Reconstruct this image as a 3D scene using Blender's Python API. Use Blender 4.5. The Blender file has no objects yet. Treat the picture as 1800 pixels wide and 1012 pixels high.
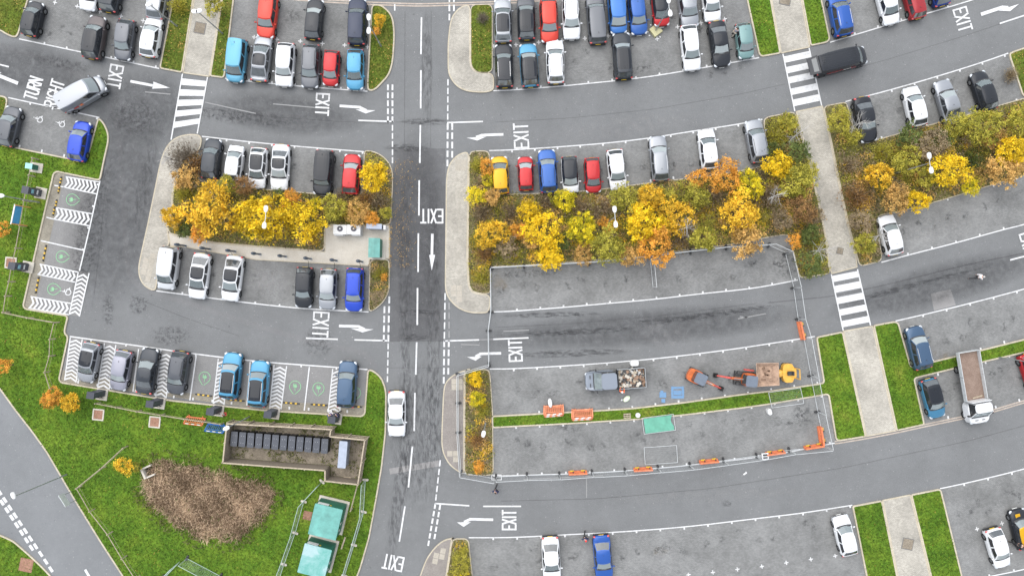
import bpy, bmesh, math, random
from mathutils import Vector, Matrix
from mathutils.geometry import tessellate_polygon

# ------------------------------------------------------------------ camera, light, exposure
scene = bpy.context.scene
col = scene.collection
rng = random.Random(11)
CAM_H = 70.0                       # flying height of the drone in metres
PPM = 17.0                         # photo pixels per metre on the ground

cam_data = bpy.data.cameras.new("camera")
cam = bpy.data.objects.new("camera", cam_data)
col.objects.link(cam)
cam.location = (0, 0, CAM_H)
cam.rotation_euler = (0, 0, 0)
cam_data.sensor_width = 36.0
cam_data.lens = 36.0 * (CAM_H * PPM) / 1800.0
cam_data.clip_start = 0.5
cam_data.clip_end = 2000
scene.camera = cam

SUN_EL, SUN_AZ = math.radians(62), math.radians(-38)
world = bpy.data.worlds.new("World")
scene.world = world
world.use_nodes = True
wn = world.node_tree.nodes; wl = world.node_tree.links
wn.clear()
sky = wn.new('ShaderNodeTexSky'); sky.sky_type = 'NISHITA'; sky.sun_disc = False
sky.sun_elevation = SUN_EL; sky.sun_rotation = SUN_AZ
sky.air_density = 1.0; sky.dust_density = 1.0; sky.ozone_density = 1.0
hs = wn.new('ShaderNodeHueSaturation'); hs.inputs['Saturation'].default_value = 0.28
bg = wn.new('ShaderNodeBackground'); bg.inputs['Strength'].default_value = 0.15
wo = wn.new('ShaderNodeOutputWorld')
wl.new(sky.outputs[0], hs.inputs['Color']); wl.new(hs.outputs[0], bg.inputs['Color']); wl.new(bg.outputs[0], wo.inputs['Surface'])

sd = bpy.data.lights.new("sun", 'SUN')
sd.energy = 0.9; sd.angle = math.radians(70); sd.color = (1.0, 0.965, 0.91)
sun = bpy.data.objects.new("sun", sd); col.objects.link(sun)
dirv = Vector((math.sin(SUN_AZ) * math.cos(SUN_EL), math.cos(SUN_AZ) * math.cos(SUN_EL), math.sin(SUN_EL)))
sun.rotation_euler = dirv.to_track_quat('Z', 'Y').to_euler()
sun.location = dirv * 60

scene.view_settings.view_transform = 'Standard'
scene.view_settings.look = 'None'
scene.view_settings.gamma = 1.0
scene.view_settings.use_curve_mapping = False
scene.view_settings.exposure = 1.52
scene.render.engine = 'CYCLES'
scene.cycles.transparent_max_bounces = 32

# ------------------------------------------------------------------ helpers
def W(px, py, z=0.0):
    """photo pixel -> point at height z on the line of sight"""
    k = (CAM_H - z) / CAM_H / PPM
    return Vector(((px - 900.0) * k, (506.0 - py) * k, z))

def tag(o, label=None, cat=None, group=None, kind=None):
    if label: o['label'] = label
    if cat: o['category'] = cat
    if group: o['group'] = group
    if kind: o['kind'] = kind
    return o

def empty(name, loc=(0, 0, 0), rz=0.0):
    o = bpy.data.objects.new(name, None); col.objects.link(o)
    o.empty_display_size = 0.3
    o.location = loc; o.rotation_euler = (0, 0, rz)
    return o

def link(name, me, mat=None, parent=None, loc=None, rot=None, scale=None):
    o = bpy.data.objects.new(name, me); col.objects.link(o)
    if mat is not None:
        if not me.materials: me.materials.append(None)
        o.material_slots[0].link = 'OBJECT'
        o.material_slots[0].material = mat
    if parent is not None: o.parent = parent
    if loc is not None: o.location = loc
    if rot is not None: o.rotation_euler = rot
    if scale is not None: o.scale = scale
    return o

class MB:
    """collects geometry for one mesh"""
    def __init__(s): s.v = []; s.f = []; s.tint = []
    def add(s, vs, fs):
        n = len(s.v); s.v += [tuple(p) for p in vs]
        s.f += [tuple(i + n for i in f) for f in fs]; return s
    def box(s, c, d, rz=0.0, taper=1.0):
        x, y, z = d[0] / 2, d[1] / 2, d[2] / 2
        vs = [(-x, -y, -z), (x, -y, -z), (x, y, -z), (-x, y, -z),
              (-x * taper, -y * taper, z), (x * taper, -y * taper, z), (x * taper, y * taper, z), (-x * taper, y * taper, z)]
        cr, sr = math.cos(rz), math.sin(rz)
        vs = [(c[0] + a * cr - b * sr, c[1] + a * sr + b * cr, c[2] + q) for a, b, q in vs]
        return s.add(vs, [(3, 2, 1, 0), (4, 5, 6, 7), (0, 1, 5, 4), (1, 2, 6, 5), (2, 3, 7, 6), (3, 0, 4, 7)])
    def tube(s, p0, p1, r0, r1=None, n=6):
        p0, p1 = Vector(p0), Vector(p1); r1 = r0 if r1 is None else r1
        d = (p1 - p0)
        if d.length < 1e-6: return s
        q = d.to_track_quat('Z', 'Y'); vs = []
        for p, r in ((p0, r0), (p1, r1)):
            for k in range(n):
                a = 2 * math.pi * k / n
                vs.append(p + q @ Vector((r * math.cos(a), r * math.sin(a), 0)))
        fs = [(k, (k + 1) % n, n + (k + 1) % n, n + k) for k in range(n)]
        fs += [tuple(range(n - 1, -1, -1)), tuple(range(n, 2 * n))]
        return s.add(vs, fs)
    def ell(s, c, r, nu=8, nv=5, rz=0.0):
        vs = []; fs = []; cr, sr = math.cos(rz), math.sin(rz)
        for j in range(1, nv):
            t = math.pi * j / nv
            for i in range(nu):
                a = 2 * math.pi * i / nu
                x, y, z = r[0] * math.sin(t) * math.cos(a), r[1] * math.sin(t) * math.sin(a), r[2] * math.cos(t)
                vs.append((c[0] + x * cr - y * sr, c[1] + x * sr + y * cr, c[2] + z))
        top = len(vs); vs.append((c[0], c[1], c[2] + r[2])); bot = len(vs); vs.append((c[0], c[1], c[2] - r[2]))
        for j in range(nv - 2):
            for i in range(nu):
                fs.append((j * nu + i, (j + 1) * nu + i, (j + 1) * nu + (i + 1) % nu, j * nu + (i + 1) % nu))
        for i in range(nu):
            fs.append((top, i, (i + 1) % nu)); fs.append((bot, (nv - 2) * nu + (i + 1) % nu, (nv - 2) * nu + i))
        return s.add(vs, fs)
    def poly(s, pts, z):
        """flat polygon, facing up"""
        p3 = [Vector((p[0], p[1], 0)) for p in pts]
        tris = tessellate_polygon([p3])
        fs = []
        for a, b, c in tris:
            cr = (p3[b] - p3[a]).cross(p3[c] - p3[a]).z
            fs.append((a, b, c) if cr > 0 else (a, c, b))
        return s.add([(p[0], p[1], z) for p in pts], fs)
    def prism(s, pts, z0, z1):
        if area2(pts) < 0: pts = pts[::-1]
        s.poly(pts, z1); n = len(pts)
        return s.add([(p[0], p[1], z0) for p in pts] + [(p[0], p[1], z1) for p in pts],
                     [(i, (i + 1) % n, n + (i + 1) % n, n + i) for i in range(n)])
    def mesh(s, name, smooth=False):
        me = bpy.data.meshes.new(name)
        me.from_pydata(s.v, [], s.f)
        if smooth: me.polygons.foreach_set('use_smooth', [True] * len(me.polygons))
        if s.tint:
            at = me.attributes.new('tint', 'FLOAT', 'FACE')
            at.data.foreach_set('value', s.tint)
        me.update(); return me
    def build(s, name, mat=None, parent=None, smooth=False, loc=None, rot=None):
        return link(name, s.mesh(name, smooth), mat, parent, loc, rot)

def area2(p):
    return sum(p[i][0] * p[(i + 1) % len(p)][1] - p[(i + 1) % len(p)][0] * p[i][1] for i in range(len(p)))

def chaikin(p, r=0.5, it=2, closed=True):
    p = [Vector((a[0], a[1])) for a in p]
    for _ in range(it):
        out = []; n = len(p)
        for i in range(n):
            if not closed and i in (0, n - 1): out.append(p[i]); continue
            a, b, c = p[i - 1], p[i], p[(i + 1) % n]
            la, lc = (a - b).length, (c - b).length
            if la < 1e-5 or lc < 1e-5: continue
            if abs((a - b).normalized().dot((c - b).normalized()) + 1) < 1e-4: out.append(b); continue
            out.append(b + (a - b) * min(.25, r / la)); out.append(b + (c - b) * min(.25, r / lc))
        p = out; r *= .5
    return p

def offset(p, d):
    """inset (d>0) of a closed polygon"""
    p = [Vector((a[0], a[1])) for a in p]
    sg = 1 if area2(p) > 0 else -1
    out = []; n = len(p)
    for i in range(n):
        a, b, c = p[i - 1], p[i], p[(i + 1) % n]
        e1 = (b - a).normalized(); e2 = (c - b).normalized()
        n1 = Vector((-e1.y, e1.x)) * sg; n2 = Vector((-e2.y, e2.x)) * sg
        m = n1 + n2; l = m.length
        if l < .3: m = n1; k = 1
        else: m /= l; k = 1 / max(.45, m.dot(n1))
        out.append(b + m * d * k)
    return out

def PX(pts): return [W(x, y).xy for x, y in pts]
def P2(px, py): return W(px, py).xy

def inside(pt, poly):
    x, y = pt[0], pt[1]; r = False; j = len(poly) - 1
    for i in range(len(poly)):
        xi, yi = poly[i][0], poly[i][1]; xj, yj = poly[j][0], poly[j][1]
        if (yi > y) != (yj > y) and x < (xj - xi) * (y - yi) / (yj - yi) + xi: r = not r
        j = i
    return r

# ------------------------------------------------------------------ materials
def new_mat(name):
    m = bpy.data.materials.new(name); m.use_nodes = True
    nt = m.node_tree; b = nt.nodes['Principled BSDF']
    return m, nt, b

def pos_node(nt):
    g = nt.nodes.new('ShaderNodeNewGeometry'); return g.outputs['Position']

def noise(nt, scale, detail=4, rough=.55, vec=None, dist=0.0):
    n = nt.nodes.new('ShaderNodeTexNoise'); n.inputs['Scale'].default_value = scale
    n.inputs['Detail'].default_value = detail; n.inputs['Roughness'].default_value = rough
    n.inputs['Distortion'].default_value = dist
    nt.links.new(vec if vec is not None else pos_node(nt), n.inputs['Vector'])
    return n.outputs['Fac']

def ramp(nt, fac, stops):
    r = nt.nodes.new('ShaderNodeValToRGB')
    e = r.color_ramp.elements
    while len(e) < len(stops): e.new(.5)
    for k, (p, c) in enumerate(stops):
        e[k].position = p; e[k].color = (c, c, c, 1) if isinstance(c, (int, float)) else (*c, 1)
    nt.links.new(fac, r.inputs['Fac']); return r.outputs['Color']

def mix(nt, a, b, fac, mode='MIX'):
    m = nt.nodes.new('ShaderNodeMix'); m.data_type = 'RGBA'; m.blend_type = mode
    for s, v in ((m.inputs[0], fac), (m.inputs[6], a), (m.inputs[7], b)):
        if hasattr(v, 'is_linked') or hasattr(v, 'node'): nt.links.new(v, s)
        elif isinstance(v, (int, float)): s.default_value = v
        else: s.default_value = (*v, 1)
    return m.outputs[2]

def bump(nt, b, h, strength, dist):
    n = nt.nodes.new('ShaderNodeBump'); n.inputs['Strength'].default_value = strength; n.inputs['Distance'].default_value = dist
    nt.links.new(h, n.inputs['Height']); nt.links.new(n.outputs[0], b.inputs['Normal'])

def setp(b, rough=.6, metal=0.0, spec=.5, coat=0.0, coat_r=.05):
    b.inputs['Roughness'].default_value = rough; b.inputs['Metallic'].default_value = metal
    b.inputs['Specular IOR Level'].default_value = spec
    b.inputs['Coat Weight'].default_value = coat; b.inputs['Coat Roughness'].default_value = coat_r

def asphalt(name, lo, hi, grain=.5, blot=.35, tone=(1, 1, 1)):
    m, nt, b = new_mat(name)
    big = noise(nt, .22, 5, .6); mid = noise(nt, 1.7, 5, .65); fine = noise(nt, 16, 3, .7); fleck = noise(nt, 7.0, 2, .5)
    c = ramp(nt, big, [(.3, tuple(lo * t for t in tone)), (.7, tuple(hi * t for t in tone))])
    c = mix(nt, c, ramp(nt, mid, [(.25, .65), (.6, 1.0)]), blot, 'MULTIPLY')
    c = mix(nt, c, ramp(nt, fine, [(.3, .35), (.7, 1.5)]), grain, 'MULTIPLY')
    c = mix(nt, c, (.45, .44, .42), ramp(nt, fleck, [(.70, 0), (.74, .6)]))
    spot = noise(nt, 3.1, 3, .6); c = mix(nt, c, ramp(nt, spot, [(.27, .55), (.34, 1.0)]), .7, 'MULTIPLY')
    nt.links.new(c, b.inputs['Base Color']); setp(b, .85, spec=.25)
    bump(nt, b, fine, .25, .02)
    return m

def paving(name, lo, hi, mortar, scale, tone=(1, 1, 1), bw=.5, rh=.25, rot=0.0, blot=.3):
    m, nt, b = new_mat(name)
    mp = nt.nodes.new('ShaderNodeMapping'); mp.inputs['Rotation'].default_value = (0, 0, rot)
    nt.links.new(pos_node(nt), mp.inputs['Vector'])
    br = nt.nodes.new('ShaderNodeTexBrick'); br.inputs['Scale'].default_value = scale
    br.inputs['Brick Width'].default_value = bw; br.inputs['Row Height'].default_value = rh
    br.inputs['Mortar Size'].default_value = .018; br.inputs['Bias'].default_value = 0
    br.inputs['Color1'].default_value = (*[lo * t for t in tone], 1); br.inputs['Color2'].default_value = (*[hi * t for t in tone], 1)
    br.inputs['Mortar'].default_value = (*[mortar * t for t in tone], 1)
    nt.links.new(mp.outputs[0], br.inputs['Vector'])
    big = noise(nt, .3, 6, .65); mid = noise(nt, 2.2, 5, .7); fine = noise(nt, 14, 3, .7)
    c = mix(nt, br.outputs['Color'], ramp(nt, big, [(.3, .72), (.68, 1.18)]), 1.0, 'MULTIPLY')
    c = mix(nt, c, ramp(nt, mid, [(.3, .6), (.6, 1.0)]), blot, 'MULTIPLY')
    c = mix(nt, c, ramp(nt, fine, [(.3, .5), (.7, 1.4)]), .38, 'MULTIPLY')
    nt.links.new(c, b.inputs['Base Color']); setp(b, .9, spec=.2)
    bump(nt, b, br.outputs['Fac'], .2, -.01)
    return m

def mottled(name, stops, scale=1.0, rough=.9, fine_scale=12, fine=.5, bumps=.3):
    """noise-coloured ground: stops are (pos,colour)"""
    m, nt, b = new_mat(name)
    a = noise(nt, scale, 8, .68, dist=.3); f = noise(nt, fine_scale, 3, .7)
    c = ramp(nt, a, stops)
    c = mix(nt, c, ramp(nt, f, [(.28, .3), (.72, 1.6)]), fine, 'MULTIPLY')
    nt.links.new(c, b.inputs['Base Color']); setp(b, rough, spec=.15)
    bump(nt, b, f, bumps, .05)
    return m

def plain(name, c, rough=.55, metal=0.0, spec=.5, coat=0.0, var=.18, scale=3.0):
    m, nt, b = new_mat(name)
    if var > 0:
        tc = nt.nodes.new('ShaderNodeTexCoord')
        n = noise(nt, scale, 5, .65, tc.outputs['Object'])
        cc = mix(nt, c, ramp(nt, n, [(.3, 1 - var * 1.6), (.7, 1 + var)]), 1.0, 'MULTIPLY')
        nt.links.new(cc, b.inputs['Base Color'])
    else: b.inputs['Base Color'].default_value = (*c, 1)
    setp(b, rough, metal, spec, coat); return m

def foliage(name, dark, light, trans=.35):
    m, nt, b = new_mat(name)
    at = nt.nodes.new('ShaderNodeAttribute'); at.attribute_name = 'tint'
    oi = nt.nodes.new('ShaderNodeObjectInfo')
    ad = nt.nodes.new('ShaderNodeMath'); ad.operation = 'MULTIPLY_ADD'; ad.inputs[1].default_value = .25; 
    nt.links.new(oi.outputs['Random'], ad.inputs[0]); nt.links.new(at.outputs['Fac'], ad.inputs[2])
    c = ramp(nt, ad.outputs[0], [(.08, dark), (1.05, light)])
    nt.links.new(c, b.inputs['Base Color']); setp(b, .65, spec=.2)
    tr = nt.nodes.new('ShaderNodeBsdfTranslucent'); nt.links.new(c, tr.inputs['Color'])
    ms = nt.nodes.new('ShaderNodeMixShader'); ms.inputs[0].default_value = trans
    nt.links.new(b.outputs[0], ms.inputs[1]); nt.links.new(tr.outputs[0], ms.inputs[2])
    nt.links.new(ms.outputs[0], nt.nodes['Material Output'].inputs['Surface'])
    return m

def worn_paint(name, c, wear=.6):
    m, nt, b = new_mat(name)
    n = noise(nt, 3.0, 6, .75); f = noise(nt, 22, 3, .7)
    cc = mix(nt, c, (.16, .16, .16), ramp(nt, n, [(.50, 0), (.72, wear)]))
    cc = mix(nt, cc, ramp(nt, f, [(.3, .75), (.6, 1.0)]), .6, 'MULTIPLY')
    nt.links.new(cc, b.inputs['Base Color']); setp(b, .75, spec=.25); return m

def stain_mat(name, c, lo=.45, hi=.7, strength=.6, scale=1.2, stretch=(1, 1, 1), rough=.8):
    """patchy see-through film: mark on the road with ragged edges"""
    m, nt, b = new_mat(name)
    mp = nt.nodes.new('ShaderNodeMapping'); mp.inputs['Scale'].default_value = stretch
    nt.links.new(pos_node(nt), mp.inputs['Vector'])
    n = noise(nt, scale, 7, .72, mp.outputs[0], .4)
    tc = nt.nodes.new('ShaderNodeTexCoord')
    sp = nt.nodes.new('ShaderNodeMapping'); sp.inputs['Location'].default_value = (-1, -1, 0); sp.inputs['Scale'].default_value = (2, 2, 0)
    nt.links.new(tc.outputs['Generated'], sp.inputs['Vector'])
    gr = nt.nodes.new('ShaderNodeTexGradient'); gr.gradient_type = 'SPHERICAL'
    nt.links.new(sp.outputs[0], gr.inputs['Vector'])
    edge = ramp(nt, gr.outputs['Fac'], [(.0, 0), (.45, 1)])
    f = mix(nt, ramp(nt, n, [(lo, 0), (hi, strength)]), edge, 1.0, 'MULTIPLY')
    b.inputs['Base Color'].default_value = (*c, 1); setp(b, rough, spec=.25)
    tr = nt.nodes.new('ShaderNodeBsdfTransparent'); ms = nt.nodes.new('ShaderNodeMixShader')
    nt.links.new(f, ms.inputs[0]); nt.links.new(tr.outputs[0], ms.inputs[1]); nt.links.new(b.outputs[0], ms.inputs[2])
    nt.links.new(ms.outputs[0], nt.nodes['Material Output'].inputs['Surface'])
    return m

M = {}
M['road'] = asphalt('aisle_asphalt', .128, .152, .42, .25, (.985, 1, 1))
M['road_worn'] = asphalt('worn_asphalt', .085, .122, .6, .5, (1, 1, 1.01))
M['road_loop'] = asphalt('dark_loop_asphalt', .062, .092, .6, .55, (1, 1, 1.03))
M['road_main'] = asphalt('main_road_asphalt', .145, .17, .35, .2, (.97, 1, 1.02))
M['bay'] = paving('bay_pavers', .165, .205, .115, 2.5, (1.0, 1, .97), blot=.35)
M['bay_ev'] = asphalt('charging_bay_asphalt', .165, .195, .5, .25, (1.02, 1, .97))
M['strip_ev'] = paving('bay_end_pavers', .19, .24, .14, 3.0, (1.1, 1, .8))
M['brickpath'] = paving('footpath_blocks', .285, .365, .17, 2.5, (1.07, 1, .86), blot=.25)
M['pathtar'] = mottled('footway_tarmac', [(.3, (.17, .152, .14)), (.7, (.23, .21, .19))], .6)
M['concrete'] = mottled('cream_concrete', [(.3, (.38, .345, .29)), (.7, (.46, .43, .375))], .7, fine=.25, bumps=.1)
M['kerb'] = mottled('kerb_concrete', [(.25, (.31, .27, .20)), (.7, (.43, .385, .30))], 1.3, fine=.35, bumps=.1)
M['slab'] = mottled('slab_concrete', [(.3, (.28, .255, .21)), (.7, (.36, .33, .28))], .8, fine=.3, bumps=.1)
M['grass'] = mottled('mown_grass', [(.25, (.032, .074, .006)), (.45, (.06, .118, .010)), (.6, (.095, .15, .014)), (.75, (.17, .175, .03))], .28, fine_scale=4.5, fine=.95, bumps=.8)
M['grass_rough'] = mottled('leafy_grass', [(.25, (.045, .072, .01)), (.5, (.08, .11, .014)), (.75, (.14, .125, .028))], .8, fine_scale=4.5, fine=.95, bumps=.8)
M['soil'] = mottled('bed_soil', [(.25, (.075, .065, .034)), (.5, (.14, .125, .05)), (.65, (.17, .165, .05)), (.85, (.25, .17, .06))], .9, fine_scale=8, fine=.8, bumps=.8)
M['gravel'] = mottled('compound_gravel', [(.3, (.13, .11, .085)), (.55, (.2, .17, .13)), (.75, (.26, .225, .175))], 1.2, fine_scale=14, fine=.7)
M['white'] = worn_paint('white_road_paint', (.52, .52, .515))
M['white_faint'] = worn_paint('worn_white_paint', (.22, .22, .215), .95)
M['green_paint'] = worn_paint('green_road_paint', (.20, .40, .22))
M['blue_paint'] = worn_paint('blue_road_paint', (.12, .22, .35), .95)
M['patch_light'] = asphalt('repair_asphalt', .19, .22, .3, .2, (1.03, 1, .97))
M['patch_mid'] = asphalt('trench_asphalt', .13, .155, .35, .25)
M['sett'] = mottled('channel_setts', [(.3, (.27, .22, .18)), (.7, (.4, .35, .3))], 2.0, fine=.4)
M['st_dark'] = stain_mat('tyre_rubber_stain', (.05, .05, .052), .46, .66, .55, 2.6)
M['st_streak'] = stain_mat('dark_streak', (.045, .045, .047), .44, .64, .65, 2.2, (.5, 1.8, 1))
M['st_v'] = stain_mat('dark_wheel_wear', (.05, .05, .052), .44, .68, .5, 2.2, (1.6, .4, 1))
M['st_light'] = stain_mat('pale_dust', (.28, .275, .27), .42, .74, .42, 1.3)
M['st_cover'] = stain_mat('tar_darkening', (.055, .055, .057), .2, .7, .5, 1.4)
M['st_mud'] = stain_mat('brown_mud', (.2, .15, .09), .45, .7, .5, 1.2)
M['glass_ws'] = plain('windscreen_glass', (.17, .20, .205), .06, spec=.9, var=.25, scale=1.5)  # pale grey-green base paints in sky reflection and the dashboard behind
M['glass_ws2'] = plain('windscreen_glass_pale', (.25, .28, .285), .06, spec=.9, var=.25, scale=1.5)  # lighter base, sky reflection likewise put into the colour
M['glass_side'] = plain('side_glass', (.018, .02, .023), .06, spec=.7, var=0)
M['glass_rear'] = plain('rear_glass', (.05, .057, .06), .06, spec=.8, var=.2)
M['glass_roof'] = plain('panoramic_glass', (.012, .014, .018), .08, spec=.3, var=0)
M['tyre'] = plain('tyre_rubber', (.016, .016, .016), .85, spec=.2, var=0)
M['rim'] = plain('alloy_rim', (.26, .27, .28), .35, .8, var=0)
M['trim'] = plain('black_trim', (.02, .02, .021), .6, var=0)
M['lamp_clear'] = plain('headlamp_lens', (.38, .40, .42), .12, .1, .8, 1.0, var=0)
M['lamp_red'] = plain('tail_lamp_lens', (.42, .015, .012), .15, 0, .8, 1.0, var=0)
M['plate_y'] = plain('yellow_plate', (.75, .5, .02), .5, var=0)
M['plate_w'] = plain('white_plate', (.75, .75, .72), .5, var=0)
M['galv'] = plain('galvanised_steel', (.30, .315, .32), .45, .5, var=.12)
M['galv_w'] = plain('pale_steel_tube', (.46, .475, .475), .5, .2, var=.1)
M['rail_w'] = plain('aluminium_rail', (.6, .6, .6), .35, .7, var=0)
M['lantern'] = plain('white_lantern', (.55, .55, .545), .4, var=.05)
M['timber'] = plain('weathered_timber', (.20, .165, .125), .85, var=.3, scale=5)
M['timber_l'] = plain('fresh_timber', (.33, .275, .2), .85, var=.25, scale=5)
M['cab_black'] = plain('anthracite_cabinet', (.045, .05, .062), .45, var=.2)
M['cab_grey'] = plain('pale_grey_cabinet', (.26, .29, .35), .5, var=.08)
M['kiosk_roof'] = plain('teal_kiosk_roof', (.095, .27, .235), .5, var=.22, scale=.9)
M['kiosk_roof2'] = mottled('bleached_kiosk_roof', [(.38, (.095, .27, .235)), (.52, (.17, .33, .31)), (.6, (.27, .38, .38))], .55, fine=.1, bumps=0)
M['kiosk'] = plain('dark_green_kiosk', (.015, .11, .075), .5, var=.12)
M['orange'] = plain('orange_plastic', (.55, .15, .06), .55, var=.2, scale=4)
M['orange_pale'] = plain('faded_orange_plastic', (.60, .21, .10), .6, var=.25, scale=5)
M['blue_pl'] = plain('blue_plastic', (.02, .11, .36), .55, var=.15)
M['yellow_pl'] = plain('yellow_plastic', (.5, .31, .02), .5, var=.1)
M['white_pl'] = plain('white_plastic', (.52, .52, .51), .5, var=.06)
M['dig_or'] = plain('digger_orange', (.46, .10, .015), .4, coat=.5, var=.2)
M['dig_red'] = plain('hi_vis_red', (.46, .065, .05), .5, var=.3, scale=6)
M['dig_dark'] = plain('greasy_black_steel', (.03, .03, .03), .6, var=.3)
M['dump_y'] = plain('dumper_yellow', (.54, .29, .03), .45, coat=.4, var=.15)
M['skip'] = plain('muddy_skip', (.32, .215, .15), .8, var=.3, scale=2)
M['mud'] = mottled('dried_mud', [(.3, (.12, .08, .055)), (.7, (.32, .21, .15))], 1.5)
M['bedmud'] = mottled('dusty_truck_bed', [(.3, (.155, .108, .085)), (.7, (.235, .175, .14))], 1.2)
M['tarp'] = plain('green_netting', (.09, .28, .2), .7, var=.15, scale=1.2)
M['plate_brown'] = mottled('rusty_cover', [(.3, (.2, .11, .075)), (.7, (.3, .17, .12))], 2.0)
M['sign_blue'] = plain('blue_sign', (.05, .23, .42), .5, var=.1)
M['skin'] = plain('skin', (.5, .32, .24), .6, var=0)
M['wirem'] = plain('fence_wire', (.28, .295, .295), .5, .3, var=0)
M['wireg'] = plain('green_fence_tube', (.33, .41, .38), .5, .1, var=.05)
M['bark'] = plain('brown_bark', (.11, .085, .06), .9, var=.3)
M['birch'] = plain('pale_birch_bark', (.34, .325, .305), .8, var=.25, scale=6)
M['cover'] = plain('worn_iron_cover', (.13, .125, .115), .7, var=.2)
M['road_seam'] = asphalt('bitumen_seam', .085, .11, .5, .4)

def ws_glass(name, c, t):  # opaque grey share paints reflected sky into the windscreen colour
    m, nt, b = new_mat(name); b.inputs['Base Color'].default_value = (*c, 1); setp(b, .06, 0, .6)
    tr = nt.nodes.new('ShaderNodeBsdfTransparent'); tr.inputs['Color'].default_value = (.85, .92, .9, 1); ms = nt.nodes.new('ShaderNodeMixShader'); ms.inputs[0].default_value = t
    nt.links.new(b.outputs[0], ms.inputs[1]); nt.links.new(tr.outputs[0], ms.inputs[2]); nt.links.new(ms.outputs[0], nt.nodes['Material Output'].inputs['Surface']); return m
M['ws_a'] = ws_glass('sky_grey_windscreen', (.26, .30, .305), .42)
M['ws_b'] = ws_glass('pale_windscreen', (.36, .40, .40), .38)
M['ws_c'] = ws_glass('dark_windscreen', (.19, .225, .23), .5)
M['interior'] = plain('cabin_interior', (.035, .035, .038), .8, var=.2)
M['seat_a'] = plain('seat_cloth', (.07, .07, .075), .9, var=.15)
M['seat_b'] = plain('pale_seat_cloth', (.22, .2, .18), .9, var=.15)
# ------------------------------------------------------------------ the setting
ground = MB().poly([(-500, -500), (500, -500), (500, 500), (-500, 500)], -.03).build('ground', M['grass'])
tag(ground, kind='structure')
road = MB().poly([(-85, -62), (85, -62), (85, 62), (-85, 62)], 0).build('road', M['road'])
tag(road, kind='structure')

AREAS = {}
def area(name, px, mat, z=.004, kerb=0.0, r=.5, it=2, kz=.11, smooth=True, parent=None, key=None, kmat='kerb'):
    pts = PX(px)
    if smooth: pts = chaikin(pts, r, it)
    if area2(pts) < 0: pts = pts[::-1]
    inner = offset(pts, kerb * .9) if kerb else pts
    o = MB().poly(inner, z).build(name, M[mat], parent)
    if parent is None: tag(o, kind='structure')
    if kerb:
        inn = offset(pts, kerb); n = len(pts); mb = MB()
        vs = [(*p, -.02) for p in pts] + [(*p, kz) for p in pts] + [(*p, kz) for p in inn] + [(*p, z - .04) for p in inn]
        fs = []
        for k in range(3):
            fs += [(k * n + i, k * n + (i + 1) % n, (k + 1) * n + (i + 1) % n, (k + 1) * n + i) for i in range(n)]
        mb.add(vs, fs).build('kerb', M[kmat], o)
    if key: AREAS[key] = inner
    return o

# --- carriageway patches of a different surface (sheets on the road)
area('central_road', [(692, 262), (783, 262), (781, 600), (684, 600), (684, 560), (688, 420)], 'road_worn', .003, smooth=False)
area('main_road', [(-120, 560), (-60, 620), (0, 683), (25, 718), (57, 759), (107, 836), (150, 906), (216, 1012), (270, 1100), (130, 1100), (92, 1012), (50, 971), (25, 949), (0, 938), (-120, 915)], 'road_main', .003, smooth=False)

# --- parking bays of block paving
BAY = [
 [(-120, 140), (15, 172), (175, 207), (150, 284), (0, 253), (-120, 230)],
 [(63, -60), (34, 69), (280, 121), (304, 0), (314, -60)],
 [(396, 136), (450, 145), (540, 153), (646, 161), (652, 7), (536, 0), (420, -14), (410, 0)],
 [(867, 160), (900, 159), (995, 151), (1117, 139), (1200, 126), (1334, 102), (1312, 0), (1303, -50), (985, -3), (867, 6)],
 [(1459, 75), (1545, 49), (1630, 24), (1712, 0), (1800, -30), (1800, -90), (1426, -90)],
 [(355, 240), (450, 251), (540, 259), (640, 267), (637, 343), (557, 341), (450, 332), (349, 319)],
 [(860, 265), (900, 264), (975, 259), (1057, 253), (1137, 244), (1217, 231), (1297, 219), (1340, 210), (1353, 291), (1300, 301), (1237, 311), (1150, 320), (1065, 332), (1000, 339), (900, 342), (862, 344)],
 [(1484, 179), (1567, 158), (1650, 134), (1730, 109), (1772, 94), (1800, 176), (1508, 257)],
 [(280, 431), (322, 434), (450, 456), (652, 467), (649, 548), (540, 543), (450, 534), (272, 511)],
 [(860, 466), (900, 465), (1035, 456), (1150, 444), (1275, 429), (1365, 412), (1384, 412), (1390, 418), (1406, 488), (1402, 492), (1325, 507), (1232, 516), (1150, 526), (1070, 533), (990, 540), (900, 547), (860, 548)],
 [(860, 648), (900, 648), (1020, 641), (1100, 635), (1182, 627), (1300, 612), (1432, 591), (1437, 592), (1450, 674), (1400, 680), (1300, 695), (1112, 718), (1050, 722), (900, 729), (864, 731)],
 [(864, 750), (900, 748), (1000, 743), (1125, 735), (1200, 728), (1300, 716), (1350, 709), (1455, 691), (1468, 776), (1350, 801), (1212, 817), (1150, 823), (1040, 831), (867, 836)],
 [(1538, 380), (1580, 371), (1657, 350), (1747, 323), (1800, 308), (1900, 275), (1900, 364), (1800, 395), (1765, 403), (1680, 427), (1597, 448), (1549, 461)],
 [(1574, 564), (1622, 553), (1705, 533), (1800, 508), (1900, 480), (1900, 565), (1800, 597), (1720, 617), (1602, 646)],
 [(1605, 665), (1677, 648), (1725, 636), (1775, 624), (1800, 618), (1900, 590), (1900, 676), (1800, 705), (1740, 723), (1670, 736), (1624, 747)],
 [(824, 944), (900, 944), (992, 939), (1075, 935), (1200, 926), (1350, 908), (1410, 901), (1498, 887), (1526, 1020), (1540, 1090), (835, 1090)],
 [(1652, 858), (1695, 849), (1780, 829), (1900, 796), (1900, 975), (1800, 1000), (1740, 1012), (1690, 1022)],
]
for b in BAY: area('parking_bay', b, 'bay', .006, smooth=False)
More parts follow.
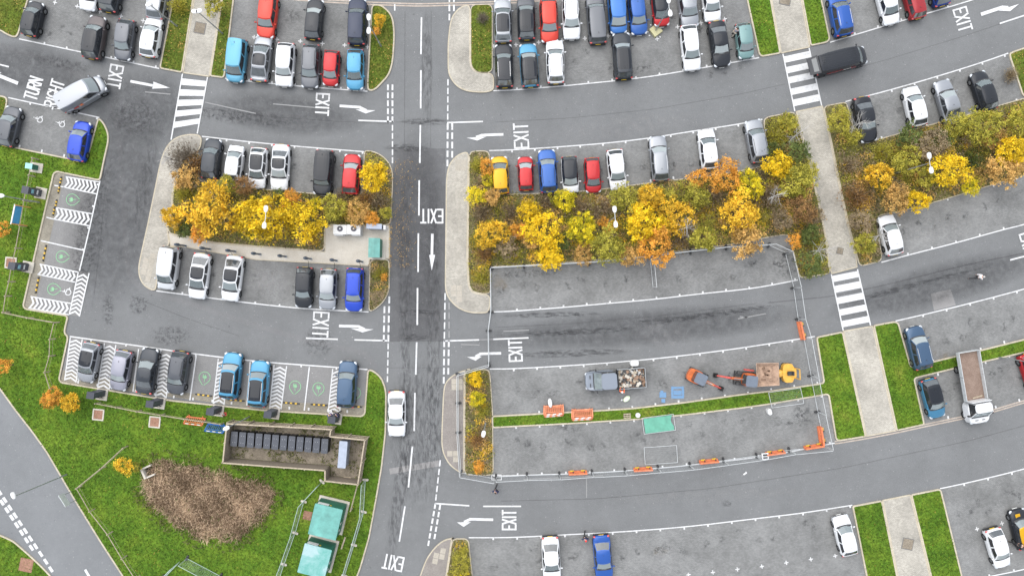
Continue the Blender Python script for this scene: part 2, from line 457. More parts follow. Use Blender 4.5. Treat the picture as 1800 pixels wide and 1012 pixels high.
area('charging_bay', [(97, 302), (176, 318), (158, 400), (140, 476), (158, 480), (140, 556), (42, 541)], 'bay_ev', .006, smooth=False)
area('charging_bay', [(123, 590), (450, 635), (646, 648), (641, 730), (470, 720), (106, 671)], 'bay_ev', .006, smooth=False)
area('bay_end_strip', [(97, 303), (114, 306), (59, 545), (42, 541)], 'strip_ev', .009, smooth=False)
area('bay_end_strip', [(111, 650), (300, 687), (470, 705), (642, 712), (641, 730), (470, 720), (106, 671)], 'strip_ev', .009, smooth=False)

# --- footpaths
def path(px, kerb=.12, mat='brickpath', r=.4, key=None, z=.06, kz=.072): return area('footpath', px, mat, z, kerb, r, 2, kz, key=key)
path([(344, -60), (341, 0), (321, 129), (369, 136), (390, 0), (400, -60)], r=.05)
path([(1344, -60), (1355, 0), (1372, 95), (1424, 84), (1409, 0), (1398, -60)], r=.05)
path([(1398, 196), (1412, 250), (1425, 298), (1437, 353), (1450, 413), (1456, 465), (1461, 482), (1507, 470), (1505, 450), (1490, 393), (1472, 310), (1461, 253), (1446, 186)], r=.05)
path([(1481, 581), (1522, 767), (1575, 757), (1534, 572)], r=.05)
path([(1550, 878), (1577, 1012), (1594, 1090), (1653, 1090), (1635, 1012), (1600, 868)], r=.05)
path([(827, 8), (810, 12), (797, 25), (791, 40), (787, 75), (787, 125), (792, 140), (805, 155), (822, 162), (850, 164), (865, 161), (869, 155), (868, 128), (840, 128), (831, 122), (827, 112)], z=.10, kz=.11)
path([(825, 266), (807, 270), (792, 284), (786, 300), (784, 320), (782, 506), (786, 521), (795, 533), (807, 543), (825, 550), (850, 551), (861, 548), (863, 517), (840, 516), (829, 511), (824, 500), (822, 453), (824, 300)], key='pathM', z=.10, kz=.11)
path([(357, 239), (337, 235), (312, 240), (297, 252), (288, 267), (281, 290), (272, 335), (260, 393), (250, 438), (244, 465), (244, 483), (250, 498), (260, 507), (270, 511), (276, 508), (282, 433), (300, 434), (296, 408), (295, 393), (304, 365), (304, 340), (312, 315), (317, 285), (325, 271), (352, 268)], key='pathN', z=.10, kz=.11)
area('footpath', [(296, 408), (310, 414), (342, 418), (375, 427), (450, 433), (571, 442), (572, 396), (686, 396), (685, 455), (650, 456), (650, 468), (450, 457), (322, 434), (300, 434)], 'concrete', .095, .1, .05, 1, .10)
path([(832, 648), (810, 651), (792, 661), (782, 673), (779, 688), (776, 758), (776, 786), (782, 804), (792, 819), (810, 831), (816, 833), (817, 651)], mat='pathtar', key='pathR', z=.10, kz=.11)
path([(800, 944), (782, 946), (765, 959), (750, 979), (742, 999), (735, 1020), (720, 1090), (770, 1090), (785, 1012), (795, 945)], mat='pathtar', key='pathW', z=.10, kz=.11)

# paving slabs that can be told apart, each one a piece of its footpath
slab_me = MB().box((0, 0, 0), (.56, .56, .05), taper=.97).mesh('slab')
def slabs(parent_key, px0, px1, ang, n_guard=400):
    poly = AREAS[parent_key]; par = [o for o in bpy.data.objects if o.name.startswith('footpath') and o.get('akey') == parent_key][0]
    a, b = P2(*px0), P2(*px1); x0, x1 = sorted((a.x, b.x)); y0, y1 = sorted((a.y, b.y))
    c = (a + b) / 2; cr, sr = math.cos(ang), math.sin(ang); k = 0
    for i in range(-14, 15):
        for j in range(-14, 15):
            x = c.x + (i * cr - j * sr) * .6; y = c.y + (i * sr + j * cr) * .6
            if not (x0 < x < x1 and y0 < y < y1): continue
            if not all(inside((x + dx, y + dy), poly) for dx in (-.33, .33) for dy in (-.33, .33)): continue
            link('slab', slab_me, M['slab'], par, (x, y, .085 + rng.uniform(-.004, .004)), (rng.uniform(-.006, .006), rng.uniform(-.006, .006), ang)); k += 1
for o in bpy.data.objects:
    if o.name.startswith('footpath'):
        for k, v in AREAS.items():
            if k.startswith('path') and abs(len(o.data.vertices) - len(v)) == 0 and (Vector(o.data.vertices[0].co).xy - v[0]).length < 1e-3: o['akey'] = k
slabs('pathN', (245, 448), (282, 512), -.2)
slabs('pathM', (783, 500), (812, 552), 0)
slabs('pathM', (785, 266), (825, 305), 0)
slabs('pathR', (779, 650), (818, 690), 0)
slabs('pathR', (776, 788), (806, 825), 0)
slabs('pathW', (752, 945), (786, 985), -.2)
for o in bpy.data.objects:
    if 'akey' in o: del o['akey']

# --- grass verges and planted beds
def verge(px, key=None, mat='grass', kerb=.15, r=.35): return area('grass_verge', px, mat, .085, kerb, r, 2, .11, key=key)
def bed(px, key=None, kerb=.1, r=.3): return area('planting_bed', px, 'soil', .09, kerb, r, 2, .112, key=key)
verge([(-120, -60), (68, -60), (51, 0), (42, 30), (34, 62), (27, 68), (12, 62), (0, 54), (-120, 30)], 'gA', 'grass_rough')
verge([(316, -60), (304, 0), (281, 119), (284, 122), (321, 129), (341, 0), (350, -60)], 'gB', 'grass_rough', r=.15)
verge([(390, 0), (400, -60), (420, -60), (412, 0), (396, 133), (393, 138), (369, 135)], 'gC', 'grass_rough', r=.15)
verge([(653, 8), (668, 9), (675, 12), (690, 27), (694, 50), (694, 75), (691, 112), (685, 132), (672, 147), (660, 159), (650, 161), (645, 156), (649, 80)], 'gD', 'grass_rough')
verge([(827, 9), (827, 112), (831, 122), (840, 129), (866, 129), (866, 8)], 'gE', 'grass_rough', .08)
verge([(1299, -60), (1312, 0), (1333, 96), (1338, 101), (1372, 95), (1355, 0), (1344, -60)], 'gF', r=.15)
verge([(1398, -60), (1409, 0), (1424, 82), (1453, 76), (1459, 70), (1444, 0), (1432, -60)], 'gH', r=.15)
verge([(1772, 97), (1776, 92), (1800, 84), (1900, 50), (1900, 145), (1798, 174), (1790, 150)], 'gI', 'grass_rough')
bed([(1446, 187), (1482, 180), (1488, 182), (1509, 254), (1560, 240), (1700, 201), (1798, 173), (1900, 144), (1900, 275), (1800, 310), (1747, 325), (1657, 352), (1580, 373), (1550, 378), (1540, 383), (1542, 403), (1550, 450), (1547, 460), (1510, 469), (1505, 450), (1490, 393), (1472, 310), (1461, 253)], 'bK')
bed([(825, 267), (838, 265), (855, 265), (861, 270), (864, 343), (900, 341), (1000, 338), (1065, 331), (1150, 320), (1237, 310), (1300, 300), (1352, 290), (1341, 214), (1346, 206), (1397, 196), (1411, 250), (1425, 298), (1437, 353), (1450, 413), (1456, 465), (1460, 481), (1410, 489), (1404, 486), (1388, 420), (1382, 413), (1365, 415), (1275, 432), (1150, 447), (1035, 459), (900, 468), (863, 469), (863, 517), (840, 516), (829, 511), (824, 500), (822, 453), (824, 300)], 'bL')
bed([(353, 268), (325, 271), (317, 285), (312, 315), (304, 340), (304, 365), (295, 393), (296, 409), (310, 414), (342, 418), (375, 427), (450, 433), (571, 442), (572, 396), (687, 396), (691, 328), (691, 303), (686, 288), (675, 275), (660, 267), (645, 264), (640, 267), (637, 342), (557, 340), (450, 331), (350, 318)], 'bN')
bed([(650, 456), (685, 455), (685, 511), (675, 531), (657, 546), (648, 547)], 'bN2')
bed([(817, 651), (832, 648), (858, 648), (862, 656), (867, 729), (867, 760), (868, 830), (862, 835), (830, 835), (816, 833)], 'bR')
bed([(795, 945), (824, 945), (832, 1020), (842, 1090), (770, 1090), (785, 1012)], 'bW')
verge([(864, 730), (900, 728), (1050, 720), (1112, 716), (1200, 706), (1300, 692), (1350, 686), (1447, 672), (1434, 594), (1437, 591), (1481, 582), (1522, 767), (1473, 775), (1468, 771), (1455, 693), (1432, 697), (1350, 711), (1300, 718), (1200, 730), (1125, 737), (1000, 745), (900, 750), (865, 752)], 'gST', r=.15)
verge([(1534, 571), (1572, 564), (1579, 567), (1601, 644), (1640, 634), (1720, 615), (1800, 595), (1900, 564), (1900, 592), (1800, 620), (1725, 637), (1677, 648), (1607, 665), (1625, 746), (1575, 757)], 'gU', r=.15)
verge([(1497, 888), (1550, 878), (1577, 1012), (1594, 1090), (1540, 1090), (1522, 1012)], 'gV1', r=.15)
verge([(1600, 868), (1650, 858), (1654, 861), (1691, 1012), (1712, 1090), (1653, 1090), (1635, 1012)], 'gV2', r=.15)
verge([(-120, 225), (0, 253), (150, 284), (157, 265), (172, 210), (176, 208), (185, 218), (192, 235), (192, 250), (185, 280), (178, 315), (174, 318), (97, 302), (42, 541), (122, 554), (117, 573), (115, 585), (122, 591), (105, 670), (300, 702), (472, 720), (640, 730), (646, 649), (655, 649), (670, 661), (677, 676), (680, 691), (679, 758), (672, 821), (662, 879), (650, 944), (635, 996), (600, 1090), (260, 1090), (216, 1012), (175, 949), (130, 876), (82, 794), (57, 759), (25, 718), (0, 683), (-60, 620), (-120, 560)], 'gO', r=.25)
verge([(-120, 915), (0, 938), (25, 949), (50, 971), (75, 994), (92, 1012), (130, 1090), (-120, 1090)], 'gQ', r=.25)
verge([(-120, 150), (0, 168), (11, 170), (15, 177), (10, 200), (0, 228), (-120, 205)], 'gP', 'grass_rough')

# setts lines across junctions, trench repairs and patches: sheets on the road
def ribbon(pts, w, z, name, mat, parent=road, closed=False, rnd=.6):
    p = chaikin(PX(pts), rnd, 2, False); n = len(p); mb = MB(); vs = []
    for i in range(n):
        a = p[max(0, i - 1)]; b = p[min(n - 1, i + 1)]; d = (b - a).normalized(); q = Vector((-d.y, d.x)) * w / 2
        vs += [(*(p[i] - q), z), (*(p[i] + q), z)]
    fs = [(2 * i, 2 * i + 2, 2 * i + 3, 2 * i + 1) for i in range(n - 1)]
    return mb.add(vs, fs).build(name, M[mat], parent)
for dy in (-1.5, 2.5):
    ribbon([(500, -4 + dy), (560, 1 + dy), (650, 6 + dy), (737, 9 + dy), (875, 5 + dy), (985, -3 + dy), (1040, -10 + dy)], .14, .012, 'channel_line', 'sett')
    ribbon([(1467, 777 + dy), (1522, 768 + dy), (1575, 758 + dy), (1625, 747 + dy), (1740, 723 + dy), (1800, 705 + dy), (1900, 676 + dy)], .14, .012, 'channel_line', 'sett')
ribbon([(-60, 70), (0, 81), (30, 91), (75, 102), (107, 115), (135, 130), (150, 142), (182, 172), (197, 195), (207, 217), (210, 250), (217, 328), (218, 378), (221, 428), (225, 478), (236, 495), (257, 512), (325, 530), (450, 572), (550, 601), (625, 616), (645, 623), (660, 646)], .52, .0045, 'trench_repair', 'patch_mid')
ribbon([(685, 828), (775, 813)], .6, .007, 'trench_repair', 'patch_light')
ribbon([(1350, 532), (1460, 521), (1560, 500), (1700, 465), (1800, 445)], .12, .0055, 'road_joint', 'road_worn')
for k, (pts, w_) in enumerate([([(870, 215), (1000, 208), (1150, 192), (1300, 166), (1380, 148)], .05), ([(1430, 140), (1560, 105), (1700, 62), (1810, 25)], .05), ([(360, 190), (470, 205), (600, 214), (690, 218)], .05),
                    ([(870, 575), (1000, 569), (1150, 556), (1330, 533)], .05), ([(880, 880), (1050, 876), (1250, 858), (1480, 822), (1700, 775), (1810, 745)], .06), ([(690, 262), (783, 262)], .07), ([(686, 600), (780, 599)], .05), ([(684, 646), (779, 646)], .05), ([(695, 215), (785, 213)], .06), ([(758, 20), (757, 260)], .05), ([(712, 20), (711, 260)], .05), ([(230, 520), (330, 560), (420, 590)], .05), ([(185, 330), (176, 430), (165, 520)], .05)]):
    ribbon(pts, w_, .0055 + .0002 * k, 'road_joint', 'road_seam')
MB().poly(PX([(1636, 516), (1671, 508), (1680, 536), (1642, 546)]), .0045).build('road_patch', M['patch_light'], road)

def stain(px, py, w, h, mat, rz=0.0, z=.0085):
    c = W(px, py)
    me = MB().poly([(-w / 34, -h / 34), (w / 34, -h / 34), (w / 34, h / 34), (-w / 34, h / 34)], 0).mesh('stain')
    k = STAINS.get(mat, 0); STAINS[mat] = k + 1
    z = .0085 + .0016 * (k % 9) if mat == 'st_cover' else .0235 + .0011 * ((k + len(mat)) % 7)
    link('stain', me, M[mat], road, (c.x, c.y, z), (0, 0, rz))
STAINS = {}
for a in [(205, 370, 190, 380, 'st_cover', -.2), (250, 190, 200, 150, 'st_cover'), (60, 125, 240, 100, 'st_cover', -.2), (735, 420, 110, 420, 'st_cover'), (500, 200, 300, 80, 'st_cover', -.1), (1130, 575, 620, 70, 'st_cover', .08), (1650, 500, 420, 80, 'st_cover', .26), (735, 760, 110, 300, 'st_v'),
          (240, 205, 100, 70, 'st_dark'), (190, 545, 25, 70, 'st_dark'), (245, 535, 40, 40, 'st_dark'), (300, 590, 80, 40, 'st_dark'),
          (735, 549, 82, 12, 'st_streak'), (728, 592, 60, 14, 'st_streak'), (752, 214, 100, 14, 'st_streak'), (715, 260, 90, 16, 'st_streak'),
          (1010, 583, 260, 13, 'st_streak', .05), (1180, 562, 170, 14, 'st_streak', .1), (1000, 621, 240, 16, 'st_streak', .04), (970, 553, 200, 12, 'st_streak', .02), (1280, 548, 200, 12, 'st_streak', .12),
          (1600, 503, 300, 12, 'st_streak', .25), (762, 560, 30, 500, 'st_v'), (712, 500, 26, 480, 'st_v'), (700, 880, 30, 260, 'st_v', -.15), (750, 120, 24, 220, 'st_v'),
          (160, 400, 60, 300, 'st_dark', -.2), (255, 320, 30, 200, 'st_v', -.2), (420, 205, 240, 30, 'st_dark', -.1),
          (900, 235, 90, 50, 'st_light'), (935, 268, 60, 20, 'st_light'), (1180, 300, 140, 60, 'st_light', .1), (1300, 28, 50, 60, 'st_light'), (470, 500, 60, 50, 'st_light'), (1170, 590, 110, 50, 'st_light', -.3), (950, 60, 60, 40, 'st_light'),
          (1390, 460, 80, 60, 'st_dark', .6), (1410, 728, 40, 50, 'st_dark'), (1278, 884, 22, 14, 'st_dark'), (1000, 740, 60, 50, 'st_dark'), 
          (1170, 970, 60, 30, 'st_light', .3), (1160, 968, 30, 16, 'st_mud'), (880, 500, 30, 50, 'st_mud'), (1640, 640, 120, 50, 'st_mud', .2), (930, 480, 140, 16, 'st_dark', .06),
          (1100, 225, 300, 50, 'st_light', .1), (1560, 900, 400, 30, 'st_light', .2), (1250, 870, 400, 24, 'st_light', .05), (800, 960, 60, 30, 'st_light'),
          (460, 490, 140, 70, 'st_light', -.1), (515, 30, 40, 30, 'st_dark'), (560, 600, 60, 60, 'st_dark'), (110, 112, 120, 24, 'st_dark', -.2), (1650, 400, 120, 30, 'st_light', .27), (1090, 120, 120, 40, 'st_light'), (1180, 60, 60, 60, 'st_light')]:
    stain(*a)
# oil drips in the bays
ro_ = random.Random(77)
for x0, x1, y0, y1, n, sl in [(420, 640, 90, 112, 7, .08), (880, 1320, 95, 120, 16, -.12), (880, 1300, 30, 50, 12, -.12), (870, 1340, 290, 300, 16, -.12), (1510, 1760, 200, 130, 9, 0), (360, 630, 275, 300, 9, 0), (300, 640, 470, 505, 10, 0), (880, 1390, 505, 470, 16, 0), (880, 1430, 690, 650, 15, 0), (880, 1440, 790, 740, 16, 0), (1570, 1800, 420, 350, 8, 0), (1600, 1800, 600, 560, 8, 0), (1620, 1800, 690, 650, 7, 0), (850, 1480, 985, 930, 20, 0), (1680, 1800, 900, 870, 8, 0), (60, 270, 40, 90, 8, 0)]:
    for k in range(n):
        t = (k + ro_.random()) / n; stain(x0 + (x1 - x0) * t, y0 + (y1 - y0) * t + ro_.uniform(-16, 16), ro_.uniform(9, 26), ro_.uniform(8, 20), 'st_dark', ro_.uniform(0, 3))
# ------------------------------------------------------------------ road markings (flat paint sheets, parts of the road)
ZM = .034
def seg(mb, a, b, w, z):
    a, b = Vector(a), Vector(b); d = (b - a).normalized(); q = Vector((-d.y, d.x)) * w / 2
    mb.add([(*(a - q), z), (*(b - q), z), (*(b + q), z), (*(a + q), z)], [(0, 1, 2, 3)]); return mb
def line(px0, px1, wpx=2.2, name='lane_line', mat='white', z=ZM):
    return seg(MB(), P2(*px0), P2(*px1), wpx / PPM, z).build(name, M[mat], road)
def pline(pts, wpx, name, mat='white', z=ZM):
    return ribbon(pts, wpx / PPM, z, name, mat, road, rnd=2.0)

# bay fronts: edge line with small white ticks
tick_me = MB().add([(-.085, -.14, 0), (.085, -.14, 0), (.085, .14, 0), (-.085, .14, 0)], [(0, 1, 2, 3)]).mesh('bay_tick')
def ticks(pts, start, step, side=0, n=99):
    p = PX(pts); acc = start / PPM; L = 0
    for a, b in zip(p[:-1], p[1:]):
        l = (b - a).length; d = (b - a) / l; ang = math.atan2(d.y, d.x)
        while acc < L + l and n > 0:
            q = a + d * (acc - L) + Vector((-d.y, d.x)) * side
            link('bay_tick', tick_me, M['white'], road, (q.x, q.y, ZM + .001), (0, 0, ang)); acc += step / PPM; n -= 1
        L += l
FRONT = [
 ([(34, 69), (157, 95), (280, 121)], 45, 40, .1), ([(396, 138), (450, 145), (540, 153), (646, 161)], 42, 40.5, .1),
 ([(867, 160), (900, 159), (995, 151), (1117, 139), (1200, 126), (1334, 102)], 42, 42, .1),
 ([(1459, 75), (1545, 49), (1630, 24), (1712, 0), (1800, -30)], 46, 42.5, .1),
 ([(355, 240), (450, 251), (540, 259), (640, 267)], 44, 40, -.1),
 ([(860, 265), (900, 264), (975, 259), (1057, 253), (1137, 244), (1217, 231), (1297, 219), (1340, 210)], 40, 40, -.1),
 ([(1486, 179), (1567, 158), (1650, 134), (1730, 109), (1772, 94)], 42, 41.5, -.1),
 ([(275, 511), (450, 534), (540, 543), (648, 548)], 46, 43, .1),
 ([(863, 548), (900, 547), (990, 540), (1070, 533), (1150, 526), (1232, 516), (1325, 507), (1402, 492)], 46, 41, .1),
 ([(861, 648), (900, 648), (1020, 641), (1100, 635), (1182, 627), (1300, 612), (1432, 591)], 42, 41, -.1),
 ([(867, 836), (1040, 831), (1150, 823), (1212, 817), (1350, 801), (1467, 778)], 43, 42.5, .1),
 ([(1549, 461), (1597, 448), (1680, 427), (1765, 403), (1800, 395), (1900, 364)], 49, 43.5, .1),
 ([(1574, 564), (1622, 553), (1705, 533), (1800, 508), (1900, 480)], 49, 42.5, -.1),
 ([(824, 944), (900, 944), (992, 939), (1075, 935), (1200, 926), (1350, 908), (1410, 901), (1498, 887)], 43, 42, -.1),
 ([(1652, 858), (1695, 849), (1780, 829), (1900, 796)], 43, 43, -.1), ([(1690, 1022), (1740, 1012), (1800, 1000), (1900, 975)], 50, 44, .1),
 ([(15, 172), (175, 207)], 40, 40, -.1)]
for pts, s, st, side in FRONT:
    pline(pts, 2.0, 'bay_edge_line'); ticks(pts, s, st, side)
# ticks along the back kerbs
for pts, s, st, side in [([(864, 731), (900, 729), (1050, 722), (1112, 718), (1300, 695), (1447, 674)], 84, 41, .16),
                         ([(865, 750), (900, 748), (1000, 743), (1125, 735), (1300, 716), (1455, 691)], 42, 41.5, -.16),
                         ([(1657, 350), (1747, 323), (1900, 275)], 8, 42, -.16), ([(1602, 646), (1720, 617), (1900, 565)], 40, 43, .16),
                         ([(1605, 665), (1677, 648), (1900, 590)], 44, 43, -.16), ([(1624, 746), (1740, 722), (1900, 676)], 44, 43, .25),
                         ([(1065, 332), (1150, 320), (1300, 301)], 40, 40, .18), ([(1508, 257), (1800, 176)], 44, 41, .18), ([(0, 253), (150, 284)], 35, 40, .15)]:
    ticks(pts, s, st, side)
cross_me = MB().add([(-.22, -.05, 0), (.22, -.05, 0), (.22, .05, 0), (-.22, .05, 0)], [(0, 1, 2, 3)]).add([(-.05, -.22, .0006), (.05, -.22, .0006), (.05, .22, .0006), (-.05, .22, .0006)], [(0, 1, 2, 3)]).mesh('bay_cross')
for x, y in [(487, 70), (528, 73), (567, 77), (606, 80), (447, 66), (646, 83), (97, 5), (136, 12), (176, 21), (213, 29), (252, 37), (907, 79), (947, 75), (988, 72), (1028, 68), (1069, 64), (1110, 60),
             (1191, 48), (1232, 41), (1274, 34), (1210, 1009), (1253, 1005), (1296, 999.5), (1339, 994.5), (1382, 988), (1425, 982), (1468, 976), (1717, 929), (1761, 919), (1805, 909), (1136, 57), (1155, 69), (868, 82)]:
    c = W(x, y); link('bay_cross', cross_me, M['white'], road, (c.x, c.y, ZM + .001), (0, 0, -math.atan(.235 - .000305 * x)))

# centre-line dashes
for a, b in [((741, 31), (740, 96)), ((740, 124), (739.5, 191)), ((739, 220), (738, 287)), ((737, 317), (736.5, 379)), ((735.5, 410), (735, 478)), ((734, 506), (733.5, 571)),
             ((732.5, 601), (731, 658)), ((729.5, 690), (728, 757)), ((725, 784), (718, 856)), ((712, 889), (702, 951)), ((743, -20), (742, 1))]:
    line(a, b, 2.8, 'lane_dash')
def dashes(p0, p1, n, w=3.2, duty=.72, name='give_way_dash', mat='white'):
    p0, p1 = Vector(p0), Vector(p1); d = (p1 - p0) / n
    for k in range(n): line(p0 + d * k, p0 + d * (k + duty), w, name, mat)
dashes((682, 149), (682, 219), 5); dashes((690, 149), (690, 219), 5); dashes((690, 220), (690, 291), 5, 2.4)
dashes((787.5, 140), (787, 215), 5, 2.4); dashes((787, 217), (786.5, 297), 5); dashes((795, 217), (795, 282), 4)
dashes((790, 9), (790, 41), 2, 3); dashes((798, 9), (798, 25), 1, 3); dashes((694, 8), (694, 24), 1, 2.4); dashes((790, -16), (790, 8), 2, 2.6); dashes((798, -16), (798, 8), 2, 2.6)
dashes((684.5, 521), (682.5, 605), 5); dashes((676, 538), (674.5, 605), 4); dashes((682.5, 603), (681, 675), 5, 2.4)
dashes((782.5, 515), (781, 600), 5, 2.4); dashes((789.5, 532), (789.5, 598), 4, 2.6, .72, 'give_way_dash', 'white_faint')
dashes((781, 598), (780, 678), 5); dashes((789, 598), (788, 662), 4)
dashes((774, 808), (765.5, 883), 5, 2.4); dashes((765.5, 884), (752, 962), 6); dashes((774, 886), (763, 950), 5)
for a, b in [((630, 212), (691, 214)), ((786, 216), (849, 214)), ((538, 594), (594, 596)), ((623, 597), (682, 598.5)), ((780, 599), (842, 597)), ((867, 596), (929, 593.5)), ((765, 884), (825, 888)), ((849, 889), (916, 889)),
             ((1757, 42), (1815, 23)), ((0, 114), (16, 118)), ((1775, 457), (1810, 448)), ((-30, 107), (-12, 111))]:
    line(a, b, 2.6, 'lane_dash')
for a, b in [((1297, 560), (1346, 551)), ((1300, 556), (1315, 558)), ((480, 183), (560, 190)), ((255, 162), (300, 166)), ((360, 180), (450, 200)), ((810, 605), (843, 606)), ((842, 597), (867, 596)), ((885, 582), (930, 580)), ((920, 842), (1060, 835)), ((1031, 840), (1031, 874))]:
    line(a, b, 2.0, 'faded_line', 'white_faint', ZM - .003)
for k in range(11): line((-3 + 9 * k, 860 + 13.5 * k), (3 + 9 * k, 869 + 13.5 * k), 5.2, 'give_way_dash')
for k in range(-1, 7): line((1 + 8.6 * k, 878 + 13.2 * k), (7 + 8.6 * k, 887 + 13.2 * k), 5.2, 'give_way_dash')
line((150, 1000), (176, 1044), 4.5, 'lane_dash')

# zebra crossings
def zebra(l0, l1, r0, r1, ts):
    l0, l1, r0, r1 = [P2(*p) for p in (l0, l1, r0, r1)]
    base = seg(MB(), l0, l1, .13, ZM); seg(base, r0, r1, .13, ZM)
    z = base.build('zebra_crossing', M['white'], road)
    for a, b in ts:
        MB().poly([l0.lerp(l1, a), r0.lerp(r1, a), r0.lerp(r1, b), l0.lerp(l1, b)], ZM + .002).build('stripe', M['white'], z)
zebra((321, 130), (301, 246), (365, 136), (347, 235), [(.07, .17), (.235, .335), (.395, .495), (.56, .655), (.73, .825)])
zebra((1376, 95), (1397, 196), (1422, 85), (1444, 186), [(.05, .16), (.235, .345), (.41, .52), (.61, .72), (.80, .915)])
zebra((1461, 482), (1482, 581), (1507, 473), (1530, 571.5), [(.03, .14), (.21, .33), (.415, .53), (.625, .735), (.83, .94)])

# lettering, built from strokes
GL = {'E': [[(1, 0), (0, 0), (0, 1), (1, 1)], [(0, .5), (.8, .5)]], 'X': [[(0, 0), (1, 1)], [(0, 1), (1, 0)]], 'I': [[(.5, 0), (.5, 1)]],
      'T': [[(.5, 0), (.5, 1)], [(0, 1), (1, 1)]], 'U': [[(0, 1), (0, .2), (.25, 0), (.75, 0), (1, .2), (1, 1)]],
      'R': [[(0, 0), (0, 1), (.75, 1), (1, .85), (1, .65), (.75, .5), (0, .5)], [(.5, .5), (1, 0)]], 'N': [[(0, 0), (0, 1), (1, 0), (1, 1)]],
      'G': [[(1, .82), (.75, 1), (.25, 1), (0, .8), (0, .2), (.25, 0), (.75, 0), (1, .2), (1, .45), (.6, .45)]], 'H': [[(0, 0), (0, 1)], [(1, 0), (1, 1)], [(0, .5), (1, .5)]]}
def lettering(text, cx, cy, d, length, height, w=3.0):
    d = Vector(d).normalized(); r = Vector((-d.y, d.x)); n = len(text)
    units = [.45 if c == 'I' else 1.0 for c in text]; gap = .36; tot = sum(units) + gap * (n - 1); u = length / tot
    x = -length / 2; c = Vector((cx, cy)); mb = MB(); k = 0
    for ch, un in zip(text, units):
        for st in GL[ch]:
            for a, b in zip(st[:-1], st[1:]):
                pa, pb = [c + r * (x + p[0] * un * u) + d * ((p[1] - .5) * (height - w)) for p in (a, b)]
                e = (pb - pa).normalized() * w * .42
                seg(mb, P2(*(pa - e)), P2(*(pb + e)), w / PPM, ZM + .0004 * k); k += 1
        x += (un + gap) * u
    mb.build(text.lower() + '_lettering', M['white'], road)
lettering('EXIT', 203, 135, (.98, .18), 39, 25); lettering('TURN', 59, 156, (-.95, -.3), 38, 25); lettering('RIGHT', 96, 165, (-.95, -.3), 47, 25)
lettering('EXIT', 567, 184, (1, .06), 37, 25); lettering('EXIT', 916, 239, (-1, .05), 42, 27); lettering('EXIT', 759, 380, (0, 1), 38, 26)
lettering('EXIT', 564, 570, (1, .06), 42, 29); lettering('EXIT', 906, 616, (-1, .04), 36, 25); lettering('EXIT', 895, 913, (-1, 0), 33, 26)
lettering('EXIT', 691, 988, (-.2, .98), 34, 27); lettering('EXIT', 1692, 35, (.96, -.28), 40, 26); lettering('EXIT', 1808, 428, (.96, -.28), 38, 26)

def shape(polys, name):
    mb = MB()
    for k, p in enumerate(polys): mb.poly(PX(p), ZM + .0008 * k)
    mb.build(name, M['white'], road)
shape([[(230, 141), (269, 148.5), (268, 153), (229, 145.5)], [(270, 144), (299, 155), (268, 156.5)]], 'straight_arrow')
shape([[(757.8, 411), (762.3, 411), (761.5, 449), (757, 449)], [(754.5, 448), (765, 448), (759, 475.5)]], 'straight_arrow')
def turn(tail, bend, neck, h1, h2, tip, w=4.6):
    tail, bend, neck = Vector(tail), Vector(bend), Vector(neck)
    def q(a, b, w0, w1):
        d = (b - a).normalized(); n = Vector((-d.y, d.x)); return [a - n * w0 / 2, b - n * w1 / 2, b + n * w1 / 2, a + n * w0 / 2]
    shape([q(tail, bend, w, w), q(bend + (tail - bend).normalized() * 2, neck, w, 5.5), [h1, h2, tip]], 'turn_arrow')
turn((597, 186.5), (634, 189), (644, 195), (625, 192.5), (660, 194.5), (643, 200))
turn((885, 236.5), (846, 238), (837, 242), (820, 242.5), (855, 240.5), (839, 247.5))
turn((596, 572.5), (632, 573.5), (641, 579), (616, 576.5), (657, 578.5), (637, 584))
turn((881, 620.5), (843, 621.5), (836, 627), (821, 627), (847, 626), (836, 633.5))
turn((867, 912.5), (825, 911.5), (816, 917), (803, 917), (828, 916.5), (815, 925))
turn((1724, 26), (1763, 13), (1772, 14), (1754, 19.5), (1791, 7.5), (1775, 20.5), 6)
turn((32, 147), (0, 134), (-12, 131), (3, 128), (-25, 124), (-10, 138), 6)

# hatched strips beside the charging bays
def hatch(p0, p1, q0, q1, n, ap=.55, duty=.5, w=2.0):
    """p0-p1 one long edge, q0-q1 the other; chevrons point from 0 to 1"""
    p0, p1, q0, q1 = [P2(*p) for p in (p0, p1, q0, q1)]
    o = MB(); seg(o, p0, p1, w / PPM, ZM); seg(o, q0, q1, w / PPM, ZM); o = o.build('hatched_strip', M['white'], road)
    st = 1.0 / (n + ap)
    for k in range(n):
        t0, t1 = k * st, (k + duty) * st; m0, m1 = t0 + ap * st * 1.4, t1 + ap * st * 1.4
        f = lambda t, s: p0.lerp(p1, min(t, 1)).lerp(q0.lerp(q1, min(t, 1)), s)
        mb = MB(); mb.poly([f(t0, 0), f(m0, .5), f(m1, .5), f(t1, 0)], ZM + .002); mb.poly([f(t0, 1), f(m0, .5), f(m1, .5), f(t1, 1)], ZM + .002)
        mb.build('chevron', M['white'], o)
hatch((116, 311), (175, 320), (112, 329), (170, 341), 8); hatch((98, 365), (163, 376), (94, 385), (158, 397), 8)
hatch((70, 464), (137, 478), (66, 482), (134, 496), 9); hatch((54, 521), (125, 533), (50, 541), (122, 553), 9)
hatch((122, 553), (138, 478), (140, 556), (157, 480), 10)
hatch((114, 668), (124, 593), (134, 672), (145, 596), 11); hatch((172, 682), (184, 603), (192, 686), (204, 606), 11)
hatch((274, 696), (282, 618), (292, 700), (305, 621), 11); hatch((375, 709), (384, 630), (394, 711), (405, 632), 11)
hatch((474, 717), (482, 641), (494, 720), (504, 643), 11); hatch((577, 724), (585, 648), (597, 726), (606, 649), 11)
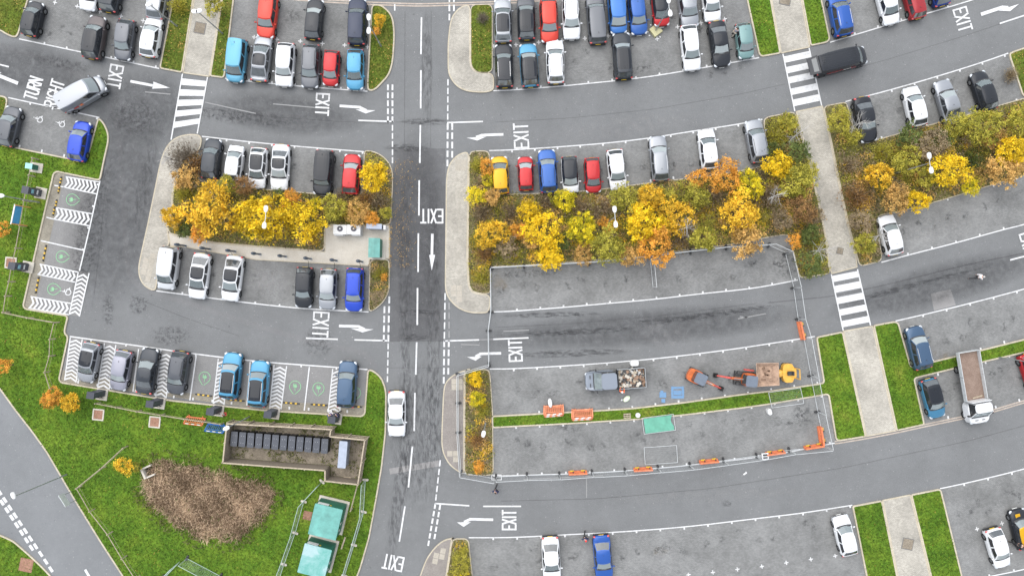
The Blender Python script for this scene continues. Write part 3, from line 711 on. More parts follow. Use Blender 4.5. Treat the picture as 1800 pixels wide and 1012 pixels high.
for a, b in [((244, 613), (234, 688)), ((345, 626), (334, 703)), ((544, 644), (535, 721)), ((440, 636), (434, 712)), ((72, 423), (148, 440)), ((96, 326), (114, 329)), ((82, 382), (94, 385)), ((176, 318), (158, 400)), ((158, 400), (140, 476))]:
    line(a, b, 2.2, 'bay_edge_line')
pline([(123, 591), (240, 607), (330, 620), (450, 635), (560, 643), (646, 649)], 2.3, 'bay_edge_line')
ticks([(123, 591), (240, 607), (330, 620), (450, 635), (560, 643), (646, 649)], 38, 62, -.1); ticks([(140, 476), (158, 400), (176, 318)], 38, 39, .1)
ticks([(108, 668), (300, 698), (470, 716), (640, 726)], 30, 34, .1)

def ev_symbol(px, py, ang, r=10.0):
    """pin-shaped ring with a plug inside"""
    c = P2(px, py); R_ = r / PPM; mb = MB(); pts = []
    for k in range(15):
        a = math.radians(-135 + 270 * k / 14.0); pts.append(Vector((math.sin(a), math.cos(a))) * R_)
    pts = [Vector((-.12, -1.35)) * R_] + pts + [Vector((.12, -1.35)) * R_]
    ro = Matrix.Rotation(ang, 2)
    for k, (a, b) in enumerate(zip(pts[:-1], pts[1:])): seg(mb, c + ro @ a, c + ro @ b, .07, ZM + .0002 * k)
    o = mb.build('charging_symbol', M['green_paint'], road)
    pl = MB(); pl.poly([c + ro @ (Vector(p) * R_) for p in [(-.3, -.15), (.3, -.15), (.38, .25), (.15, .3), (.12, .55), (.02, .55), (0, .3), (-.2, .3), (-.22, .55), (-.32, .55), (-.38, .2)]], ZM + .004)
    seg(pl, c + ro @ (Vector((0, -.15)) * R_), c + ro @ (Vector((.1, -.75)) * R_), .06, ZM + .005)
    pl.build('plug', M['green_paint'], o)
a1 = math.radians(75)
for x, y, a in [(127, 351, a1 + .2), (109, 451, a1 + .2), (94, 508, a1 + .2), (360, 663, -.2), (519, 679, -.15), (560, 682, -.12), (624, 690, -.1)]: ev_symbol(x, y, a)
def wheelchair(px, py, ang, s=.5, mat='white'):
    c = P2(px, py); ro = Matrix.Rotation(ang, 2); mb = MB(); k = 0
    pts = [Vector((math.cos(math.radians(t)), math.sin(math.radians(t)))) * .55 * s + Vector((-.1, -.35)) * s for t in range(110, 391, 28)]
    chains = [pts, [Vector(p) * s for p in [(-.1, .75), (-.1, -.05), (.35, -.05), (.6, -.6), (.8, -.5)]], [Vector(p) * s for p in [(-.1, .35), (.3, .35)]], [Vector(p) * s for p in [(-.13, 1.0), (-.05, 1.0), (-.05, .9)]]]
    for ch in chains:
        for a, b in zip(ch[:-1], ch[1:]): seg(mb, c + ro @ a, c + ro @ b, .1 if s < .6 else .11, ZM + .0003 * k); k += 1
    mb.build('wheelchair_symbol', M[mat], road)
wheelchair(117, 512, a1 + .1, .55); wheelchair(68, 209, a1 - .1, .5); wheelchair(107, 217, a1 - .1, .5)
b_ = MB(); c0 = P2(1191, 688)
for k, (x, y, w, h) in enumerate([(0, .4, 1.3, .25), (0, -.55, 1.3, .3), (-.55, 0, .25, 1.1), (.55, 0, .25, 1.1), (0, -.1, .8, .5)]):
    b_.poly([(c0.x + x + dx * w / 2, c0.y + y + dy * h / 2) for dx, dy in ((-1, -1), (1, -1), (1, 1), (-1, 1))], ZM + .0005 * k)
b_.build('blue_square_symbol', M['blue_paint'], road)
b_ = MB(); c0 = P2(1165, 697)
for k, (x, y, w, h) in enumerate([(0, .2, .7, .55), (.05, -.4, .4, .4), (-.1, .55, .3, .2)]):
    b_.poly([(c0.x + x + dx * w / 2, c0.y + y + dy * h / 2) for dx, dy in ((-1, -1), (1, -1), (1, 1), (-1, 1))], ZM + .0005 * k)
b_.build('blue_patch_symbol', M['blue_paint'], road)
# ------------------------------------------------------------------ cars
def smooth01(t): t = max(0., min(1., t)); return t * t * (3 - 2 * t)

SPECS = {
 #        L     W     H    hood  ws   rg   boot belt  nose
 'hatch': (4.15, 1.79, 1.47, 1.00, .78, .58, .12, .93, .70),
 'small': (3.60, 1.66, 1.49, .74, .74, .42, .10, .95, .74),
 'suv':   (4.45, 1.86, 1.66, 1.08, .74, .50, .13, 1.03, .82),
 'bigsuv': (4.75, 1.93, 1.74, 1.18, .70, .42, .12, 1.08, .90),
 'saloon': (4.68, 1.84, 1.44, 1.22, .92, .85, .62, .93, .70),
 'fast':  (4.70, 1.86, 1.45, 1.02, 1.05, 1.0, .36, .94, .68),
 'estate': (4.65, 1.82, 1.49, 1.18, .82, .62, .10, .93, .72),
 'mpv':   (4.40, 1.84, 1.82, .72, .80, .22, .06, 1.05, .85),
 'box4':  (4.60, 1.90, 1.85, 1.05, .45, .16, .10, 1.15, .98),
 'van':   (4.95, 1.95, 1.98, .62, .85, .10, .05, 1.12, .92),
 'lwb':   (5.45, 2.02, 2.15, .62, .85, .08, .05, 1.15, .95),
 'canopy': (5.10, 1.88, 1.78, 1.15, .62, .25, .16, 1.06, .92)}
LAT = [-1, -.93, -.62, -.3, 0, .3, .62, .93, 1]
SID = [0, .10, .24, .38, .49, .54, .70, .84, .955, 1]
CARM = {}
def car_meshes(kind):
    if kind in CARM: return CARM[kind]
    L, Wd, H, hood, ws, rg, boot, belt, nose = SPECS[kind]; hw = Wd / 2; D = {}
    panel = kind in ('van', 'lwb')
    xf0 = L / 2 - hood; xf1 = xf0 - ws; xr0 = -L / 2 + boot; xr1 = xr0 + rg
    rw = .335 if H < 1.6 else .37
    ax = (L / 2 - .80 if hood > .8 else L / 2 - .72, -L / 2 + .78)
    # --- lower body: lofted stations with wheel arches
    xs = set(); n = 26
    for i in range(n + 1): xs.add(-L / 2 + L * i / n)
    for a in ax:
        for t in (-1.06, -1, -.9, -.7, -.4, 0, .4, .7, .9, 1, 1.06): xs.add(a + t * (rw + .07))
    for t in (.015, .05, .10): xs.add(L / 2 - t); xs.add(-L / 2 + t)
    xs = sorted(xs); vs = []; fs = []; K = None
    for x in xs:
        u = 2 * x / L
        w = hw * (1 - .05 * abs(u) ** 3 - .17 * abs(u) ** 14)
        if x > xf0:
            t = (x - xf0) / hood; zt = belt - .03 - (belt - .03 - nose) * t ** 1.7
        elif x < xr0: zt = belt + .02 - .05 * ((xr0 - x) / max(boot, .05)) ** 2
        else: zt = belt
        e = L / 2 - abs(x)
        if e < .10: zt -= .16 * (1 - e / .10) ** 2
        zb = .24
        for a in ax:
            dx = abs(x - a); rr = rw + .06
            if dx < rr: zb = max(zb, rw + math.sqrt(rr * rr - dx * dx))
        prof = [(0, zt + .028), (.3, zt + .024), (.58, zt + .010), (.80, zt - .018), (.92, zt - .06), (.98, zt - .13), (1.0, zt - .25), (1.0, .52), (.985, .40), (.95, zb)]
        row = []
        for (a, z) in prof: row.append((a * w, max(z, zb) if a > .9 else z))
        full = [(-y, z) for y, z in row[::-1]] + row[1:]
        K = len(full)
        for y, z in full:
            s = smooth01((abs(u) - .55) / .45); bow = (.20 if x > 0 else .12) * s * (abs(y) / hw) ** 2.6
            vs.append((x - math.copysign(bow, x), y, z))
    m = len(xs)
    for i in range(m - 1):
        for j in range(K - 1): fs.append((i * K + j, (i + 1) * K + j, (i + 1) * K + j + 1, i * K + j + 1))
    fs.append(tuple(range(K - 1, -1, -1))); fs.append(tuple((m - 1) * K + j for j in range(K)))
    D['body'] = MB().add(vs, [f[::-1] for f in fs]).mesh('body', True)
    # --- cabin
    nS, nF = len(SID) - 1, len(LAT) - 1
    w0, w1 = hw * .955, hw * (.76 if not panel else .88)
    if kind in ('mpv', 'box4', 'canopy'): w1 = hw * .82
    zr = H - .075
    lev = [0, .13, .86, 1.0]
    def pt(t, i=None, j=None):
        """boundary point at level t; i = side station, j = lateral station"""
        te = t ** .9
        xf = xf0 + (xf1 - xf0) * te; xr = xr0 + (xr1 - xr0) * te
        wv = w0 + (w1 - w0) * t ** 1.25; z = (belt - .02) + (zr - (belt - .02)) * (1 - (1 - t) ** 1.12)
        return xf, xr, wv, z
    def endw(s):   # narrowing of the plan towards both ends
        return 1 - .10 * smooth01((s - .72) / .28) - .09 * smooth01((.25 - s) / .25)
    def P(t, s, l):
        xf, xr, wv, z = pt(t)
        x = xr + (xf - xr) * s; y = wv * endw(s) * l
        bf = .13 * (1 - l * l); x += bf * smooth01((s - .6) / .4) - .07 * (1 - l * l) * smooth01((.3 - s) / .3)
        return (x, y, z)
    def strip(pred, side):
        mb = MB()
        for k in range(3):
            t0, t1 = lev[k], lev[k + 1]
            if side in (-1, 1):
                for i in range(nS):
                    if pred(k, i): mb.add([P(t0, SID[i], side), P(t0, SID[i + 1], side), P(t1, SID[i + 1], side), P(t1, SID[i], side)], [(0, 1, 2, 3) if side < 0 else (3, 2, 1, 0)])
            else:
                s = 1 if side == 2 else 0
                for j in range(nF):
                    if pred(k, j): mb.add([P(t0, s, LAT[j]), P(t0, s, LAT[j + 1]), P(t1, s, LAT[j + 1]), P(t1, s, LAT[j])], [(0, 1, 2, 3) if side == 2 else (3, 2, 1, 0)])
        return mb
    gs = (lambda i: 1 <= i <= nS - 2 and i != 4) if not panel else (lambda i: 6 <= i <= nS - 2)
    rear_ok = kind != 'lwb'
    wsm = strip(lambda k, j: k == 1 and 0 < j < nF - 1, 2); D['windscreen'] = wsm.mesh('windscreen', True)
    if rear_ok: D['rear_window'] = strip(lambda k, j: k == 1 and 0 < j < nF - 1, -2).mesh('rear_window', True)
    for sd, nm in ((1, 'side_window_l'), (-1, 'side_window_r')):
        D[nm] = strip(lambda k, i: k == 1 and gs(i), sd).mesh('side_window', True)
    fr = MB()
    for sd in (-1, 1):
        q = strip(lambda k, i: not (k == 1 and gs(i)) and k < 2, sd); fr.add(q.v, q.f)
    q = strip(lambda k, j: k == 1 and not (0 < j < nF - 1), 2); fr.add(q.v, q.f)
    q = strip(lambda k, j: k == 0 or (k == 1 and not (rear_ok and 0 < j < nF - 1)), -2); fr.add(q.v, q.f)
    D['cabin_frame'] = fr.mesh('cabin_frame')
    D['cowl'] = strip(lambda k, j: k == 0, 2).mesh('cowl', True)
    def roofp(s, l):
        x, y, z = P(1, s, l)
        return (x, y, z + (H - zr) * (1 - abs(l) ** 3) * (1 - (abs(2 * s - 1)) ** 3.0 * .8) )
    for pano in (0, 1):
        rf = MB(); sr = MB()
        for i in range(nS):
            for j in range(nF):
                tgt = sr if (pano and 1 <= i <= nS - 2 and 1 <= j <= nF - 2) else rf
                tgt.add([roofp(SID[i], LAT[j]), roofp(SID[i + 1], LAT[j]), roofp(SID[i + 1], LAT[j + 1]), roofp(SID[i], LAT[j + 1])], [(0, 1, 2, 3)])
        for sd in (-1, 1, 2, -2):
            q = strip(lambda k, i: k == 2, sd); rf.add(q.v, q.f)
        me = rf.mesh('roof'); bm = bmesh.new(); bm.from_mesh(me); bmesh.ops.remove_doubles(bm, verts=bm.verts, dist=.0005); bm.to_mesh(me); bm.free()
        me.polygons.foreach_set('use_smooth', [True] * len(me.polygons))
        D['roof%d' % pano] = me
        if pano: D['sunroof'] = sr.mesh('sunroof', True)
    # --- small parts
    zl = nose - .10
    for s, nm in ((1, 'l'), (-1, 'r')):
        D['headlight_' + nm] = MB().ell((L / 2 - .21, s * hw * .735, zl + .015), (.22, .19, .085), 8, 5, s * -.45).mesh('headlight', True)
        D['tail_light_' + nm] = MB().ell((-L / 2 + .13, s * hw * .76, belt - .12), (.12, .16, .11), 8, 5, s * .35).mesh('tail_light', True)
        mi = MB().ell((xf0 - .30, s * (hw + .10), belt + .06), (.075, .125, .075), 8, 5, s * -.2); mi.tube((xf0 - .28, s * (hw - .06), belt - .01), (xf0 - .29, s * (hw + .06), belt + .03), .03, .03, 5)
        D['wing_mirror_' + nm] = mi.mesh('wing_mirror', True)
        D['roof_rail_' + nm] = MB().tube((xr1 + .25, s * w1 * .86, H - .035), (xf1 - .25, s * w1 * .86, H - .03), .022, .022, 6).mesh('roof_rail')
    it = MB(); nn = 6
    for i in range(nn):
        s0, s1 = .03 + .94 * i / nn, .03 + .94 * (i + 1) / nn
        for a, b in ((-.97, 0), (0, .97)):
            it.add([(P(0, s0, a)[0], P(0, s0, a)[1], belt + .035), (P(0, s1, a)[0], P(0, s1, a)[1], belt + .035), (P(0, s1, b)[0], P(0, s1, b)[1], belt + .035), (P(0, s0, b)[0], P(0, s0, b)[1], belt + .035)], [(0, 1, 2, 3)])
    it.box((xf0 - .22, 0, belt + .05), (.36, w0 * 1.6, .06), taper=.9)
    D['interior'] = it.mesh('interior')
    for sd, nm in ((1, 'l'), (-1, 'r')):
        q = MB().box((xf1 - .05, sd * hw * .42, belt + .14), (.16, hw * .52, .26), taper=.8); q.box((xf1 - .08, sd * hw * .42, belt + .33), (.11, hw * .26, .15), taper=.85); D['seat_' + nm] = q.mesh('seat')
    D['steering'] = MB().tube((xf0 - .52, -hw * .42, belt + .10), (xf0 - .50, -hw * .42, belt + .13), .17, .17, 10).mesh('steering_wheel')
    D['grille'] = MB().box((L / 2 - .012, 0, nose - .20), (.05, hw * .95, .16)).mesh('grille')
    D['front_plate'] = MB().box((L / 2 + .012, 0, nose - .36), (.02, .52, .11)).mesh('number_plate')
    D['rear_plate'] = MB().box((-L / 2 - .012, 0, .66 if boot < .3 else .72), (.02, .52, .11)).mesh('number_plate')
    D['antenna'] = MB().add([(xr1 + .30, 0, H - .03), (xr1 + .50, -.035, H - .03), (xr1 + .50, .035, H - .03), (xr1 + .30, 0, H + .055)], [(0, 1, 3), (0, 3, 2), (1, 2, 3)]).mesh('antenna')
    D['bumper_r'] = MB().box((-L / 2 + .05, 0, .42), (.14, hw * 1.72, .18)).mesh('bumper')
    D['_'] = (L, hw, H, ax, rw); CARM[kind] = D
    return D

WHEEL = {}
def wheel_mesh(r):
    if r in WHEEL: return WHEEL[r]
    n = 16; vs = []; fs = []
    prof = [(r * .62, -.10), (r * .93, -.11), (r, -.07), (r, .07), (r * .93, .11), (r * .62, .10)]
    for rad, y in prof:
        for k in range(n): a = 2 * math.pi * k / n; vs.append((rad * math.cos(a), y, rad * math.sin(a)))
    for i in range(len(prof) - 1):
        for k in range(n): fs.append((i * n + k, i * n + (k + 1) % n, (i + 1) * n + (k + 1) % n, (i + 1) * n + k))
    ty = MB().add(vs, fs).mesh('tyre', True)
    ri = MB(); hub = []
    for k in range(10):
        a = 2 * math.pi * k / 10; rr = r * .62
        hub.append((rr * math.cos(a), 0, rr * math.sin(a)))
    for s in (.075,):
        ri.add([(0, s + .02, 0)] + [(x, s, z) for x, _, z in hub], [(0, 1 + (k + 1) % 10, 1 + k) for k in range(0, 10)])
    ri.add([(x, -.075, z) for x, _, z in hub], [tuple(range(10))])
    WHEEL[r] = (ty, ri.mesh('rim')); return WHEEL[r]

PAINT = {}
def paint(c, metal=.25, rough=.32):
    k = tuple(c)
    if k not in PAINT:
        m, nt, b = new_mat('car_paint'); b.inputs['Base Color'].default_value = (*c, 1); setp(b, rough, metal, .2, .24, .05); PAINT[k] = m
    return PAINT[k]
COL = {'black': (.016, .018, .022), 'dgrey': (.028, .032, .038), 'grey': (.065, .069, .077), 'mgrey': (.095, .10, .11), 'silver': (.24, .25, .265), 'white': (.52, .525, .53), 'pearl': (.40, .41, .42),
       'red': (.33, .018, .02), 'orangered': (.40, .035, .022), 'dred': (.24, .022, .026), 'blue': (.02, .07, .26), 'lblue': (.055, .20, .32), 'sky': (.08, .24, .34), 'dblue': (.012, .028, .13), 'royal': (.015, .045, .32), 'teal': (.13, .215, .21),
       'tblue': (.04, .14, .23), 'slate': (.042, .075, .125), 'yellow': (.46, .25, .005), 'azure': (.035, .12, .33), 'navy': (.016, .022, .042), 'bronze': (.07, .06, .06), 'lilac': (.22, .22, .255), 'midblue': (.025, .08, .26)}
MET = {'silver': .5, 'mgrey': .4, 'grey': .4, 'lilac': .4, 'white': 0.0, 'pearl': .1, 'black': .1}

def up_dir(x): return Vector((.235 - .000305 * x, -1.0))
def make_car(px, py, head, kind, colour, label, roof='body', group='parked cars', rails=0, jit=0.0, ws=None, sc=1.0, name='car', cat='car', z0=.02):
    D = car_meshes(kind); L, hw, H, ax, rw = D['_']
    d = up_dir(px) if head == 'u' else -up_dir(px) if head == 'd' else Vector(head)
    ang = math.atan2(-d.y, d.x) + jit
    c = W(px, py, .8); root = empty(name, (c.x, c.y, z0), ang); root.scale = (sc, sc, sc)
    tag(root, label, cat, group)
    pm = paint(COL[colour], MET.get(colour, .25)); bk = M['trim']
    rm = {'body': pm, 'black': paint(COL['black'], .1), 'white': paint(COL['white'], 0.), 'pano': pm, 'bpano': paint(COL['black'], .1)}[roof]
    link('body', D['body'], pm, root); link('cabin_frame', D['cabin_frame'], pm if roof not in ('black', 'bpano') else paint(COL['black'], .1), root)
    link('cowl', D['cowl'], bk, root)
    pano = 1 if 'pano' in roof else 0
    ro = link('roof', D['roof%d' % pano], rm, root)
    if pano: link('sunroof', D['sunroof'], M['glass_roof'], ro)
    link('antenna', D['antenna'], bk, ro)
    if rails:
        for s in 'lr': link('roof_rail', D['roof_rail_' + s], M['rail_w'] if rails == 1 else bk, ro)
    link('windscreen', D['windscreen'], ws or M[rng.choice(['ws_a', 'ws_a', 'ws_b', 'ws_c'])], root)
    inr = link('interior', D['interior'], M['interior'], root); sm = M[rng.choice(['seat_a', 'seat_a', 'seat_b'])]
    for s in 'lr': link('seat', D['seat_' + s], sm, inr)
    link('steering_wheel', D['steering'], M['trim'], inr)
    if 'rear_window' in D: link('rear_window', D['rear_window'], M['glass_rear'], root)
    for s in 'lr':
        link('side_window', D['side_window_' + s], M['glass_side'], root)
        link('headlight', D['headlight_' + s], M['lamp_clear'], root)
        link('tail_light', D['tail_light_' + s], M['lamp_red'], root)
        link('wing_mirror', D['wing_mirror_' + s], pm if colour not in ('yellow',) else bk, root)
    link('grille', D['grille'], bk, root); link('bumper', D['bumper_r'], bk, root)
    link('front_number_plate', D['front_plate'], M['plate_w'], root); link('rear_number_plate', D['rear_plate'], M['plate_y'], root)
    ty, ri = wheel_mesh(rw)
    for a in ax:
        for s in (1, -1):
            w = link('wheel', ty, M['tyre'], root, (a, s * (hw - .13), rw - z0 / sc), (0, 0, 0 if s > 0 else math.pi))
            link('rim', ri, M['rim'], w)
    return root

CARS = [
 # top left block
 (57, 33, 'u', 'small', 'black', 'black compact car parked alone beside the leafy corner verge', 'body'),
 (166, 66, 'u', 'suv', 'bronze', 'dark bronze car with black glass roof in the end row by the turning van', 'bpano'),
 (218, 70, 'd', 'hatch', 'mgrey', 'dark grey hatchback parked between the bronze car and a white car', 'body'),
 (265, 65, 'u', 'hatch', 'white', 'white hatchback next to the grass strip of the leafy footpath', 'body'),
 (158, -17, 'd', 'hatch', 'white', 'white car nose to nose with the dark bronze car', 'body'),
 (197, -16, 'u', 'suv', 'dgrey', 'dark car backed up behind the grey hatchback', 'body'),
 (277, -6, 'u', 'estate', 'silver', 'silver estate car under the lamp post by the leafy footpath', 'body', 1),
 # second block, front row
 (416, 107, 'd', 'mpv', 'sky', 'pale blue people carrier beside the footpath verge', 'body', 0),
 (459, 103, 'u', 'fast', 'silver', 'silver car with black glass roof next to the pale blue people carrier', 'pano'),
 (501, 114, 'd', 'suv', 'white', 'white off-roader between silver and grey cars facing the aisle', 'body'),
 (546, 117, 'd', 'suv', 'mgrey', 'grey crossover between a white off-roader and a small red car', 'body', 2),
 (582, 120, 'd', 'small', 'red', 'small red car between the grey crossover and a sky blue hatchback', 'body'),
 (624, 122, 'd', 'hatch', 'lblue', 'sky blue hatchback at the row end beside the rounded grass island', 'body'),
 (470, 29, 'd', 'suv', 'orangered', 'orange-red car alone behind the silver glass-roofed car', 'body'),
 (552, 34, 'u', 'hatch', 'black', 'black hatchback behind the grey crossover', 'body'),
 (628, 39, 'u', 'bigsuv', 'navy', 'large navy black off-roader by the twin lamp on the grass island', 'body'),
 # third block
 (884, 37, 'u', 'suv', 'silver', 'silver car with black glass roof beside the paved island', 'pano'),
 (886, 116, 'u', 'suv', 'black', 'black car behind the silver car beside the paved island', 'body', 1),
 (925, 32, 'u', 'suv', 'grey', 'silver grey car with black glass roof beside a bright red car', 'bpano'),
 (965, 37, 'd', 'suv', 'orangered', 'bright red car between a grey and a white car in the back row', 'body'),
 (1004, 29, 'd', 'estate', 'white', 'white estate between bright red and grey cars in the back row', 'body', 2),
 (1048, 34, 'u', 'canopy', 'mgrey', 'grey pickup with hard canopy in the back row', 'body'),
 (1085, 22, 'd', 'mpv', 'azure', 'tall azure blue people carrier beside the grey pickup', 'body', 0),
 (1121, 25, 'd', 'hatch', 'midblue', 'bright blue hatchback between the blue people carrier and lamp pad', 'body'),
 (1161, 15, 'd', 'small', 'red', 'small red car with black roof under the pad-mounted lamp', 'black'),
 (1209, 10, 'd', 'suv', 'silver', 'silver grey off-roader beside the small red black-roofed car', 'body'),
 (1250, 2, 'd', 'hatch', 'white', 'white car nosing towards the black saloon', 'body'),
 (930, 115, 'u', 'suv', 'lblue', 'sky blue off-roader with black glass roof beside the black car', 'bpano'),
 (976, 109, 'u', 'suv', 'white', 'white crossover with black pillars beside the sky blue off-roader', 'white', 2),
 (1094, 99, 'u', 'bigsuv', 'dgrey', 'dark grey off-roader standing alone mid row with dark glass roof', 'pano'),
 (1214, 84, 'd', 'estate', 'white', 'white estate next to the black saloon', 'body', 1),
 (1265, 77, 'd', 'saloon', 'black', 'black saloon between the white estate and the green hatchback', 'body'),
 (1309, 72, 'd', 'small', 'teal', 'pale green small hatchback at the row end by the grass strip', 'body'),
 # top right block
 (1477, 26, 'u', 'suv', 'blue', 'blue car with silver roof bars parked beyond the black van', 'body', 1),
 (1561, 8, 'd', 'hatch', 'white', 'white hatchback between the blue and the dark red cars', 'body'),
 (1607, 3, 'u', 'small', 'dred', 'dark red small car beside the white hatchback', 'body'),
 (1648, -24, 'u', 'hatch', 'dblue', 'dark blue hatchback beside the dark red small car', 'body'),
 (1522, 210, 'd', 'saloon', 'black', 'black saloon overhung by bare pale branches', 'body'),
 (1609, 187, 'u', 'hatch', 'white', 'white hatchback between the black and silver saloons', 'body'),
 (1667, 179, 'u', 'saloon', 'silver', 'silver saloon between a white hatchback and a black crossover', 'body'),
 (1730, 160, 'u', 'hatch', 'black', 'black crossover near the corner verge by the shrub bed', 'body'),
 # left
 (15, 222, 'u', 'hatch', 'grey', 'dark grey car beside two painted wheelchair symbols', 'body'),
 (139, 248, 'u', 'hatch', 'royal', 'royal blue hatchback in the corner beside the grass bank', 'body'),
 # row above the left planted island
 (371, 279, 'u', 'hatch', 'dgrey', 'black hatchback at the row end beside the bare shrub', 'body'),
 (412, 286, 'u', 'small', 'white', 'tiny white city car beside the black hatchback', 'body'),
 (453, 295, 'd', 'hatch', 'white', 'white hatchback with black glass roof next to the tiny city car', 'pano'),
 (492, 294, 'd', 'saloon', 'white', 'white saloon with black glass roof backing the yellow trees', 'pano'),
 (569, 304, 'd', 'box4', 'black', 'tall boxy black vehicle beside a red hatchback', 'bpano'),
 (617, 306, 'u', 'hatch', 'red', 'red hatchback half under the bright yellow tree', 'body'),
 # row above the right planted bed
 (879, 308, 'u', 'small', 'yellow', 'bright yellow car at the row end by the shrubs', 'body', 0, 1.08),
 (924, 305, 'u', 'small', 'red', 'small red car between the yellow and blue cars', 'body', 0, .97),
 (963, 301, 'u', 'suv', 'midblue', 'blue crossover between the small red car and a black-roofed white car', 'body', 2),
 (1002, 307, 'd', 'small', 'white', 'white small car with black roof', 'black', 0, 1.03),
 (1042, 308, 'd', 'small', 'red', 'red small car between two white cars', 'body'),
 (1084, 298, 'd', 'hatch', 'white', 'white hatchback beside the red small car', 'body'),
 (1159, 278, 'u', 'estate', 'silver', 'silver estate car parked alone above the golden shrubs', 'body', 1),
 (1245, 262, 'u', 'hatch', 'white', 'white hatchback alone above the orange shrubs', 'body'),
 (1330, 248, 'u', 'suv', 'silver', 'silver crossover with dark lower trim by the end of the planted bed', 'body', 2),
 # charging row below the left planted island
 (296, 471, 'd', 'mpv', 'pearl', 'pearl white boxy van-like car at the rounded path end', 'body', 0),
 (350, 485, 'd', 'fast', 'white', 'white electric saloon with black glass roof beside the boxy pearl car', 'pano'),
 (408, 489, 'd', 'fast', 'white', 'white electric saloon with black glass roof next to the empty bays', 'pano'),
 (534, 505, 'd', 'hatch', 'black', 'black electric hatchback plugged in beside a silver one', 'body'),
 (576, 508, 'd', 'hatch', 'silver', 'silver electric hatchback between the black and the blue ones', 'body'),
 (623, 509, 'd', 'suv', 'royal', 'royal blue car plugged in at the end charging bay', 'body', 2),
 # charging row by the battery cabinets
 (155, 637, 'd', 'hatch', 'silver', 'silver two-tone electric car in the end bay by the wire fence', 'pano'),
 (212, 651, 'd', 'hatch', 'lilac', 'lilac grey hatchback between two hatched strips', 'body'),
 (258, 652, 'u', 'saloon', 'dgrey', 'dark grey saloon with its nose to the aisle by hatched strip', 'body'),
 (313, 655, 'd', 'suv', 'grey', 'grey crossover with black tail beside the dark grey saloon', 'body', 2),
 (406, 660, 'u', 'bigsuv', 'lblue', 'light blue off-roader with glass roof between an empty bay and its twin', 'pano', 1),
 (455, 674, 'u', 'bigsuv', 'lblue', 'light blue off-roader with glass roof between its twin and a hatched strip', 'pano', 1),
 (610, 675, 'u', 'bigsuv', 'slate', 'slate blue off-roader at the end bay near the people', 'body'),
 # right side
 (1566, 413, 'u', 'hatch', 'white', 'white hatchback at the bay corner below the brown shrubs', 'body'),
 (1615, 611, 'u', 'suv', 'slate', 'dark slate blue off-roader with silver roof bars next to the grass plot', 'body', 1),
 (1641, 700, 'd', 'hatch', 'tblue', 'teal blue hatchback with black roof beside the flatbed lorry', 'bpano'),
 (1816, 655, 'd', 'hatch', 'red', 'red car beyond the empty bays next to the flatbed lorry', 'body'),
 # bottom
 (969, 983, 'd', 'saloon', 'white', 'white car with black window surround beside the blue saloon', 'body'),
 (1060, 980, 'd', 'saloon', 'blue', 'blue saloon beside the person with the red hat', 'body'),
 (1486, 941, 'u', 'hatch', 'white', 'white hatchback tight against the grass strip kerb', 'body'),
 (1755, 963, 'd', 'hatch', 'white', 'white hatchback beside the black and yellow car', 'body'),
]
for c in CARS:
    px, py, hd, kind, colr, lab, roof = c[:7]
    rails = c[7] if len(c) > 7 else 0; sc = c[8] if len(c) > 8 else 1.0
    make_car(px, py, hd, kind, colr, lab, roof, 'cars parked in the bays', rails, rng.uniform(-.03, .03), sc=sc)

# cars under way and special vehicles
moving = make_car(697, 727, (0.0, 1), 'saloon', 'white', 'white saloon driving along the central road past the grass', 'body', None)
taxi = make_car(1797, 930, (-.24, -1), 'hatch', 'black', 'black and yellow two-tone car beside the dark dressed person', 'body', None, 0, 0, name='car')
for o in taxi.children:
    if o.name.split('.')[0] in ('roof',): o.material_slots[0].material = paint(COL['yellow'])
MB().box((1.25, .18, .885), (.9, .5, .02), taper=.9).build('bonnet_panel', paint(COL['yellow']), taxi)
van = make_car(146, 166, (.86, -.5), 'van', 'silver', 'silver delivery van with orange side logo turning at the junction', 'body', None, name='van', cat='van')
lg = MB(); lg.box((-.55, -.985, 1.02), (.32, .02, .30)); lg.build('side_logo', M['orange'], van)
lg = MB(); lg.box((-1.15, -.985, 1.02), (.55, .02, .16)); lg.build('side_lettering', M['lamp_red'], van)
bvan = make_car(1476, 108, (.97, -.25), 'lwb', 'black', 'black van with open tailgate stopped on the zebra crossing', 'body', None, name='van', cat='van')
tg = MB()
tg.add([(-2.74, -.92, 2.08), (-2.74, .92, 2.08), (-3.72, .84, 1.78), (-3.72, -.84, 1.78), (-2.74, -.92, 2.02), (-2.74, .92, 2.02), (-3.72, .84, 1.70), (-3.72, -.84, 1.70)],
       [(0, 1, 2, 3)[::-1], (4, 5, 6, 7), (0, 3, 7, 4), (1, 5, 6, 2), (2, 6, 7, 3)])
tgo = tg.build('tailgate', paint(COL['black'], .1), bvan)
MB().add([(-2.90, -.70, 2.045), (-2.90, .70, 2.045), (-3.35, .66, 1.905), (-3.35, -.66, 1.905)], [(3, 2, 1, 0)]).build('tailgate_window', M['glass_rear'], tgo)
st_ = MB().box((-.9, -1.012, 1.12), (1.7, .02, .12)); st_.box((1.0, -1.012, 1.12), (.5, .02, .10)); st_.build('red_stripe', M['lamp_red'], bvan)
w_ = MB()
for k in range(7): w_.box((-.15 + k * .16, -1.012, 1.12 + (.03 if k % 2 else -.02)), (.11, .02, .13), 0)
w_.build('white_lettering', M['white_pl'], bvan)
rb = MB()
for k in range(-3, 4): rb.tube((-2.4, k * .22, 2.135 - abs(k) * .004), (1.1, k * .22, 2.14 - abs(k) * .004), .016, .016, 4)
rb.build('roof_rib', paint(COL['black'], .1), bvan)
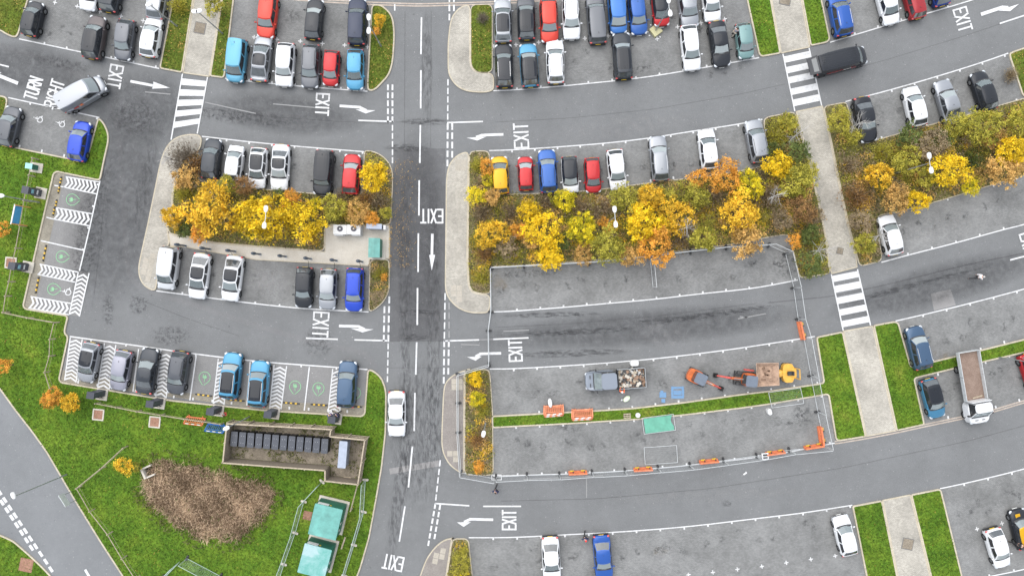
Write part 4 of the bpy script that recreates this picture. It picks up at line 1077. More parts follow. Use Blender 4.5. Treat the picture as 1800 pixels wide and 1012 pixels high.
# ------------------------------------------------------------------ lorries and site machines
def frame_at(px, py, d, name, label, cat, z=.02, group=None, zc=.8):
    c = W(px, py, zc); o = empty(name, (c.x, c.y, z), math.atan2(-d[1], d[0])); return tag(o, label, cat, group)
def put_wheels(root, spots, r=.36):
    ty, ri = wheel_mesh(r)
    for x, y in spots:
        w = link('wheel', ty, M['tyre'], root, (x, y, r - .02), (0, 0, 0 if y > 0 else math.pi)); link('rim', ri, M['rim'], w)
def wedge_cab(root, x0, x1, hw, z0, zb, zr, ws_run, pm, hood=.75, roof_x0=None):
    """cab with sloping bonnet and windscreen; front is +x at x1"""
    xh = x1 - hood; xr = xh - ws_run; zn = zb - .18
    # lower body with rounded nose
    out = chaikin([(x0, -hw), (x1 - .25, -hw), (x1, -hw * .62), (x1, hw * .62), (x1 - .25, hw), (x0, hw)], .35, 2)
    n = len(out); vs = []
    for (x, y) in out: vs.append((x, y, z0))
    for (x, y) in out:
        t = max(0, (x - xh) / hood); vs.append((x, y, zb - .22 * t ** 1.5 - .08))
    ins = [(x if x < x0 + .01 else x - .06 * (1 if x > xh else 0), y * .93) for x, y in out]
    for (x, y) in ins:
        t = max(0, (x - xh) / hood); vs.append((x, y, zb - .20 * t ** 1.5))
    fs = []
    for k in range(2): fs += [(k * n + i, k * n + (i + 1) % n, (k + 1) * n + (i + 1) % n, (k + 1) * n + i) for i in range(n)]
    mb = MB().add(vs, fs); mb.add([vs[2 * n + i] for i in range(n)], [tuple(range(n))]); mb.build('cab', pm, root)
    wr = hw * .84; wb = hw * .92
    A = [(xh, -wb, zb - .03), (xh, wb, zb - .03), (xr, wr, zr - .06), (xr, -wr, zr - .06)]
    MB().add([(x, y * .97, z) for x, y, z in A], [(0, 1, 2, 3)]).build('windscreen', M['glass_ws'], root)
    for s in (1, -1):
        p = [(x0 + .1, s * wb, zb - .03), (xh, s * wb, zb - .03), (xr, s * wr, zr - .06), (x0 + .1, s * wr, zr - .06)]
        MB().add(p, [(0, 1, 2, 3) if s < 0 else (3, 2, 1, 0)]).build('side_window', M['glass_side'], root)
        MB().box((xh - .25, s * (hw + .14), zb + .12), (.12, .22, .28)).build('wing_mirror', M['trim'], root)
        MB().ell((x1 - .16, s * hw * .72, zb - .36), (.2, .2, .1), 8, 5, -s * .5).build('headlight', M['lamp_clear'], root, True)
        ap = MB().tube((xh, s * wb, zb - .03), (xr, s * wr, zr - .04), .05, .05, 5); ap.build('pillar', pm, root)
    MB().add([(x0 + .1, -wb, zb - .03), (x0 + .1, wb, zb - .03), (x0 + .1, wr, zr - .06), (x0 + .1, -wr, zr - .06)], [(3, 2, 1, 0)]).build('rear_panel', pm, root)
    rf = chaikin([(x0 + .06, -wr), (xr + .05, -wr), (xr + .05, wr), (x0 + .06, wr)], .18, 2)
    r_ = MB(); r_.prism(rf, zr - .07, zr - .02); r_.poly(offset(rf, .07), zr); r_.build('roof', pm, root)
    MB().box((xh + .02, 0, zb - .015), (.10, wb * 1.8, .03)).build('cowl', M['trim'], root)
    return xh, xr
# grey double-cab tipper with rubbish in its bed
tp = frame_at(1080, 666, (-1, .07), 'pickup_truck', 'grey double-cab tipper truck with its bed full of rubble', 'truck')
pm = paint((.17, .19, .22), .2)
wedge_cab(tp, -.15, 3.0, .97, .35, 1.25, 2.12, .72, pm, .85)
MB().box((-1.7, 0, .62), (2.9, .9, .16)).build('chassis', M['trim'], tp)
bedm = MB(); bx0, bx1, bh = -3.1, -.3, 1.02
bedm.box(((bx0 + bx1) / 2, 0, .78), (bx1 - bx0, 2.0, .08)); bedm.build('bed_floor', M['galv'], tp)
for s in (1, -1): MB().box(((bx0 + bx1) / 2, s * .985, 1.06), (bx1 - bx0, .05, .5)).build('drop_side', M['galv'], tp)
MB().box((bx0, 0, 1.06), (.05, 1.92, .5)).build('tailboard', M['galv'], tp)
MB().box((bx1 + .06, 0, 1.35), (.08, 1.95, 1.1)).build('headboard', M['trim'], tp)
rub = {'mud': MB(), 'dig_dark': MB(), 'timber_l': MB(), 'white_pl': MB(), 'concrete': MB()}
for k in range(230):
    m = rng.choices(list(rub), [5, 5, 3, 1, 4])[0]; s = rng.uniform(.08, .3)
    rub[m].box((rng.uniform(bx0 + .2, bx1 - .2), rng.uniform(-.82, .82), .86 + rng.uniform(0, .32)), (s * rng.uniform(.8, 2), s, s * rng.uniform(.3, .9)), rng.uniform(0, 3))
rub['mud'].box(((bx0 + bx1) / 2, 0, .86), (bx1 - bx0 - .1, 1.86, .12))
rubble = empty('rubble_load', (0, 0, 0)); rubble.parent = None
rubble.location = tp.location; rubble.rotation_euler = tp.rotation_euler
tag(rubble, 'mixed rubble and timber offcuts heaped in the grey tipper truck', 'rubble')
for m, b in rub.items():
    o = b.build('rubble_pieces', M[m], rubble); o['kind'] = 'stuff'
put_wheels(tp, [(2.15, .86), (2.15, -.86), (-1.9, .86), (-1.9, -.86)])
for s in (1, -1): MB().box((2.52, s * .42, 1.205), (.08, .36, .03)).build('bonnet_vent', M['trim'], tp)

# white flatbed lorry
lo = frame_at(1710, 681, (.17, 1), 'flatbed_lorry', 'white dropside lorry with an empty dusty brown bed', 'lorry', zc=1.0)
pm = paint(COL['white'], 0.0)
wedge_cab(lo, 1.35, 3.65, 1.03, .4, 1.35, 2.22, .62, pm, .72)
MB().box((-1.1, 0, .68), (5.2, .9, .2)).build('chassis', M['trim'], lo)
MB().box((-1.25, 0, .93), (5.0, 2.06, .07)).build('bed_floor', M['bedmud'], lo)
for s in (1, -1):
    for x in (-2.5, 0.0): MB().box((x, s * 1.06, 1.16), (2.46, .05, .5)).build('drop_side', M['galv_w'], lo)
    MB().box((-1.25, s * 1.075, 1.14), (.08, .07, .56)).build('side_post', M['galv'], lo)
    MB().box((1.26, s * 1.06, 1.25), (.07, .07, .75)).build('side_post', M['galv'], lo)
MB().box((-3.76, 0, 1.16), (.05, 2.08, .5)).build('tailboard', M['galv_w'], lo)
MB().box((1.27, 0, 1.5), (.06, 2.0, 1.1)).build('headboard', pm, lo)
put_wheels(lo, [(2.75, .92), (2.75, -.92), (-1.9, .92), (-1.9, -.92)], .38)
MB().box((1.0, .3, 1.0), (.12, 1.0, .08), .1).build('timber_offcut', M['timber_l'], lo)
for s in (.35, -.35): MB().box((3.28, s, 1.30), (.06, .3, .03)).build('bonnet_vent', M['trim'], lo)

# mini diggers
def digger(px, py, d, boom, label):
    """d: direction the cab faces (photo pixels); boom: list of (forward, up) points in metres"""
    o = frame_at(px, py, d, 'mini_digger', label, 'digger', zc=1.0)
    for s in (1, -1):
        t = chaikin([(-.85, .02), (.85, .02), (.95, .22), (.82, .42), (-.82, .42), (-.95, .22)], .15, 2); n = len(t)
        mb = MB(); y0, y1 = s * .42, s * .72
        mb.add([(x, y0, z) for x, z in t] + [(x, y1, z) for x, z in t], [(i, (i + 1) % n, n + (i + 1) % n, n + i) for i in range(n)] + [tuple(range(n)), tuple(range(2 * n - 1, n - 1, -1))])
        mb.build('track', M['dig_dark'], o)
    MB().box((0, 0, .42), (.9, .84, .16)).build('undercarriage', M['dig_dark'], o)
    bl = MB().box((1.12, 0, .22), (.08, 1.4, .34)); bl.box((.85, .3, .25), (.5, .1, .1)); bl.box((.85, -.3, .25), (.5, .1, .1)); bl.build('dozer_blade', M['dig_dark'], o)
    base = chaikin([(-1.05, -.42), (-.8, -.68), (.35, -.68), (.5, -.3), (.5, .3), (.35, .68), (-.8, .68), (-1.05, .42)], .3, 2)
    MB().prism(base, .52, 1.08).build('counterweight', M['dig_or'], o)
    MB().box((.1, 0, 1.10), (.9, .9, .05)).build('cab_floor', M['dig_dark'], o)
    for x in (-.45, .45):
        for y in (-.5, .5): MB().tube((x, y, 1.08), (x * .95, y * .95, 2.26), .035, .035, 5).build('cab_post', M['dig_dark'], o)
    MB().box((-.2, 0, 1.32), (.45, .5, .4), taper=.8).build('seat', M['dig_dark'], o)
    rf = chaikin([(-.58, -.56), (.58, -.56), (.58, .56), (-.58, .56)], .12, 2)
    r_ = MB(); r_.prism(rf, 2.24, 2.31); r_.poly(offset(rf, .07), 2.325); r_.build('cab_roof', M['cab_grey'] if False else plain('digger_roof', (.10, .12, .15), .5, var=.1), o)
    MB().add([(-.56, -.46, 1.2), (-.56, .46, 1.2), (-.54, .46, 2.15), (-.54, -.46, 2.15)], [(0, 1, 2, 3)]).build('rear_window', M['glass_side'], o)
    b1 = MB(); b1.tube((boom[0][0], 0, boom[0][1]), (boom[1][0], 0, boom[1][1]), .14, .12, 6); b1.build('boom', M['dig_or'], o)
    b2 = MB(); b2.tube((boom[1][0], 0, boom[1][1]), (boom[2][0], 0, boom[2][1]), .11, .08, 6); b2.build('dipper_arm', M['dig_red'], o)
    MB().tube((boom[0][0], .0, boom[0][1] + .25), (boom[1][0] * .8 + .1, 0, boom[1][1] + .1), .045, .045, 6).build('hydraulic_ram', M['galv'], o)
    bk = MB(); x, z = boom[2]
    pr = [(x - .05, z + .1), (x + .3, z + .05), (x + .35, z - .25), (x + .1, z - .42), (x - .15, z - .3)]; n = len(pr)
    bk.add([(a, -.22, b) for a, b in pr] + [(a, .22, b) for a, b in pr], [(i, (i + 1) % n, n + (i + 1) % n, n + i) for i in range(1, n)] + [tuple(range(n)), tuple(range(2 * n - 1, n - 1, -1))])
    bk.build('bucket', M['dig_dark'], o)
    return o
d1 = digger(1226, 663, (.9, .42), [(.5, 1.0), (1.7, 1.55), (2.75, .55)], 'orange mini digger pointing its red arm at the grass verge')
d2 = digger(1314, 667, (-1, -.12), [(.5, 1.0), (1.8, 1.35), (3.0, .55)], 'orange mini digger with its arm stretched out behind the yellow dumper')
hb = MB().box((-.2, -.95, .5), (1.0, .14, .3)); hb.build('side_cover', M['dig_red'], d2)

# yellow dumper with a muddy skip
du = frame_at(1369, 656, (-1, .04), 'site_dumper', 'yellow site dumper with a muddy empty skip', 'dumper', zc=1.0)
sk = MB(); x0, x1 = .15, 2.45
o_ = [(x0, -1.15), (x1, -1.2), (x1, 1.2), (x0, 1.15)]; i_ = [(x0 + .5, -.75), (x1 - .5, -.8), (x1 - .5, .8), (x0 + .5, .75)]
inn = offset(o_, .06)
vs = [(*p, 1.45) for p in o_] + [(*p, 1.45) for p in inn] + [(*p, .95) for p in i_] + [(*p, .80) for p in i_]
fs = []
for i in range(4):
    j = (i + 1) % 4
    fs += [(i, j, 4 + j, 4 + i), (4 + i, 4 + j, 8 + j, 8 + i), (12 + i, 12 + j, j, i)]
sk.add(vs, fs + [(8, 9, 10, 11), (15, 14, 13, 12)]); sk.build('skip', M['skip'], du)
mdp = MB()
for k in range(14): mdp.box((rng.uniform(.9, 1.6), rng.uniform(-.65, .65), .97), (rng.uniform(.1, .5), rng.uniform(.05, .2), .05), rng.uniform(-.2, .2))
mo = mdp.build('dried_mud', M['mud'], du); mo['kind'] = 'stuff'
MB().box((.9, 0, .62), (1.3, .8, .3)).build('chassis', M['dig_dark'], du)
bd = chaikin([(-.35, -.45), (-.55, -.95), (-1.35, -.95), (-1.45, -.6), (-1.75, -.45), (-1.75, .45), (-1.45, .6), (-1.35, .95), (-.55, .95), (-.35, .45)], .12, 2)
MB().prism(bd, .5, 1.12).build('engine_body', M['dump_y'], du)
MB().ell((-.1, 0, .95), (.38, .42, .32), 10, 6).build('front_hinge', M['dump_y'], du, True)
se = MB().box((-1.05, 0, 1.24), (.5, .42, .14)); se.box((-1.3, 0, 1.42), (.1, .42, .34)); se.build('seat', M['dig_dark'], du)
hoop = MB(); hoop.tube((-1.55, -.5, 1.1), (-1.6, -.5, 2.3), .05, .05, 6); hoop.tube((-1.55, .5, 1.1), (-1.6, .5, 2.3), .05, .05, 6); hoop.tube((-1.6, -.5, 2.3), (-1.6, .5, 2.3), .05, .05, 6); hoop.build('roll_bar', M['dump_y'], du)
MB().tube((-.75, 0, 1.1), (-.85, 0, 1.45), .02, .02, 5).tube((-.84, -.2, 1.45), (-.84, .2, 1.45), .02, .02, 5).build('steering_wheel', M['dig_dark'], du)
put_wheels(du, [(1.35, .82), (1.35, -.82), (-1.0, .82), (-1.0, -.82)], .45)

# ------------------------------------------------------------------ fences and barriers
HERAS = {}
def heras_mesh(l, hgt=2.0):
    k = (round(l, 1), hgt)
    if k in HERAS: return HERAS[k]
    l = k[0]; f = MB(); r = .026
    f.tube((0.03, 0, .12), (0.03, 0, hgt), r, r, 6); f.tube((l - .03, 0, .12), (l - .03, 0, hgt), r, r, 6)
    f.tube((0.03, 0, .15), (l - .03, 0, .15), r, r, 6); f.tube((0.03, 0, hgt), (l - .03, 0, hgt), r, r, 6)
    w = MB(); n = max(2, int(l / .12))
    for i in range(1, n): w.tube((l * i / n, 0, .15), (l * i / n, 0, hgt), .004, .004, 3)
    for i in range(1, 8): w.tube((0.03, 0, .15 + (hgt - .15) * i / 8), (l - .03, 0, .15 + (hgt - .15) * i / 8), .004, .004, 3)
    HERAS[k] = (f.mesh('tube_frame'), w.mesh('wire_mesh')); return HERAS[k]
foot_me = MB(); foot_me.prism(chaikin([(-.11, -.32), (.11, -.32), (.11, .32), (-.11, .32)], .08, 2), 0, .14); foot_me.box((0, 0, .18), (.10, .2, .1)); foot_me = foot_me.mesh('fence_foot')
def heras_run(pts, label, group, mat='galv_w', wire='wirem', z=.02, hgt=2.0, foot='trim'):
    p = PX(pts); gl = []
    for a, b in zip(p[:-1], p[1:]):
        L = (b - a).length; n = max(1, round(L / 3.45))
        for k in range(n): gl.append((a.lerp(b, k / n), a.lerp(b, (k + 1) / n)))
    for a, b in gl:
        l = (b - a).length; ang = math.atan2(b.y - a.y, b.x - a.x); fm, wm = heras_mesh(l, hgt)
        o = empty('fence_panel', (a.x, a.y, z), ang + rng.uniform(-.008, .008)); tag(o, label, 'fence', group)
        link('tube_frame', fm, M[mat], o); link('wire_mesh', wm, M[wire], o)
        link('fence_foot', foot_me, M[foot], o, (0.0, 0, 0))
    return gl
heras_run([(864, 471), (1035, 462), (1150, 450), (1275, 435), (1350, 431), (1379, 444)], 'steel mesh fence panel along the shrub bed side of the works compound', 'fence panels below the shrub bed', z=.13)
heras_run([(1380, 446), (1394, 506), (1402, 560), (1412, 593), (1424, 660), (1436, 723), (1449, 783)], 'steel mesh fence panel on the footpath side of the works compound', 'fence panels on the footpath side')
heras_run([(872, 837), (926, 834), (983, 833), (1040, 829), (1098, 826), (1156, 821), (1212, 816), (1271, 808), (1329, 800), (1386, 790), (1448, 784)], 'steel mesh fence panel with rubber feet beside the aisle edge line', 'fence panels along the aisle edge')
heras_run([(863, 472), (863, 548), (859, 581), (860, 640)], 'steel mesh fence panel across the aisle beside the paved island', 'fence panels across the closed aisle')
heras_run([(860, 640), (806, 656), (806, 759), (811, 829), (870, 839)], 'steel mesh fence panel wrapped round the small brown flower bed', 'fence panels round the flower bed', z=.12)
heras_run([(1142, 451), (1147, 505)], 'single steel mesh fence panel standing inside the empty compound bays', None)
heras_run([(292, 1012), (318, 985)], 'pale green fence panel rising to the corner by the pond reeds', 'green fence panels by the pond', 'wireg', 'wireg', .09)
heras_run([(270, 1045), (292, 1012)], 'pale green fence panel continuing down from the pond corner', 'green fence panels by the pond', 'wireg', 'wireg', .09)
heras_run([(330, 979), (389, 1010), (440, 1036)], 'pale green fence panel running away from the pond corner', 'green fence panels by the pond', 'wireg', 'wireg', .09)
heras_run([(567, 845), (535, 880), (520, 935), (500, 990), (485, 1040)], 'pale steel fence panel on the pond side of the green kiosks', 'fence panels on the kiosks pond side', 'wireg', 'wirem', .09, foot='concrete')
heras_run([(643, 842), (640, 898), (623, 956), (606, 1010), (595, 1050)], 'pale steel fence panel between the green kiosks and the road', 'fence panels on the kiosks road side', 'wireg', 'wirem', .09, foot='concrete')

# panels lying on the ground
def flat_panel(px0, px1, px2, label, green=False, z=.03):
    a, b, c = W(*px0), W(*px1), W(*px2); u = (b - a); v = (c - a)
    o = empty('loose_fence_panel', (a.x, a.y, z)); tag(o, label, 'fence panel'); f = MB()
    Z = Vector((0, 0, .03)); pts = [Z, u + Z, u + v + Z, v + Z]
    for i in range(4): f.tube(pts[i], pts[(i + 1) % 4], .028, .028, 6)
    f.build('tube_frame', M['galv_w'], o); w = MB()
    for i in range(1, 26): w.tube(u * i / 26 + Z, u * i / 26 + v + Z, .004, .004, 3)
    for i in range(1, 9): w.tube(v * i / 9 + Z, v * i / 9 + u + Z, .004, .004, 3)
    w.build('wire_mesh', M['wirem'], o)
    if green:
        n, m = 14, 7; vs = []
        for j in range(m + 1):
            for i in range(n + 1):
                s, t = .04 + .92 * i / n, .02 + .94 * j / m
                if i == n and j > 2: s -= .07 * math.sin((j - 2) / 5 * 3.1)
                p = u * s + v * t; vs.append((p.x, p.y, .055 + .03 * rng.random()))
        MB().add(vs, [(j * (n + 1) + i, j * (n + 1) + i + 1, (j + 1) * (n + 1) + i + 1, (j + 1) * (n + 1) + i) for j in range(m) for i in range(n)]).build('green_netting', M['tarp'], o, True)
flat_panel((1132, 762), (1187, 755), (1128, 734), 'fence panel covered in green netting lying across the verge kerb', True, .115)
flat_panel((1134, 816), (1191, 812), (1132, 786), 'bare fence panel lying flat on the empty bay paving')
flat_panel((1356, 716), (1412, 708), (1350, 689), 'bare fence panel lying half on the grass verge by the dumper', False, .12)

# water-filled barriers
def barrier(px, py, d, label, mat='orange', l=1.9, feet=True, group='orange plastic barriers on the fence line'):
    c = W(px, py, .5); o = empty('plastic_barrier', (c.x, c.y, .02), math.atan2(-d[1], d[0])); tag(o, label, 'barrier', group)
    b = MB(); prof = [(-.2, 0), (.2, 0), (.18, .2), (.09, .38), (.08, .68), (-.08, .68), (-.09, .38), (-.18, .2)]; n = len(prof)
    b.add([(-l / 2, y, z) for y, z in prof] + [(l / 2, y, z) for y, z in prof], [(i, n + i, n + (i + 1) % n, (i + 1) % n) for i in range(n)] + [tuple(range(n)), tuple(range(2 * n - 1, n - 1, -1))])
    b.build('shell', M[mat], o)
    if feet:
        for x in (-l * .32, l * .28):
            MB().box((x, .26, .33), (.42, .12, .10)).build('connector', M['yellow_pl'], o); MB().box((x + .12, .2, .6), (.1, .14, .14)).build('filler_cap', M['dig_dark'], o)
    return o
BL = 'orange water-filled barrier '
for x, y, d, t in [(1016, 832, (1, -.04), 'on the fence line under the parked verge machines'), (1131, 826, (1, -.06), 'on the fence line next to the bare flat panel'), (1247, 812, (1, -.1), 'standing alone on the fence line'),
                   (1364, 797, (1, -.14), 'beside the small white framed sign'), (1432, 786, (1, -.16), 'closing the fence corner along the aisle'), (1445, 766, (.15, 1), 'closing the fence corner towards the grass'),
                   (1410, 581, (.22, 1), 'across the edge of the closed aisle near the zebra')]:
    barrier(x, y, d, BL + t)
def ped_barrier(px, py, d, label, mat, z=.1, tilt=0.0, l=2.0, flat=False, dz=0.0, grp=None, col2='white_pl'):
    """chapter-8 style pedestrian barrier: slatted plastic panel with reflective band"""
    c = W(px, py, .3); o = empty('pedestrian_barrier', (c.x, c.y, z), math.atan2(-d[1], d[0])); tag(o, label, 'barrier', grp)
    o.rotation_euler[0] = tilt; h = 1.0
    f = MB(); f.box((0, 0, h - .06), (l, .07, .12)); f.box((0, 0, .10), (l, .07, .10)); f.box((0, 0, h * .72), (l, .06, .05))
    for s in (-1, 1): f.box((s * (l / 2 - .05), 0, h / 2), (.1, .07, h))
    f.build('frame', M[mat], o)
    for k in range(9): MB().box((-l / 2 + .22 + k * (l - .44) / 8, 0, .42), (.05, .05, .56)).build('slat', M[mat], o)
    for k in range(3): MB().box((-l * .3 + k * l * .3, 0, h - .06), (l * .16, .085, .09)).build('reflective_band', M[col2], o)
    for s in (-1, 1): MB().box((s * l * .35, 0, .04), (.1, .5, .07)).build('foot', M[mat], o)
    return o
for k in range(4):
    ped_barrier(972 + (k % 2) * 1.5, 716 - k * 1.6, (1, -.07 + .05 * (k % 3)), 'orange pedestrian barrier in the pile holding a white sack', 'orange_pale', .07 + .085 * k, math.pi / 2 - .02 * k, 1.95 + .04 * (k % 2), grp='orange barriers stacked beside the white sack')
for k in range(4):
    ped_barrier(1022 + (k % 2) * 2, 722 - k * 1.5, (1, -.05 + .04 * (k % 3)), 'orange pedestrian barrier in the pile overhanging the verge kerb', 'orange_pale', .15 + .085 * k, math.pi / 2 - .02 * k, 2.05 + .04 * (k % 2), grp='orange barriers stacked against the verge kerb')
sk_ = W(967, 708, .5); s_ = MB(); s_.ell((0, 0, 0), (.22, .5, .09), 10, 6, .12); o = s_.build('sack', M['white_pl'], None, True, (sk_.x, sk_.y, .47)); tag(o, 'white plastic sack lying on the stacked orange barriers', 'sack')
ped_barrier(344, 733, (1, .12), 'orange pedestrian barrier leaning on the post rail in the grass', 'orange', .1, .75)
ped_barrier(381, 746, (1, .12), 'blue pedestrian barrier at the timber compound corner', 'blue_pl', .1, .75)

# post-and-rail fences in the grass
def post_rail(pts, label, z=.085, hgt=1.05, rails=(.45, .92), step=34):
    p = PX(pts); base = p[0]; o = empty('post_fence', (base.x, base.y, z)); tag(o, label, 'fence')
    posts = []
    for a, b in zip(p[:-1], p[1:]):
        n = max(1, round((b - a).length * PPM / step))
        for k in range(n): posts.append(a.lerp(b, k / n))
    posts.append(p[-1])
    for q in posts: MB().box((q.x - base.x, q.y - base.y, hgt / 2), (.10, .10, hgt), rng.uniform(0, 1)).build('post', M['timber_l'], o)
    for a, b in zip(posts[:-1], posts[1:]):
        for r in rails: MB().tube((a.x - base.x, a.y - base.y, r), (b.x - base.x, b.y - base.y, r), .010 if r < .9 else .045, None, 4).build('rail', M['timber_l'], o)
post_rail([(69, 281), (63, 311), (54, 355), (47, 398), (40, 437), (32, 472), (28, 495), (22, 520), (18, 548)], 'timber post and rail fence beside the charging bays with striped ends')
post_rail([(18, 549), (60, 558), (106, 566)], 'timber post and rail fence crossing the grass below the wheelchair charging bay')
post_rail([(106, 566), (99, 595), (98, 624), (90, 652), (99, 681)], 'timber post and rail fence bending round the bay corner')
post_rail([(178, 706), (250, 720), (332, 733), (395, 742)], 'low timber post and rail fence in front of the charging cabinets')
post_rail([(226, 783), (187, 819), (145, 853), (168, 893), (199, 933), (224, 975), (247, 1010), (270, 1050)], 'timber post and rail fence between the pond and the main road', step=50)
post_rail([(632, 847), (620, 892)], 'short timber rail fence running down from the compound corner')

# timber compound
def close_board(pts, label, z=.085, hgt=1.75):
    p = PX(pts); base = p[0]; o = empty('timber_fence', (base.x, base.y, z)); tag(o, label, 'fence')
    n = len(p)
    me = MB().box((0, 0, hgt / 2), (.135, .022, hgt)).mesh('board')
    for i in range(n):
        a, b = p[i], p[(i + 1) % n]; L = (b - a).length; d = (b - a) / L; ang = math.atan2(d.y, d.x); nr = Vector((-d.y, d.x))
        k = int(L / .15)
        for j in range(k):
            q = a + d * (j + .5) * L / k - base - nr * .05 * (1 if j % 1 == 0 else 0)
            BOARDS.append((o, me, q, ang))
        for h in (.25, .9, 1.55): MB().tube((*(a - base), h), (*(b - base), h), .04, .04, 4).build('rail', M['timber_l'], o)
        m = max(1, round(L / 2.2))
        for j in range(m):
            q = a + d * j * L / m - base + nr * .08; MB().box((q.x, q.y, hgt / 2 + .03), (.1, .1, hgt + .06), ang).build('post', M['timber_l'], o)
        cp = (a + b) / 2 - base; MB().box((cp.x, cp.y, hgt + .03), (L, .13, .035), ang).build('capping_rail', M['timber_l'], o)
    return o
BOARDS = []
COMP = [(412, 738), (590, 748), (588, 760), (648, 766), (636, 842), (580, 836), (580, 818), (405, 805)]
tf = close_board(COMP, 'close-boarded timber fence around the battery cabinets')
for k, (o, me, q, ang) in enumerate(BOARDS):
    if k < 300: link('board', me, M['timber'], o, (q.x, q.y, rng.uniform(-.01, .01)), (0, 0, ang))
if len(BOARDS) > 300:
    mb = MB()
    for o, me, q, ang in BOARDS[300:]: mb.box((q.x, q.y, .875), (.135, .022, 1.75), ang)
    r = mb.build('remaining_boards', M['timber'], tf); r['kind'] = 'stuff'
cg = offset(PX(COMP), .08); tag(MB().poly(cg, .105).build('gravel_yard', M['gravel']), kind='structure')
AREAS['comp'] = cg
for k in range(12):
    px, py = 412.3 + 14.43 * k, 770.5 + 1.15 * k; c = W(px, py, 1.0); rz = -.08
    o = empty('battery_cabinet', (c.x, c.y, .105), rz)
    n_ = ['first', 'second', 'third', 'fourth', 'fifth', 'sixth', 'seventh', 'eighth', 'ninth', 'tenth', 'eleventh', 'last'][k]
    tag(o, 'dark grey battery cabinet, %s of the row counting towards the pale cabinet' % n_, 'cabinet', 'battery cabinets in the timber compound')
    MB().box((0, 0, .06), (.66, 1.5, .12)).build('plinth', M['trim'], o)
    MB().box((0, 0, .55), (.64, 1.46, .86)).build('housing', M['trim'], o)
    r_ = MB(); r_.prism(chaikin([(-.34, -.75), (.34, -.75), (.34, .75), (-.34, .75)], .05, 1), .98, 1.03); r_.build('lid', M['cab_black'], o)
    for x in (-.12, .12):
        for y in (-.35, .35): MB().tube((x, y, 1.03), (x, y, 1.06), .03, .02, 6).build('lifting_eye', M['galv_w'], o)
c = W(602.6, 798, 1.5); o = empty('equipment_cabinet', (c.x, c.y, .105), -.08); tag(o, 'pale grey tall cabinet beside the battery row', 'cabinet')
MB().box((0, 0, .06), (.8, 2.7, .12)).build('plinth', M['concrete'], o)
MB().box((0, 0, .8), (.74, 2.62, 1.36)).build('housing', plain('mid_grey_cabinet', (.2, .22, .26), .5, var=.1), o)
MB().prism(chaikin([(-.41, -1.36), (.41, -1.36), (.41, 1.36), (-.41, 1.36)], .05, 1), 1.48, 1.54).build('roof', M['cab_grey'], o)
for y in (-.85, 0, .85): MB().box((.385, y, .8), (.03, .8, 1.2)).build('door', M['cab_grey'], o)

def kiosk(px, py, rz, label, roofm, w=2.85, l=3.15, h=2.15):
    c = W(px, py, h); o = empty('substation_kiosk', (c.x, c.y, .085), rz); tag(o, label, 'kiosk')
    MB().box((0, 0, .06), (w + .35, l + .35, .14)).build('plinth', M['concrete'], o)
    MB().box((0, 0, h / 2), (w - .12, l - .12, h - .1)).build('wall', M['kiosk'], o)
    r_ = MB(); r_.prism(chaikin([(-w / 2, -l / 2), (w / 2, -l / 2), (w / 2, l / 2), (-w / 2, l / 2)], .05, 1), h - .05, h + .03); r_.build('roof', M[roofm], o)
    MB().box((-.7, l / 2 - .045, h - .5), (1.1, .03, .5)).build('notice', M['white_pl'], o)
    MB().box((.05, l / 2 - .045, h - .5), (.18, .03, .18)).build('warning_sign', M['yellow_pl'], o)
    for y in (-.65, .65): MB().box((w / 2 - .05, y, h / 2), (.03, 1.2, h - .35)).build('door', M['kiosk'], o)
    for y in (-.15, -.85): MB().box((w / 2 - .03, y, h * .62), (.03, .22, .3)).build('door_sign', M['white_pl'], o)
kiosk(572.5, 916, -.235, 'green substation kiosk with a plain teal roof inside the fenced strip', 'kiosk_roof')
kiosk(553.5, 985, -.26, 'green substation kiosk with a bleached patchy roof', 'kiosk_roof2', 2.8, 3.0)

# air units, cabinets on the concrete pad
for x, t in ((598, 'next to the golden tree'), (622, 'next to the grey cabinet')):
    c = W(x, 403.5, 1.2); o = empty('cooling_unit', (c.x, c.y, .095), -.03); tag(o, 'white cooling unit with round black fan on the concrete pad, ' + t, 'cooling unit', 'cooling units')
    MB().box((0, 0, .62), (1.36, .95, 1.16)).build('casing', M['white_pl'], o); MB().box((0, 0, .03), (1.3, .9, .06)).build('base', M['trim'], o)
    MB().tube((0, .08, 1.2), (0, .08, 1.24), .29, .29, 18).build('fan_grille', plain('fan_black', (.03, .03, .045), .5, var=0), o)
    MB().tube((0, .08, 1.24), (0, .08, 1.26), .08, .08, 10).build('fan_hub', M['galv_w'], o)
    MB().box((.2 if x > 610 else -.2, -.52, .5), (.9, .14, .9)).build('side_cowl', M['white_pl'], o)
c = W(658, 398, 1.3); o = empty('equipment_cabinet', (c.x, c.y, .095), -.03); tag(o, 'grey blue cabinet on the concrete pad beside the white cooling units', 'cabinet')
MB().box((0, 0, .66), (1.46, .45, 1.3)).build('housing', plain('slate_cabinet', (.2, .22, .28), .5, var=.1), o); MB().prism([(-.78, -.26), (.78, -.26), (.78, .26), (-.78, .26)], 1.31, 1.36).build('roof', M['cab_grey'], o); MB().box((.98, -.05, .5), (.25, .45, 1.0)).build('side_box', M['white_pl'], o)
c = W(658, 435.5, 1.5); o = empty('substation_kiosk', (c.x, c.y, .095), -.02); tag(o, 'small teal green kiosk on the concrete pad by the central road', 'kiosk')
MB().box((.16, -.1, .08), (1.5, 2.1, .16)).build('plinth', M['concrete'], o); MB().box((0.02, 0, .8), (1.05, 1.85, 1.4)).build('housing', M['kiosk'], o)
